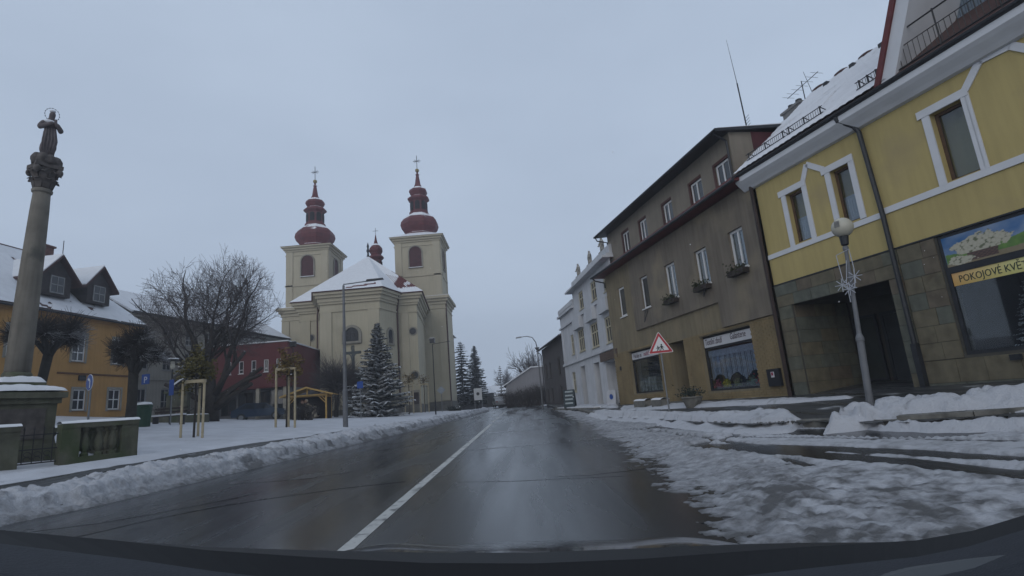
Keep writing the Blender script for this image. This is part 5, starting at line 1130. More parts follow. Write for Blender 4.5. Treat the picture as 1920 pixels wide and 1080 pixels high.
# balustrade: four sides, one thing with posts and balusters
bl = thing('balustrade', 'square mossy stone balustrade with snow on its rails round the column', 'balustrade', (CX, CY, .80), math.atan2(.866, .5))
B2 = 2.05
def side(rot, gate):
    c_, s_ = math.cos(rot), math.sin(rot)
    def put(o): o.rotation_euler = (0, 0, rot); return o
    spans = [(-B2 - .2, -.42), (.42, B2 + .2)] if gate else [(-B2 + .2, B2 - .2)]
    for a, b in spans:
        put(MB().box(a, b, -B2 - .16, -B2 + .16, .90, 1.02).build('rail', MOSS, bl)); put(MB().box(a, b, -B2 - .15, -B2 + .15, -.4, .14).build('base_course', MOSS, bl))
        U, V_ = np.meshgrid(np.linspace(a - .02, b + .02, 40), np.linspace(-.17, .17, 9))
        put(grid('rail_snow', U, -B2 + V_, 1.015 + .075 * np.sqrt(np.clip(1 - (V_ / .172) ** 2, 0, 1)) * (.8 + .5 * fbm(U * 2, V_ * 3, 7)), SNOWC, parent=bl)[0])
        if gate: posts = [(a, a + .42), (b - .42, b)]
        else: posts = []
        for p, q in posts: put(MB().box(p, q, -B2 - .14, -B2 + .14, .14, .9).build('post', MOSS, bl))
        lo = a + (.42 if gate else 0); hi = b - (.42 if gate else 0); n_ = max(1, int((hi - lo) / .27))
        for k in range(n_):
            x = lo + (hi - lo) * (k + .5) / n_
            put(MB().lathe([(.10, .14), (.10, .2), (.06, .24), (.11, .38), (.115, .48), (.06, .7), (.055, .76), (.10, .82), (.10, .9)], 10, (x, -B2, 0)).build('baluster', MOSS, bl))
    if gate:
        g = put(MB().box(-.4, .4, -B2 - .015, -B2 + .015, .08, .11).box(-.4, .4, -B2 - .015, -B2 + .015, .78, .81).box(-.4, .4, -B2 - .012, -B2 + .012, .42, .45).build('iron_gate', M('dark_iron'), bl))
        for k in range(4):
            x = -.3 + k * .2; put(MB().tube([(x, -B2, .1), (x, -B2, .92)], .012, 5).tube([(x, -B2, .92), (x, -B2, 1.02)], [.025, .004], 5).build('gate_bar', M('dark_iron'), bl))
        mb = MB()
        for k in range(3):
            for j in range(2):
                x = -.2 + k * .2; z = .2 + .12 * j; mb.tube([(x + .07 * math.cos(t), -B2, z + .06 * math.sin(t)) for t in np.linspace(0, 5.5, 9)], .009, 4)
        put(mb.build('gate_scroll', M('dark_iron'), bl, kind='stuff'))
for k in range(4): side(k * math.pi / 2, k == 0)
# ================================================================== TREES
BARK = M('dark_bark', (.032, .027, .024), .9, .3, 6, bump=.4, snow=.13, snowscale=2.5, soft=.2)
TWIG = M('bare_twig', (.066, .056, .055), .9, .3, 8, snow=.06, snowscale=3, soft=.25)
BARKP = M('pollard_bark', (.028, .026, .022), .9, .3, 6, bump=.4, snow=.22, snowscale=3, soft=.2)
TWIGP = M('snowy_twig', (.035, .03, .028), .9, .3, 8, snow=.30, snowscale=2.5, soft=.3)
def rot_to(d, ang, az):
    a = d.orthogonal().normalized(); b = d.cross(a); return (d * math.cos(ang) + (a * math.cos(az) + b * math.sin(az)) * math.sin(ang)).normalized()
def tree(name, label, cat, loc, trunks, h, depth, seed, tr=.3, spread=.55, kids=(3, 5), shrink=.62, up=.12, lim=None, group=None, bark=None, twig=None, thin=.004, nseg=4, minlen=.25, droop=0., cap=26000, env=None):
    rg = random.Random(seed); root = thing(name, label, cat, loc, 0, group); big = MB(); tw = MB(); cnt = [0]
    def grow_(p, d, ln, r, lv):
        pts = [p]; dirs = [d]; n = nseg if lv < depth - 1 else (3 if lv < depth else 2)
        for i in range(n):
            d = (d + Vector((rg.gauss(0, .13), rg.gauss(0, .13), rg.gauss(0, .08) + up * (1 if lv < depth - 1 else .4) - droop * (lv >= depth - 1)))).normalized(); q_ = p + d * (ln / n)
            if env and lv and ((q_.x - env[0]) / env[3]) ** 2 + ((q_.y - env[1]) / env[4]) ** 2 + ((q_.z - env[2]) / env[5]) ** 2 > 1 + rg.uniform(-.12, .22): break
            p = q_; pts.append(p); dirs.append(d)
        if len(pts) < 2: return
        n = len(pts) - 1
        re = r * (.55 if lv else .62); rad = [r + (re - r) * i / n for i in range(n + 1)]
        if lv >= depth: rad[-1] = thin * .5
        if r > .035: big.tube(pts, rad, 7 if lv < 2 else 5)
        else: tw.tube(pts, [max(thin, q) for q in rad], 3, cap=False)
        cnt[0] += 1
        if lv >= depth or ln < minlen or cnt[0] > cap: return
        k = rg.randint(*kids)
        for j in range(k):
            t = rg.uniform(.35 if lv else .5, 1.0); i = min(n - 1, int(t * n)); q = pts[i].lerp(pts[i + 1], t * n - i); rr_ = rad[i] * rg.uniform(.45, .7)
            nd = rot_to(dirs[i + 1], rg.uniform(.35, 1.0) * spread * 1.6, rg.uniform(0, 6.28))
            grow_(q, nd, ln * shrink * rg.uniform(.75, 1.15), max(thin, rr_), lv + 1)
        grow_(pts[-1], d, ln * shrink * 1.1, re, lv + 1)
    for (off, d, ln, r) in trunks: grow_(Vector(off), Vector(d).normalized(), ln, r, 0)
    big.build('trunk', bark or BARK, root, smooth=True); tw.build('crown', twig or TWIG, root); return root
p = onleft(397, 790); TS = .98
bt = tree('bare_beech', 'large bare spreading tree in front of the red annexe', 'tree', (p[0], p[1], p[2] - .1), [((0, 0, 0), (.12, 0, 1), 3.3, .46), ((-.35, .2, .6), (-.5, .1, 1), 3.0, .30), ((.2, -.1, .9), (.95, -.05, .7), 2.9, .22), ((-.2, -.2, 1.2), (-1.0, -.1, .55), 2.9, .2), ((0, .1, 1.6), (.45, .2, 1), 2.7, .24), ((-.1, 0, 1.8), (-.3, -.2, 1), 2.7, .22), ((.1, .1, .8), (1, .2, .45), 3.3, .18), ((.1, .1, 1.4), (.9, .2, .8), 3.6, .18), ((.15, 0, 1.1), (1, -.2, .6), 3.8, .17), ((.1, -.1, 1.8), (.7, -.2, 1), 3.5, .17), ((0, .1, 1.2), (-.9, .2, .75), 3.2, .17)], 12, 6, 11, kids=(2, 3), shrink=.76, up=.03, spread=.62, thin=.0075, cap=30000, minlen=.14, env=(-.3, 0, 7.4, 4.3, 4.3, 4.3))
def pollard(px, py, h, hr, label, seed, lean=0.):
    p = onleft(px, py); rg = random.Random(seed); root = thing('pollard_tree', label, 'tree', (p[0], p[1], p[2] - .15), 0, 'pollarded trees in front of the orange house'); mb = MB(); tw = MB()
    mb.tube([(0, 0, 0), (.02, 0, h * .5), (lean * .6, 0, h)], [.24, .20, .20], 9)
    heads = []
    for k in range(7):
        a = k * .9 + rg.random(); e = rg.uniform(.3, 1.0); d = Vector((math.cos(a) * math.cos(e), math.sin(a) * math.cos(e), math.sin(e))); ln = rg.uniform(.6, 1.5) * hr / 1.8
        q = Vector((lean * .6, 0, h)); m = q + d * ln * .5 + Vector((0, 0, .1)); e2 = q + d * ln + Vector((0, 0, .25)); mb.tube([q - Vector((0, 0, .3)), m, e2], [.15, .11, .12], 7); heads.append(e2)
        for j in range(4):
            f = rot_to(d, rg.uniform(.4, 1), rg.uniform(0, 6.28)); e3 = e2 + f * rg.uniform(.2, .5); mb.tube([e2, e3], [.12, .09], 5); heads.append(e3)
    for hd in heads:
        for j in range(80):
            d = Vector((rg.gauss(0, 1), rg.gauss(0, 1), rg.gauss(.25, .8))).normalized(); ln = rg.uniform(.4, 1.0) * hr / 1.6; b = d.orthogonal() * rg.uniform(-.25, .25)
            tw.tube([hd, hd + d * ln * .5 + b * ln * .3, hd + d * ln + Vector((0, 0, .1 * ln))], [.014, .010, .005], 3, cap=False)
    mb.build('trunk', BARKP, root, smooth=True); tw.build('crown', TWIGP, root); return root
pollard(243, 808, 2.9, 1.3, 'pollarded tree with snowy twigs before the right corner of the orange house', 4)
pollard(66, 800, 3.7, 1.7, 'pollarded snowy tree half hidden behind the column', 9, .5)
p = (-16.9, 49.5, float(zleft(-16.9, 49.5)))
rt = thing('round_headed_tree', 'dense ball headed bare tree rising behind the wooden crib hut', 'tree', p); mb = MB(); tw = MB(); rg = random.Random(3)
mb.tube([(0, 0, -.2), (.1, 0, 1.6), (.1, 0, 2.6)], [.22, .18, .22], 8)
for k in range(520):
    d = Vector((rg.gauss(0, 1), rg.gauss(0, .9), rg.gauss(.55, .75))).normalized(); ln = rg.uniform(1.5, 3.0) * (1.08 if d.z > .5 else 1); s_ = Vector((.1, 0, 2.6)) + Vector((rg.gauss(0, .22), rg.gauss(0, .22), rg.gauss(.2, .25))); b = d.orthogonal() * rg.uniform(-.3, .3)
    m = s_ + d * ln * .55 + b * .4; e = s_ + d * ln; tw.tube([s_, m, e], [.035, .02, .008], 3, cap=False)
    for j in range(2): tw.tube([m, m + rot_to(d, .5, rg.uniform(0, 6.28)) * ln * .4], [.016, .007], 3, cap=False)
mb.build('trunk', BARK, rt); tw.build('crown', TWIG, rt)
# staked young trees
STAKE = M('new_pine_stake', (.40, .335, .22), .75, .15, 5, bump=.15, snow=.02)
LEAFM = M('brown_autumn_leaf', (.13, .085, .022), .75, .45, 5)
LEAFG = M('olive_leaf', (.085, .07, .016), .75, .45, 5)
def young(px, py, lb, lb2, h, cr, seed, leaf, ch_, n=900, sz=.10, sc=1., pos=None, cz_=None):
    p = pos or onleft(px, py); rg = random.Random(seed)
    sp_ = thing('tree_stake_frame', lb2, 'tree stakes', p, R(12), 'pine stake frames round young trees')
    for k in range(3):
        a = R(90 + 120 * k); x, y = .46 * math.cos(a) * sc, .46 * math.sin(a) * sc; MB().tube([(x, y, -.3), (x, y, ch_)], .05 * sc, 8).build('stake', STAKE, sp_)
    for k in range(3):
        a, b = R(90 + 120 * k), R(210 + 120 * k); q0 = Vector((.46 * math.cos(a) * sc, .46 * math.sin(a) * sc, ch_ - .06)); q1 = Vector((.46 * math.cos(b) * sc, .46 * math.sin(b) * sc, ch_ - .06)); o_ = Vector((q0.x + q1.x, q0.y + q1.y, 0)).normalized() * .055
        MB().bar(q0 + o_, q1 + o_, .03, .13).build('crossbar', STAKE, sp_)
    mb = MB()
    for k in range(3): a = R(90 + 120 * k); mb.tube([(.44 * math.cos(a) * sc, .44 * math.sin(a) * sc, ch_ - .3), (0, 0, ch_ - .34)], .015, 4)
    mb.build('tie_strap', DARKM, sp_)
    t = thing('young_tree', lb, 'tree', p, 0, 'young trees with brown leaves in stake frames'); mb = MB()
    mb.tube([(0, 0, -.1), (.02, 0, ch_ * .6), (0, 0, h - cr)], [.045, .04, .03], 6); tips = []
    for k in range(26):
        d = Vector((rg.gauss(0, 1), rg.gauss(0, 1), rg.gauss(.3, .8))).normalized(); s_ = Vector((0, 0, h - cr * 1.5 + rg.random() * cr)); e = s_ + Vector((d.x * cr, d.y * cr, d.z * cr * .95)) * rg.uniform(.6, 1.15); mb.tube([s_, s_.lerp(e, .5) + Vector((0, 0, .06)), e], [.018, .012, .006], 4); tips.append((s_, e))
    mb.build('trunk', BARK, t); lf = MB()
    for k in range(n):
        s_, e = rg.choice(tips); q = s_.lerp(e, rg.uniform(.35, 1.1)) + Vector((rg.gauss(0, .09), rg.gauss(0, .09), rg.gauss(0, .09))); a = Vector((rg.gauss(0, 1), rg.gauss(0, 1), rg.gauss(-.4, .8))).normalized() * sz * rg.uniform(.6, 1.2); b = a.orthogonal().normalized() * sz * .5
        lf.add([q, q + a * .5 + b, q + a, q + a * .5 - b], [(0, 1, 2, 3)])
    lf.build('crown', leaf, t)
young(363, 820, 'young tree with olive brown leaves in the nearest stake frame', 'nearest and largest frame of three pale pine stakes', 3.35, .75, 1, LEAFG, 2.28, 1100, .11)
young(537, 801, 'young brown leaved tree in stakes beside the wooden crib hut', 'frame of pale pine stakes just left of the wooden crib hut', 3.9, .85, 2, LEAFM, 3.0, 1100, .12, sc=1.15)
q = at(768, 768, 53); young(0, 0, 'thin young tree in stakes left of the small church door', 'pine stake frame left of the small church door', 4.0, .7, 5, LEAFM, 2.9, 260, .12, pos=(q[0], q[1], float(zleft(q[0], q[1]))))
q = at(797, 768, 55.5); young(0, 0, 'thin young tree in stakes right of the small church door', 'pine stake frame right of the small church door', 3.8, .65, 6, LEAFM, 2.9, 120, .12, pos=(q[0], q[1], float(zleft(q[0], q[1]))))
# conifers
NEED = M('spruce_needles', (.022, .032, .024), .85, .35, 7)
NEEDS = M('snowy_spruce_needles', (.028, .040, .034), .85, .35, 7, snow=.16, snowscale=1.8, soft=.25)
NEEDX = M('christmas_spruce_needles', (.036, .050, .048), .85, .35, 7, snow=.30, snowscale=1.6, soft=.3)
def spruce(name, label, loc, h, rad, seed, mat, droop=.3, gap=.33, dens=1., base=.06, fringe=.5, power=.85, tuft=.2, group=None, thinness=1.):
    rg = random.Random(seed); t = thing(name, label, 'tree', loc, 0, group); nd = MB(); mb = MB().tube([(0, 0, -.2), (0, 0, h * .5), (0, 0, h)], [h * .017, h * .01, .012], 7)
    z = h * base
    while z < h * .985:
        f = 1 - (z - h * base) / (h * (1 - base)); r = rad * f ** power + .05; n = max(4, int((5 + 4 * f) * dens))
        for k in range(n):
            a = rg.uniform(0, 6.283); L_ = r * rg.uniform(.72, 1.12); u = Vector((math.cos(a), math.sin(a), 0)); s = Vector((-u.y, u.x, 0)); m = 7; pts = []
            for i in range(m + 1):
                q = i / m; pts.append(u * L_ * q + Vector((0, 0, z + rg.uniform(-.03, .03) + L_ * (.10 * q - droop * q * q + droop * .62 * q ** 4))))
            mb.tube(pts, [max(.006, .03 * f * (1 - .8 * i / m)) for i in range(m + 1)], 3, cap=False)
            for i in range(1, m + 1):
                for j in range(int(3 * dens + 1)):
                    q = pts[i - 1].lerp(pts[i], rg.random()); w_ = tuft * (.35 + .65 * f) * (1.2 - .5 * i / m) * rg.uniform(.7, 1.3)
                    for sd_ in (-1, 1):
                        d = (u * rg.uniform(.2, .9) + s * sd_ * rg.uniform(.4, 1) + Vector((0, 0, -fringe * rg.uniform(.2, 1.2)))).normalized() * w_; b = d.cross(Vector((0, 0, 1))).normalized() * w_ * .20 * thinness
                        nd.add([q - b, q + b, q + d * .6 + b * .8, q + d, q + d * .6 - b * .8], [(0, 1, 2, 3, 4)])
        z += gap * (.55 + .6 * f)
    mb.build('trunk', BARK, t); nd.build('crown', mat, t); return t
q = onleft(712, 781); spruce('christmas_tree', 'snow dusted spruce Christmas tree standing free before the church apse', (q[0], q[1], q[2] - .1), 8.3, 3.1, 3, NEEDX, droop=.12, gap=.30, dens=1.6, base=.02, tuft=.55, power=.9, thinness=1.5)
spruce('spruce_tree', 'taller spruce with long drooping snowy branches right of the church', (-10.6, 100, 1.6), 12.3, 3.0, 21, NEEDS, droop=.55, gap=.62, dens=1.2, base=.08, fringe=1.0, tuft=.65, power=.55, group='two spruces beside the cottage')
spruce('spruce_tree', 'denser dark spruce standing right of the drooping spruce', (-7.9, 98, 1.6), 11.0, 2.6, 22, NEED, droop=.35, gap=.34, dens=1.7, base=.06, fringe=.7, tuft=.5, power=.7, group='two spruces beside the cottage')
spruce('yellowish_conifer', 'sparse yellowish conifer with snow pads at the end of the road', (-3.1, 88, 1.5), 6.2, 1.6, 23, M('yellowish_needles', (.075, .06, .025), .85, .35, 5, snow=.22, snowscale=1.2), droop=.2, gap=.5, dens=.7, base=.1, tuft=.45)
tree('bare_tree', 'broad bare tree rising behind the pale gable house', 'tree', (1.6, 96, 1.7), [((0, 0, 0), (0, 0, 1), 3.2, .22), ((0, 0, 1), (-.4, 0, 1), 3, .15), ((0, 0, 1), (.4, .1, 1), 3, .15)], 10, 4, 31, kids=(3, 4), shrink=.72, thin=.016, cap=2500)
tree('bare_tree', 'hazy bare tree at the far end between spruces and conifer', 'tree', (-4.4, 150, 1.8), [((0, 0, 0), (0, 0, 1), 3.4, .2), ((0, 0, 1), (-.4, 0, 1), 3, .15), ((0, 0, 1), (.4, .1, 1), 3, .15)], 9, 4, 32, kids=(3, 4), shrink=.7, thin=.02, cap=2000)
# bare shrubs
SHRUB = M('shrub_twig', (.04, .033, .03), .9, .3, 8, snow=.16, snowscale=2, soft=.3)
HEDGE = M('hedge_twig', (.05, .026, .02), .9, .3, 8, snow=.12, snowscale=2, soft=.3)
def shrub(name, label, loc, sx, sy, h, n, seed, mat, cat='shrub', group=None):
    rg = random.Random(seed); t = thing(name, label, cat, loc, 0, group); mb = MB()
    for k in range(n):
        x, y = rg.uniform(-sx, sx), rg.uniform(-sy, sy); d = Vector((rg.gauss(0, .35), rg.gauss(0, .35), 1)).normalized(); ln = h * rg.uniform(.55, 1.1); q = Vector((x, y, -.1)); m = q + d * ln * .5 + Vector((rg.gauss(0, .1), rg.gauss(0, .1), 0)); e = q + d * ln + Vector((rg.gauss(0, .2), rg.gauss(0, .2), 0))
        mb.tube([q, m, e], [.025, .016, .007], 3, cap=False)
        for j in range(4): mb.tube([m.lerp(e, rg.random() * .7), m + rot_to(d, .7, rg.uniform(0, 6.28)) * ln * rg.uniform(.25, .5)], [.014, .006], 3, cap=False)
    mb.build('branches', mat, t); return t
for i, (x, y, sx, h, lb) in enumerate([(-.9, 67, .9, 2.3, 'dense snowy shrub at the left foot of the pale gable'), (.9, 66, .9, 2.6, 'middle snowy shrub before the pale gable'), (2.4, 64.5, .7, 2.7, 'snowy shrub against the dark grey house'), (-2.6, 82, .8, 2.6, 'dark shrub under the yellowish conifer')]):
    shrub('bare_shrub', lb, (x, y, 1.0), sx, .7, h, 170, 40 + i, SHRUB, group='bare shrubs at the end of the road')
q = onleft(430, 783); shrub('hedge', 'low reddish bare hedge along the red annexe', (q[0] + .6, q[1] + 5, q[2] + .1), 2.6, .4, 1.1, 420, 50, HEDGE, 'hedge')
q = onleft(540, 790); shrub('bare_shrub', 'small snowy shrub behind the stakes beside the crib hut', (q[0] - .3, q[1] + 3, q[2]), .7, .6, 1.5, 110, 51, SHRUB)
q = onleft(288, 785); shrub('bare_shrub', 'low bare shrub beside the green bin', (q[0], q[1] + 2, q[2]), .8, .6, 1.1, 120, 52, SHRUB)
spr = M('dark_conifer_bush', (.02, .028, .02), .85, .3, 6, snow=.2, snowscale=1.5)
q = at(852, 762, 60); shrub('evergreen_bush', 'small dark snowy bush on the verge right of the church', (q[0], q[1], 1.25), .7, .5, .7, 150, 53, spr)
# ================================================================== STREET FURNITURE
GALV = M('galvanised_steel', (.20, .21, .22), .45, .12, 4, metal=.5)
GREYP = M('grey_lamp_paint', (.13, .135, .145), .5, .15, 4)
BLACKP = M('black_paint')
BLUES = M('sign_blue', (.015, .06, .26), .4, .08); WHITES = M('sign_white', (.62, .62, .62), .4, .04); REDS = M('sign_red', (.36, .02, .03), .4, .08); BLKS = M('sign_black', (.012, .012, .014), .5)
# globe lamp with the star decoration
p = onright(1634, 772)
gl = thing('globe_lamp', 'grey globe street lamp with a white star decoration before the yellow house', 'street lamp', p, R(-58))
MB().lathe([(.064, -.1), (.064, 1.35), (.074, 1.36), (.074, 1.42), (.044, 1.5), (.036, 3.2), (.055, 3.22), (.055, 3.28), (.04, 3.3)], 12).build('pole', GREYP, gl, smooth=False)
MB().lathe([(.03, 3.3), (.07, 3.33), (.085, 3.5), (.06, 3.56)], 12).build('lamp_holder', BLACKP, gl)
gm = M('milky_globe', (.42, .40, .33), .25, .06, 2)
MB().ball((0, 0, 3.70), .205, 20, 14).build('globe', gm, gl, smooth=True)
mb = MB()
for k in range(6): mb.box(-.05, .05, -.214, -.196, 3.68 + k * .022, 3.69 + k * .022)
mb.build('lamp_grille', M('grey_paint'), gl)
mb = MB(); y = -.09; A_ = (-.16, 2.95)
tb = lambda pts: mb.tube([(a, y, b - .22) for a, b in pts], .008, 5)
tb([(-.16, 3.35), (.10, 3.42)]); tb([(-.16, 3.35), (-.10, 2.8), (.10, 2.62)]); tb([(.10, 3.42), (.14, 3.0), (.10, 2.62)]); tb([(-.02, 2.35), (-.04, 2.75), (.02, 3.2)])
for c_ in ((-.13, 2.72), (.13, 2.85), (0., 2.62)):
    for k in range(8): a = k * math.pi / 4; tb([c_, (c_[0] + .14 * math.cos(a), c_[1] + .14 * math.sin(a))])
mb.build('star_decoration', M('white_light_tube', (.34, .36, .40), .5, .05), gl)
gl.rotation_euler = (Matrix.Rotation(R(3.6), 4, 'Y') @ Matrix.Rotation(R(-58), 4, 'Z')).to_euler()
# warning triangle with two children
p = onright(1256, 779); sz = .0
tg = thing('crossing_sign', 'red bordered triangular warning sign with two walking children on a grey pole', 'road sign', p, R(-14))
MB().lathe([(.03, -.2), (.03, 2.95)], 10).build('pole', GALV, tg)
tg.scale = (.86, 1, .875)
def tri(c, r, ): return [(c[0] + r * math.cos(a), c[1] + r * math.sin(a)) for a in (R(210), R(330), R(90))]
def rtri(c, r, cr_):
    out = []
    for k, a in enumerate((R(210), R(330), R(90))):
        q = (c[0] + (r - 2 * cr_) * math.cos(a), c[1] + (r - 2 * cr_) * math.sin(a))
        out += [(q[0] + cr_ * math.cos(a + t), q[1] + cr_ * math.sin(a + t)) for t in (R(-55), 0, R(55))]
    return out
TCn = (0, 2.56); S_ = .46
MB().prism(rtri(TCn, S_ + .09, .035), -.05, -.036).build('rim', WHITES, tg); MB().prism(rtri(TCn, S_ + .055, .03), -.054, -.0505).build('red_border', REDS, tg); MB().prism(tri(TCn, S_ - .10), -.058, -.0545).build('sign_face', WHITES, tg)
MB().box(-.25, .25, -.036, -.03, 2.42, 2.46).box(-.06, .06, -.04, .04, 2.4, 2.7).build('bracket', GALV, tg)
def child(x, z, s):
    mb = MB(); y0, y1 = -.062, -.0585
    pr = lambda P: mb.prism([(x + a * s, z + b * s) for a, b in P], y0, y1)
    pr([(.03 * math.cos(t) + .0, .215 + .032 * math.sin(t)) for t in np.linspace(0, 6.283, 11)[:-1]]); pr([(-.035, .09), (.035, .085), (.04, .175), (-.03, .18)])
    pr([(-.035, .09), (-.005, .09), (-.035, 0), (-.07, .0)]); pr([(.0, .09), (.036, .088), (.075, .02), (.045, .005)]); pr([(-.03, .175), (-.02, .15), (-.085, .10), (-.095, .12)]); pr([(.03, .175), (.045, .15), (.095, .12), (.09, .1), (.03, .13)])
    mb.build('child_silhouette', BLKS, tg)
child(.05, 2.38, 1.0); child(-.085, 2.38, .78)
# tall street lamp left of the christmas tree
p = onleft(648, 804); tl = thing('tall_street_lamp', 'tall grey street lamp with a straight arm in front of the church', 'street lamp', p, R(4))
hh = 8.6 * math.hypot(p[1], 0) / 32
MB().lathe([(.13, -.2), (.13, hh * .26), (.10, hh * .265), (.085, hh * .6), (.06, hh)], 10).build('pole', GREYP, tl)
MB().tube([(0, 0, hh - .05), (0, 0, hh + .06), (.3, 0, hh + .08), (2.1, 0, hh + .22)], .03, 6).build('arm', GREYP, tl)
MB().hexa([(1.2, -.11, hh + .14), (2.15, -.08, hh + .2), (2.15, .08, hh + .2), (1.2, .11, hh + .14), (1.25, -.09, hh + .24), (2.1, -.05, hh + .28), (2.1, .05, hh + .28), (1.25, .09, hh + .24)]).build('lamp_head', DARKM, tl)
# two square floodlight poles
def flood(px, py, u, v, arm, label, y):
    q = at(px, py, y); z0 = float(zleft(q[0], q[1])); t = thing('floodlight_pole', label, 'floodlight', (q[0], q[1], z0), 0, 'floodlight poles before the church'); z1 = at(u, v, y)[2] - z0
    MB().lathe([(.06, -.2), (.06, 1.2), (.045, 1.25), (.035, z1)], 8).build('pole', BLACKP, t); MB().tube([(0, 0, z1 - .02), (arm, 0, z1 + .02 + abs(arm) * .06)], .025, 6).build('arm', BLACKP, t)
    MB().box(-.22, .22, -.2, .15, z1 + .08, z1 + .5).build('floodlight_head', BLACKP, t); MB().box(-.2, .2, -.18, .13, z1 + .502, z1 + .54).build('snow_cap', SNOWC, t)
flood(549, 790, 547, 652, -1.5, 'black floodlight pole left of the church behind the crib hut', 45); flood(817, 771, 809, 645, 1.6, 'black floodlight pole before the right church tower', 48)
# curved lamp at the bend
q = (1.55, 50, .9); fl = thing('curved_street_lamp', 'curved arm street lamp with a loudspeaker at the end of the street', 'street lamp', (1.9, 50, .85))
MB().tube([(0, 0, -.2), (0, 0, 2.2), (-.02, 0, 5.4), (-.10, 0, 6.0), (-.4, 0, 6.5), (-.9, 0, 6.65), (-1.5, 0, 6.62)], [.08, .07, .05, .045, .04, .035, .035], 8).build('pole', GREYP, fl)
MB().hexa([(-1.95, -.12, 6.52), (-1.4, -.08, 6.56), (-1.4, .08, 6.56), (-1.95, .12, 6.52), (-1.9, -.09, 6.64), (-1.42, -.05, 6.68), (-1.42, .05, 6.68), (-1.9, .09, 6.64)]).build('lamp_head', GALV, fl)
MB().lathe([(.05, 0), (.10, .1), (.24, .32)], 12, (-.03, 0, 5.2)).build('loudspeaker', GREYP, fl); MB().tube([(0, 0, 2.1), (-.7, 0, 2.05)], .025, 5).build('bracket', GREYP, fl)
# blue arrow sign by the column
p = onleft(163, 826); y_ = 18.5; q = at(163, 812, y_); z0 = float(zleft(q[0], q[1])); zc = at(161, 718, y_)[2]
s = thing('blue_arrow_sign', 'round blue sign with a white left curving arrow beyond the balustrade', 'road sign', (q[0], q[1], z0), R(-32))
MB().lathe([(.035, -.2), (.035, zc - z0 + .25)], 8).build('pole', GALV, s)
zz = zc - z0; ci = lambda r_: [(r_ * math.cos(t), zz + r_ * math.sin(t)) for t in np.linspace(0, 2 * math.pi, 29)[:-1]]
MB().prism(ci(.275), -.055, -.04).build('rim', WHITES, s); MB().prism(ci(.262), -.059, -.0555).build('sign_face', BLUES, s)
mb = MB()
mb.prism([(.03, zz - .19), (.085, zz - .19), (.085, zz + .0), (.03, zz + .0)], -.063, -.0595)
arc = [(.085 - .14 + .14 * math.cos(t), zz + .14 * math.sin(t)) for t in np.linspace(0, 1.5, 7)]; ar2 = [(.085 - .14 + .085 * math.cos(t), zz + .085 * math.sin(t)) for t in np.linspace(0, 1.5, 7)]
for k in range(6): mb.prism([ar2[k], arc[k], arc[k + 1], ar2[k + 1]], -.063, -.0595)
mb.prism([(-.045, zz + .05), (-.045, zz + .18), (-.15, zz + .113)], -.063, -.0595); mb.build('arrow', WHITES, s)
# smaller posts and panels on the square
def post_sign(px, py, y, zt, label, w_, h_, mat, letter=None, cat='road sign', name='blue_sign'):
    q = at(px, py, y); z0 = float(zleft(q[0], q[1])); t = thing(name, label, cat, (q[0], q[1], z0), R(-15)); H_ = zt
    MB().lathe([(.03, -.2), (.03, H_ + .05)], 8).build('pole', GALV, t); o = MB().box(-w_ / 2, w_ / 2, -.05, -.035, H_ - h_, H_).build('sign_face', mat, t)
    if letter: text(t, letter, (0, -.052, H_ - h_ * .86), h_ * .9, WHITES, align='CENTER')
    return t
post_sign(269, 798, 27, 2.55, 'blue parking sign on a post left of the saint statue', .5, .5, BLUES, 'P')
post_sign(319, 798, 28, 2.3, 'small blue sign on a slim lamp post before the saint statue', .3, .8, BLUES)
post_sign(677, 785, 40, 2.7, 'narrow blue sign on a grey post before the stone crucifix', .5, .5, BLUES)
q = at(829, 766, 55); t = thing('diamond_sign', 'small diamond priority sign seen before the right church corner', 'road sign', (q[0], q[1], float(zleft(q[0], q[1]))), 0)
MB().lathe([(.03, -.2), (.03, 2.4)], 8).build('pole', GALV, t); MB().prism([(0, 1.75), (.42, 2.17), (0, 2.59), (-.42, 2.17)], -.05, -.035).build('sign_face', M('sign_back_grey', (.2, .22, .24), .5), t)
q = at(898, 766, 75); t = thing('town_sign', 'white rectangular notice sign on two posts by the bend', 'sign', (q[0], q[1], 1.35), 0)
for x in (-.5, .5): MB().lathe([(.04, -.3), (.04, 2.6)], 6, (x, 0, 0)).build('post', GALV, t)
MB().box(-.55, .55, -.06, -.042, 1.0, 2.6).build('sign_face', WHITES, t); MB().prism([(.22 * math.cos(a), 1.85 + .22 * math.sin(a)) for a in np.linspace(0, 6.283, 13)[:-1]], -.066, -.0605).build('sign_emblem', BLKS, t)
# slim park lamp with a snow capped flat top
q = at(318, 795, 29); t = thing('flat_top_lamp', 'slim dark park lamp with a flat snow capped head', 'street lamp', (q[0], q[1], float(zleft(q[0], q[1]))))
MB().lathe([(.05, -.2), (.04, 2.9)], 8).build('pole', BLACKP, t); MB().lathe([(.06, 2.9), (.12, 3.0), (.10, 3.35)], 10).build('globe', gm, t); MB().lathe([(.3, 3.36), (.3, 3.4), (.02, 3.44)], 12).build('lamp_cap', BLACKP, t); MB().lathe([(.29, 3.442), (.26, 3.5), (.02, 3.52)], 12).build('snow_cap', SNOWC, t)
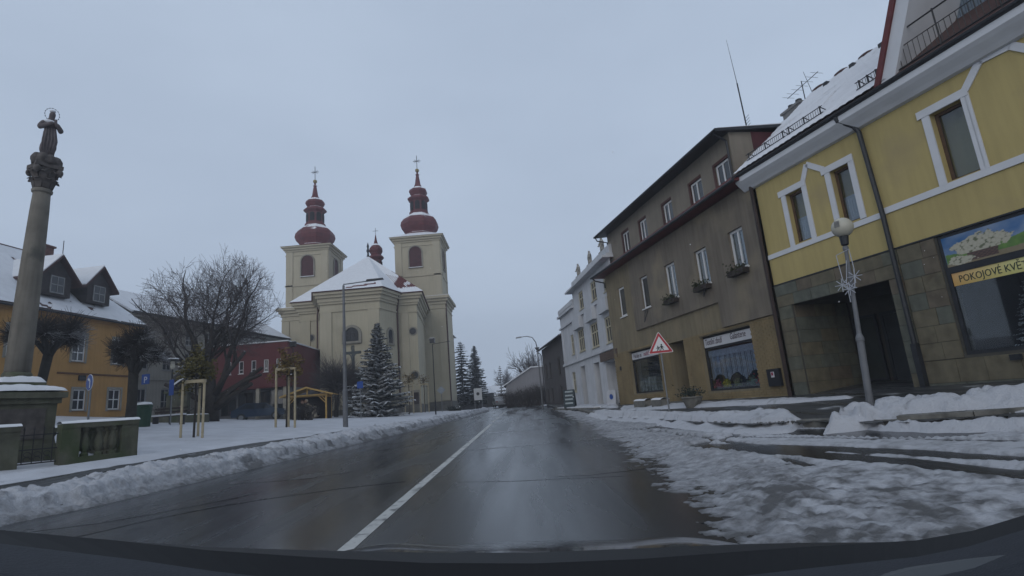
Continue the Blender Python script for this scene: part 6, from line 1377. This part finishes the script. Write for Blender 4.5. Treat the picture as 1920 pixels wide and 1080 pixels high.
# green bin and bench
q = onleft(268, 800); t = thing('green_bin', 'dark green litter bin with a snow cap beside the pollarded tree', 'litter bin', (q[0], q[1], q[2]))
MB().lathe([(.30, -.05), (.34, .9), (.37, .92), (.37, 1.0), (.3, 1.05)], 14).build('body', M('dark_green_plastic', (.015, .05, .03), .5), t); MB().lathe([(.36, 1.052), (.30, 1.16), (.02, 1.2)], 12).build('snow_cap', SNOWC, t)
q = onleft(300, 797); t = thing('bench', 'snow covered park bench left of the saint statue', 'bench', (q[0] - .3, q[1] + 1, q[2]), R(10))
for z, y in ((.42, 0), (.42, .16), (.42, .32)): MB().box(-.8, .8, y - .06, y + .06, z, z + .04).build('seat_slat', SOILB, t)
for z in (.62, .80): MB().box(-.8, .8, .42, .46, z, z + .1).build('back_slat', SOILB, t)
for x in (-.65, .65): MB().box(x - .04, x + .04, -.05, .46, -.1, .419).build('leg', BLACKP, t)
MB().box(-.78, .78, -.05, .37, .462, .54).build('seat_snow', SNOWC, t)
# saint statue on a pedestal
q = at(333, 785, 33); z0 = float(zleft(q[0], q[1])); t = thing('saint_statue', 'snow dusted dark stone saint statue on a mossy pedestal with a planter rim', 'statue', (q[0], q[1], z0), R(20))
MB().box(-.75, .75, -.6, .6, -.3, .3).box(-.55, .55, -.45, .45, .3, 1.7).box(-.68, .68, -.55, .55, 1.7, 1.82).build('pedestal', MOSS, t)
skin('figure', [(0, 0, 2.35, .26, .2), (0, 0, 1.95, .36, .26), (0, 0, 2.75, .2, .16), (0, 0, 3.0, .08), (0, -.03, 3.15, .13), (.26, 0, 2.75, .1), (.38, -.15, 2.4, .09), (.1, -.28, 2.5, .08), (-.26, 0, 2.75, .1), (-.42, -.1, 2.35, .1), (-.5, -.2, 2.1, .08)], [(0, 1), (0, 2), (2, 3), (3, 4), (2, 5), (5, 6), (6, 7), (2, 8), (8, 9), (9, 10)], M('snowy_dark_statue', (.04, .038, .036), .9, .3, 5, snow=.35, snowscale=5), t)
MB().ball((0, -.03, 3.27), .2, 10, 5, (1, 1, .25)).build('hat_brim', DST, t); MB().ball((0, -.03, 3.3), .13, 8, 5, (1, 1, .6)).build('snow_cap', SNOWC, t)
mb = MB().bar((-.35, -.3, 2.15), (.42, -.25, 2.75), .09); mb.build('crucifix', SNOWC, t)
mb = MB().lathe([(1.7, -.3), (1.7, .32), (1.55, .32), (1.55, -.3)], 20); mb.build('planter_rim', MOSS, t); MB().lathe([(1.69, .322), (1.62, .37), (1.56, .322)], 20).build('rim_snow', SNOWC, t)
mb = MB(); r2 = random.Random(4)
for k in range(40): mb.ball((r2.gauss(.15, .25), -.62 + r2.gauss(0, .08), .35 + abs(r2.gauss(0, .15))), .05, 5, 3)
mb.build('wreath_flowers', M('faded_flowers', (.18, .12, .12), .8, .5, 9), t)
# stone crucifix monument before the apse
q = at(664, 779, 51); z0 = float(zleft(q[0], q[1])); MON = M('grey_brown_stone', (.10, .098, .08), .9, .25, 3, bump=.3, snow=.12, snowscale=5); MON2 = M('dark_grey_stone', (.075, .085, .082), .9, .25, 4, bump=.3)
t = thing('stone_crucifix', 'stone crucifix on an arched relief pedestal leaning against the church apse', 'monument', (q[0], q[1], z0)); t.scale = (.8, .8, .78)
MB().box(-1.1, 1.1, -.75, .5, -.4, .9).build('base', M('mossy_sandstone'), t); MB().box(-.8, .8, -.5, .4, .9, 2.9).build('pedestal', MON, t)
MB().box(-1.05, 1.05, -.62, .45, 2.9, 3.05).build('cornice', MON2, t)
mb = MB(); mb.prism([(1.0, 3.05)] + [(1.0 * math.cos(a), 3.1 + .28 * math.sin(a)) for a in np.linspace(0, math.pi, 11)] + [(-1.0, 3.05)], -.6, -.2); mb.build('snow_pad', SNOWC, t)
MB().archring(-.82, .82, 3.06, 5.4, .2, -.3, .35, sill=False).build('relief_arch', MON, t); MB().arch(-.82, .82, 3.06, 5.4, .05, .33).build('relief_back', MON2, t)
skin('relief_figure', [(-.35, -.05, 3.7, .2, .15), (-.35, -.05, 3.25, .26, .2), (-.3, -.08, 4.1, .12), (.35, -.02, 3.8, .2, .15), (.4, -.02, 3.25, .26, .2), (.32, -.06, 4.3, .13), (0, -.04, 3.5, .2)], [(0, 1), (0, 2), (0, 6), (6, 3), (3, 4), (3, 5)], MON, t, sub=1)
MB().box(-.16, .16, -.12, .12, 5.35, 8.5).box(-.16, .16, -.12, .12, 4.2, 5.34).box(-.95, -.162, -.11, .11, 7.45, 7.78).box(.162, .95, -.11, .11, 7.45, 7.78).build('cross', MON2, t)
skin('crucified_figure', [(0, -.2, 6.55, .15, .12), (0, -.2, 6.95, .17, .13), (0, -.22, 7.25, .06), (.05, -.26, 7.4, .11), (.35, -.18, 7.4, .06), (.8, -.16, 7.62, .045), (-.35, -.18, 7.4, .06), (-.8, -.16, 7.62, .045), (.02, -.28, 6.1, .11), (0, -.2, 5.6, .07), (0, -.22, 5.4, .06)], [(0, 1), (1, 2), (2, 3), (1, 4), (4, 5), (1, 6), (6, 7), (0, 8), (8, 9), (9, 10)], MON2, t, sub=1)
MB().box(-.22, .22, -.14, -.121, 8.0, 8.35).build('title_board', MON, t)
# wooden crib hut with figures
q = at(576, 781, 43); z0 = float(zleft(q[0], q[1])) ; PINE = M('honey_pine', (.48, .30, .09), .65, .2, 4, bump=.15)
t = thing('crib_hut', 'open honey pine nativity hut with a shallow gable roof', 'hut', (q[0], q[1], z0), R(8))
hw, hz = 1.45, 1.75
for x in (-hw, hw):
    for y in (0, 1.9): MB().box(x - .06, x + .06, y - .06, y + .06, -.3, hz).build('post', PINE, t)
for y in (0, 1.9): MB().box(-hw - .1, hw + .1, y - .05, y + .05, hz, hz + .12).build('tie_beam', PINE, t)
for x in (-hw, hw): MB().box(x - .05, x + .05, .065, 1.84, hz - .13, hz - .002).build('wall_plate', PINE, t)
MB().box(-.05, .05, -.05, .05, hz + .122, hz + .55).build('king_post', PINE, t)
for s in (-1, 1):
    for k in range(5):
        a, b = k / 5, (k + 1) / 5 - .012; X_ = lambda u: s * (2.0 * (1 - u)); Z_ = lambda u: hz + .02 + .62 * u
        q_ = [(X_(a), Z_(a)), (X_(b), Z_(b)), (X_(b), Z_(b) + .05), (X_(a), Z_(a) + .05)]
        MB().prism(q_ if s < 0 else q_[::-1], -.35, 2.2).build('roof_board', PINE, t)
    q_ = [(s * 2.02, hz - .02), (0, hz + .60), (0, hz + .73), (s * 2.02, hz + .1)]; MB().prism(q_ if s < 0 else q_[::-1], -.40, -.352).build('bargeboard', PINE, t)
    for d in (.38, .62): MB().bar((s * (hw - .02), 0, hz - d), (s * (hw - d), 0, hz - .01), .06, .06).build('brace', PINE, t)
MB().box(-hw, hw, 1.97, 2.02, -.2, hz).build('back_wall', M('dark_cloth', (.025, .02, .022), .9, .3), t)
for s in (-1, 1): MB().box(s * hw - .02, s * hw + .02, .07, 1.83, -.2, hz - .14).build('side_wall', M('dark_cloth'), t)
BLUEC = M('navy_cloth', (.02, .045, .10), .9, .3, 5); BEIGE = M('beige_sackcloth', (.36, .30, .22), .95, .15, 6, bump=.3); SKINM = M('painted_wood_face', (.32, .2, .14), .7, .1)
f = thing('crib_figure', 'kneeling figure in navy robe with a pale stole inside the crib hut', 'figure', (q[0], q[1] - .45, z0), R(8), 'figures in the crib hut')
skin('robe', [(-.6, .55, .35, .34, .3), (-.75, .6, .05, .42, .35), (-.48, .5, .75, .26, .22), (-.36, .45, 1.05, .17, .15), (-.15, .3, .85, .09)], [(0, 1), (0, 2), (2, 3), (2, 4)], BLUEC, f)
MB().ball((-.27, .38, 1.27), .13, 10, 7, (1, 1, 1.15)).build('head', SKINM, f, smooth=True); MB().ball((-.30, .42, 1.32), .145, 10, 7, (1, 1, 1)).build('headscarf', M('rust_cloth', (.12, .05, .035), .9, .2), f, smooth=True); MB().bar((-.62, .24, 1.0), (-.78, .16, .02), .10, .05).build('stole', M('pale_stole', (.36, .42, .42), .9, .1), f)
f = thing('crib_figure', 'broad figure wrapped in beige sackcloth in the middle of the crib hut', 'figure', (q[0], q[1] - .5, z0), R(8), 'figures in the crib hut')
skin('cloak', [(.35, .55, .4, .5, .4), (.45, .55, .05, .62, .5), (.2, .6, .8, .36, .3), (.08, .62, 1.1, .2, .18), (.0, .62, 1.2, .12)], [(0, 1), (0, 2), (2, 3), (3, 4)], BEIGE, f)
MB().ball((-.05, .58, 1.36), .13, 10, 7, (1, 1, 1.15)).build('head', SKINM, f, smooth=True); MB().ball((-.02, .62, 1.4), .14, 10, 7).build('hood', BEIGE, f, smooth=True)
# ------------------------------------------------------------------ parked cars (far)
def car(name, label, loc, rz, body, snow, L_=4.1):
    t = thing(name, label, 'car', loc, rz); side = [(-2.0, .35), (2.0, .35), (2.05, .62), (1.95, .85), (1.2, .95), (.55, 1.42), (-1.0, 1.46), (-1.75, 1.0), (-2.05, .9), (-2.08, .6)]
    MB().prism(side, -.82, .82).build('body', body, t)
    for s in (-1, 1): MB().prism([(1.0, .96), (.5, 1.36), (-.2, 1.38), (-.2, .96)] if s < 0 else [(-.2, .96), (-.2, 1.38), (.5, 1.36), (1.0, .96)], s * .83 - .004, s * .83 + .004).build('side_window', DGLASS, t); MB().prism([(-.28, .96), (-.28, 1.38), (-.95, 1.38), (-1.5, 1.0)] if s > 0 else [(-1.5, 1.0), (-.95, 1.38), (-.28, 1.38), (-.28, .96)], s * .83 - .004, s * .83 + .004).build('side_window', DGLASS, t)
    MB().hexa([(1.22, -.7, .97), (1.22, .7, .97), (.6, .62, 1.4), (.6, -.62, 1.4), (1.25, -.7, .985), (1.25, .7, .985), (.63, .62, 1.415), (.63, -.62, 1.415)]).build('windscreen', DGLASS, t)
    for x in (-1.28, 1.3):
        for s in (-1, 1):
            mb = MB().tube([(x, s * .86, .32), (x, s * .70, .32)], .32, 16); w_ = mb.build('wheel', M('tyre_rubber', (.02, .02, .02), .9), t); MB().tube([(x, s * .868, .32), (x, s * .86, .32)], .19, 12).build('rim', GALV, w_)
    for s in (-1, 1): MB().box(2.0, 2.07, s * .6 - .16, s * .6 + .16, .66, .8).build('headlight', M('lamp_lens', (.3, .3, .3), .15), t); MB().box(-2.1, -2.04, s * .62 - .12, s * .62 + .12, .7, .88).build('tail_light', M('tail_red', (.2, .01, .01), .3), t)
    if snow:
        for x0, x1, z in ((-.95, .5, 1.47), (1.22, 1.9, .96)): MB().box(x0, x1, -.74, .74, z, z + .08).build('snow_layer', SNOWC, t)
    return t
q = at(486, 776, 46); car('parked_car', 'dark blue car parked beside the red annexe', (q[0], q[1], float(zleft(q[0], q[1])) - .05), R(20), M('dark_blue_paint', (.012, .03, .06), .3, .1, coat=.5), False)
car('snowy_car', 'small snow covered car at the far end of the road', (-3.35, 82, 1.15), R(100), M('grey_car_paint', (.3, .31, .33), .4, .1), True)
# ------------------------------------------------------------------ pavement boards and planters on the right
def aboard(px, py, w_, h_, mat, label, rz, y=None):
    q = onright(px, py); t = thing('pavement_board', label, 'pavement sign', q, rz, 'pavement boards before the white building')
    for s in (-1, 1): MB().hexa([(-w_ / 2, s * .22 - .015, 0), (w_ / 2, s * .22 - .015, 0), (w_ / 2, s * .22 + .015, 0), (-w_ / 2, s * .22 + .015, 0), (-w_ / 2, s * .03 - .015, h_), (w_ / 2, s * .03 - .015, h_), (w_ / 2, s * .03 + .015, h_), (-w_ / 2, s * .03 + .015, h_)]).build('board', mat, t)
    return t
t = aboard(1070, 765, .8, 1.25, M('dark_teal_board', (.02, .035, .042), .5), 'dark pavement board with four pale stripes at the white building corner', R(-25))
for k in range(4):
    z = .28 + k * .26; yy = -.22 + .19 * z / 1.25 - .019; MB().hexa([(-.28, yy - .004, z), (.28, yy - .004, z), (.28, yy + .002, z), (-.28, yy + .002, z), (-.28, yy + .016, z + .11), (.28, yy + .016, z + .11), (.28, yy + .022, z + .11), (-.28, yy + .022, z + .11)]).build('pale_stripe', M('chalk_print', (.3, .34, .35), .7, .2, 20), t)
t = aboard(1150, 761, .5, .85, M('grey_white_board', (.38, .39, .42), .6, .1), 'white pavement board with a blue emblem by the brown house corner', R(-30))
MB().prism([(.10 * math.cos(a), .5 + .15 * math.sin(a)) for a in np.linspace(0, 6.283, 15)[:-1]], -.165, -.14).build('blue_emblem', BLUES, t)
for px, py, w_, lb in ((1208, 766, 1.1, 'low concrete trough lidded with snow under the first shop window'), (1240, 765, .8, 'short stone trough with snow beside the brown house door')):
    q = onright(px, py); t = thing('stone_trough', lb, 'trough', q, TR, 'stone troughs along the brown house'); MB().box(-w_ / 2, w_ / 2, -.2, .2, -.1, .32).build('trough', M('kerb_concrete'), t)
    U, V_ = np.meshgrid(np.linspace(-w_ / 2 - .01, w_ / 2 + .01, 20), np.linspace(-.21, .21, 10)); grid('snow_cap', U, V_, .31 + .10 * np.sqrt(np.clip(1 - (V_ / .215) ** 2, 0, 1)) * (.6 + .7 * fbm(U * 3, V_ * 3, 3)), SNOWC, parent=t)
q = onright(1300, 764); t = thing('shrub_planter', 'bowl planter with a snowy evergreen shrub by the brown house door', 'planter', q)
MB().lathe([(.22, -.05), (.34, .3), (.38, .34), (.36, .38), (.05, .36)], 14).build('pot', M('kerb_concrete'), t); mb = MB(); r2 = random.Random(2)
for k in range(260):
    p_ = Vector((r2.gauss(0, .2), r2.gauss(0, .2), .4 + abs(r2.gauss(0, .13)))); a = Vector((r2.gauss(0, 1), r2.gauss(0, 1), r2.gauss(.3, .6))).normalized() * .10; b = a.orthogonal().normalized() * .03; mb.add([p_, p_ + a * .5 + b, p_ + a, p_ + a * .5 - b], [(0, 1, 2, 3)])
mb.build('foliage', spr, t)
# Christmas tree inside the flower shop window
wt = spruce('shop_tree', 'small frosted Christmas tree with baubles inside the flower shop window', (0, 0, 0), 1.55, .52, 77, M('frosted_needles', (.12, .13, .125), .8, .3, 9, snow=.3, snowscale=8), droop=.15, gap=.10, dens=1.3, base=.05, tuft=.09)
wt.matrix_world = yh.matrix_basis @ Matrix.Translation((6.15, .95, .85))
mb = MB(); r2 = random.Random(5)
for k in range(26): z = r2.uniform(.15, 1.3); a = r2.uniform(0, 6.28); r_ = .5 * (1 - z / 1.6); mb.ball((r_ * math.cos(a), r_ * math.sin(a), z), .035, 8, 5)
mb.build('bauble', M('pale_baubles', (.4, .36, .34), .25, .2, 9), wt, kind='stuff')
# ------------------------------------------------------------------ own car
oc = thing('own_car', 'dark bonnet, wiper edge and grey dashboard of the car along the bottom of the photo', 'car', (0, 0, 0))
BON = M('dark_bonnet_paint', (.012, .014, .018), .12, .1, 2, spec=.6, coat=.4); RUB = M('black_rubber', (.004, .004, .005), .6, .2, 6); DASH = M('grey_dashboard', (.030, .033, .041), .75, .08, 30, bump=.2, bscale=300)
def camat(u, v, d): d_ = CAM.T @ np.array([(u - 960) / F, (v - 540) / F, 1]); return np.array([0, 0, EYE]) + d_ / np.linalg.norm(d_) * d
# bonnet: a crowned sheet from the windscreen foot to the nose
us = np.linspace(-.95, .95, 60); vs_ = np.linspace(0, 1, 30); U, V_ = np.meshgrid(us, vs_)
yy = .78 + V_ * 1.05 - .16 * (U / .95) ** 2
zz = 1.085 - .02 * V_ - .10 * V_ ** 3 - .035 * (U / .9) ** 2 - .11 * np.clip(np.abs(U) - .75, 0, 1) * 2 + .022 * np.exp(-((np.abs(U) - .42) / .13) ** 2) * (1 - V_ * .3) - .055 * (U > -9) + .004
grid('bonnet', U, yy, zz - .055 * U + .004, BON, parent=oc)
def ribbon(name, top, bot, d0, d1, th, mat):   # solid band between two drawn edges
    n = 40; tx = np.linspace(0, 1, n); f = lambda P: np.stack([np.interp(tx, np.linspace(0, 1, len(P)), [p[0] for p in P]), np.interp(tx, np.linspace(0, 1, len(P)), [p[1] for p in P])], 1)
    T, B = f(top), f(bot); vs = []; fs = []
    for i in range(n):
        a = camat(*T[i], d0); b = camat(*B[i], d1); m = (a + b) / 2 + np.array([0, -.01, .012]); dn = np.array([0, .01, -th]); vs += [a, m, b, b + dn, a + dn]
    for i in range(n - 1):
        for k in range(5): fs.append((i * 5 + k, i * 5 + (k + 1) % 5, i * 5 + 5 + (k + 1) % 5, i * 5 + 5 + k))
    fs += [(0, 1, 2, 3, 4), tuple((n - 1) * 5 + k for k in (4, 3, 2, 1, 0))]
    return MB().add(vs, fs).build(name, mat, oc, smooth=False)
top = [(-160, 990), (0, 1004), (200, 1012), (400, 1026), (600, 1032), (800, 1036), (1000, 1036), (1200, 1028), (1400, 1020), (1540, 1017), (1700, 1018), (1815, 1002), (1920, 972), (2080, 900)]
bot = [(-160, 1008), (0, 1022), (250, 1052), (400, 1074), (560, 1092), (800, 1110), (1000, 1112), (1200, 1104), (1400, 1082), (1540, 1066), (1719, 1047), (1815, 1028), (1920, 996), (2080, 925)]
ribbon('windscreen_foot', top, bot, .80, .72, .03, RUB)
b2 = [(p[0], p[1] - 3) for p in bot]; low = [(p[0] * 1.02 - 20, p[1] + 190) for p in bot]
ribbon('dashboard', b2, low, .715, .50, .04, DASH)
mb = MB(); mb.tube([camat(560, 1052, .775), camat(900, 1058, .78), camat(1300, 1046, .79)], .006, 6); mb.build('wiper', RUB, oc)
pl = ribbon('pillar_trim', [(1560, 1082), (1700, 1062), (1800, 1048), (1920, 1030), (2080, 1000)], [(1560, 1180), (1700, 1120), (1800, 1100), (1920, 1090), (2080, 1060)], .69, .6, .02, M('grey_pillar_trim', (.10, .105, .11), .8, .1))
MB().box(-.78, .78, -2.2, .10, 1.52, 1.57).build('unseen_car_roof', BON, oc)  # unseen car roof and body, added to keep sky light off the dashboard
for s_ in (-1, 1): MB().box(s_ * .80 - .03, s_ * .80 + .03, -2.2, .25, .3, 1.0).build('side_panel', BON, oc)
MB().box(-.78, .78, -2.25, -2.2, .3, 1.5).build('tailgate', BON, oc); MB().box(-.77, .77, -2.2, .45, .28, .33).build('car_floor', RUB, oc)
# ------------------------------------------------------------------ falling snow
fl = MB(); r2 = random.Random(12)
for k in range(80):
    y = r2.uniform(7, 28); x = r2.uniform(-1, 1) * y * .95; z = r2.uniform(.4, min(9, .5 + y * .6)); s = .0065 * r2.uniform(.6, 1.2)
    fl.ball((x, y, z), s, 5, 4, (1, 1, 1.5))
fl.build('snowflakes', M('falling_flake', (.8, .8, .82), .9, 0), None, kind='stuff', label='sparse snowflakes drifting through the air over the street', category='snowflakes')
# ------------------------------------------------------------------ damp winter air
hz = MB().box(-140, 140, -30, 330, -3, 52).build('haze', None, None, kind='stuff')
hm = bpy.data.materials.new('winter_haze'); hm.use_nodes = True; n_ = hm.node_tree.nodes; n_.clear()
ho = n_.new('ShaderNodeOutputMaterial'); hv = n_.new('ShaderNodeVolumePrincipled'); hv.inputs['Color'].default_value = (.88, .92, 1, 1); hv.inputs['Density'].default_value = .0016
hm.node_tree.links.new(hv.outputs[0], ho.inputs['Volume']); hz.data.materials.append(hm)
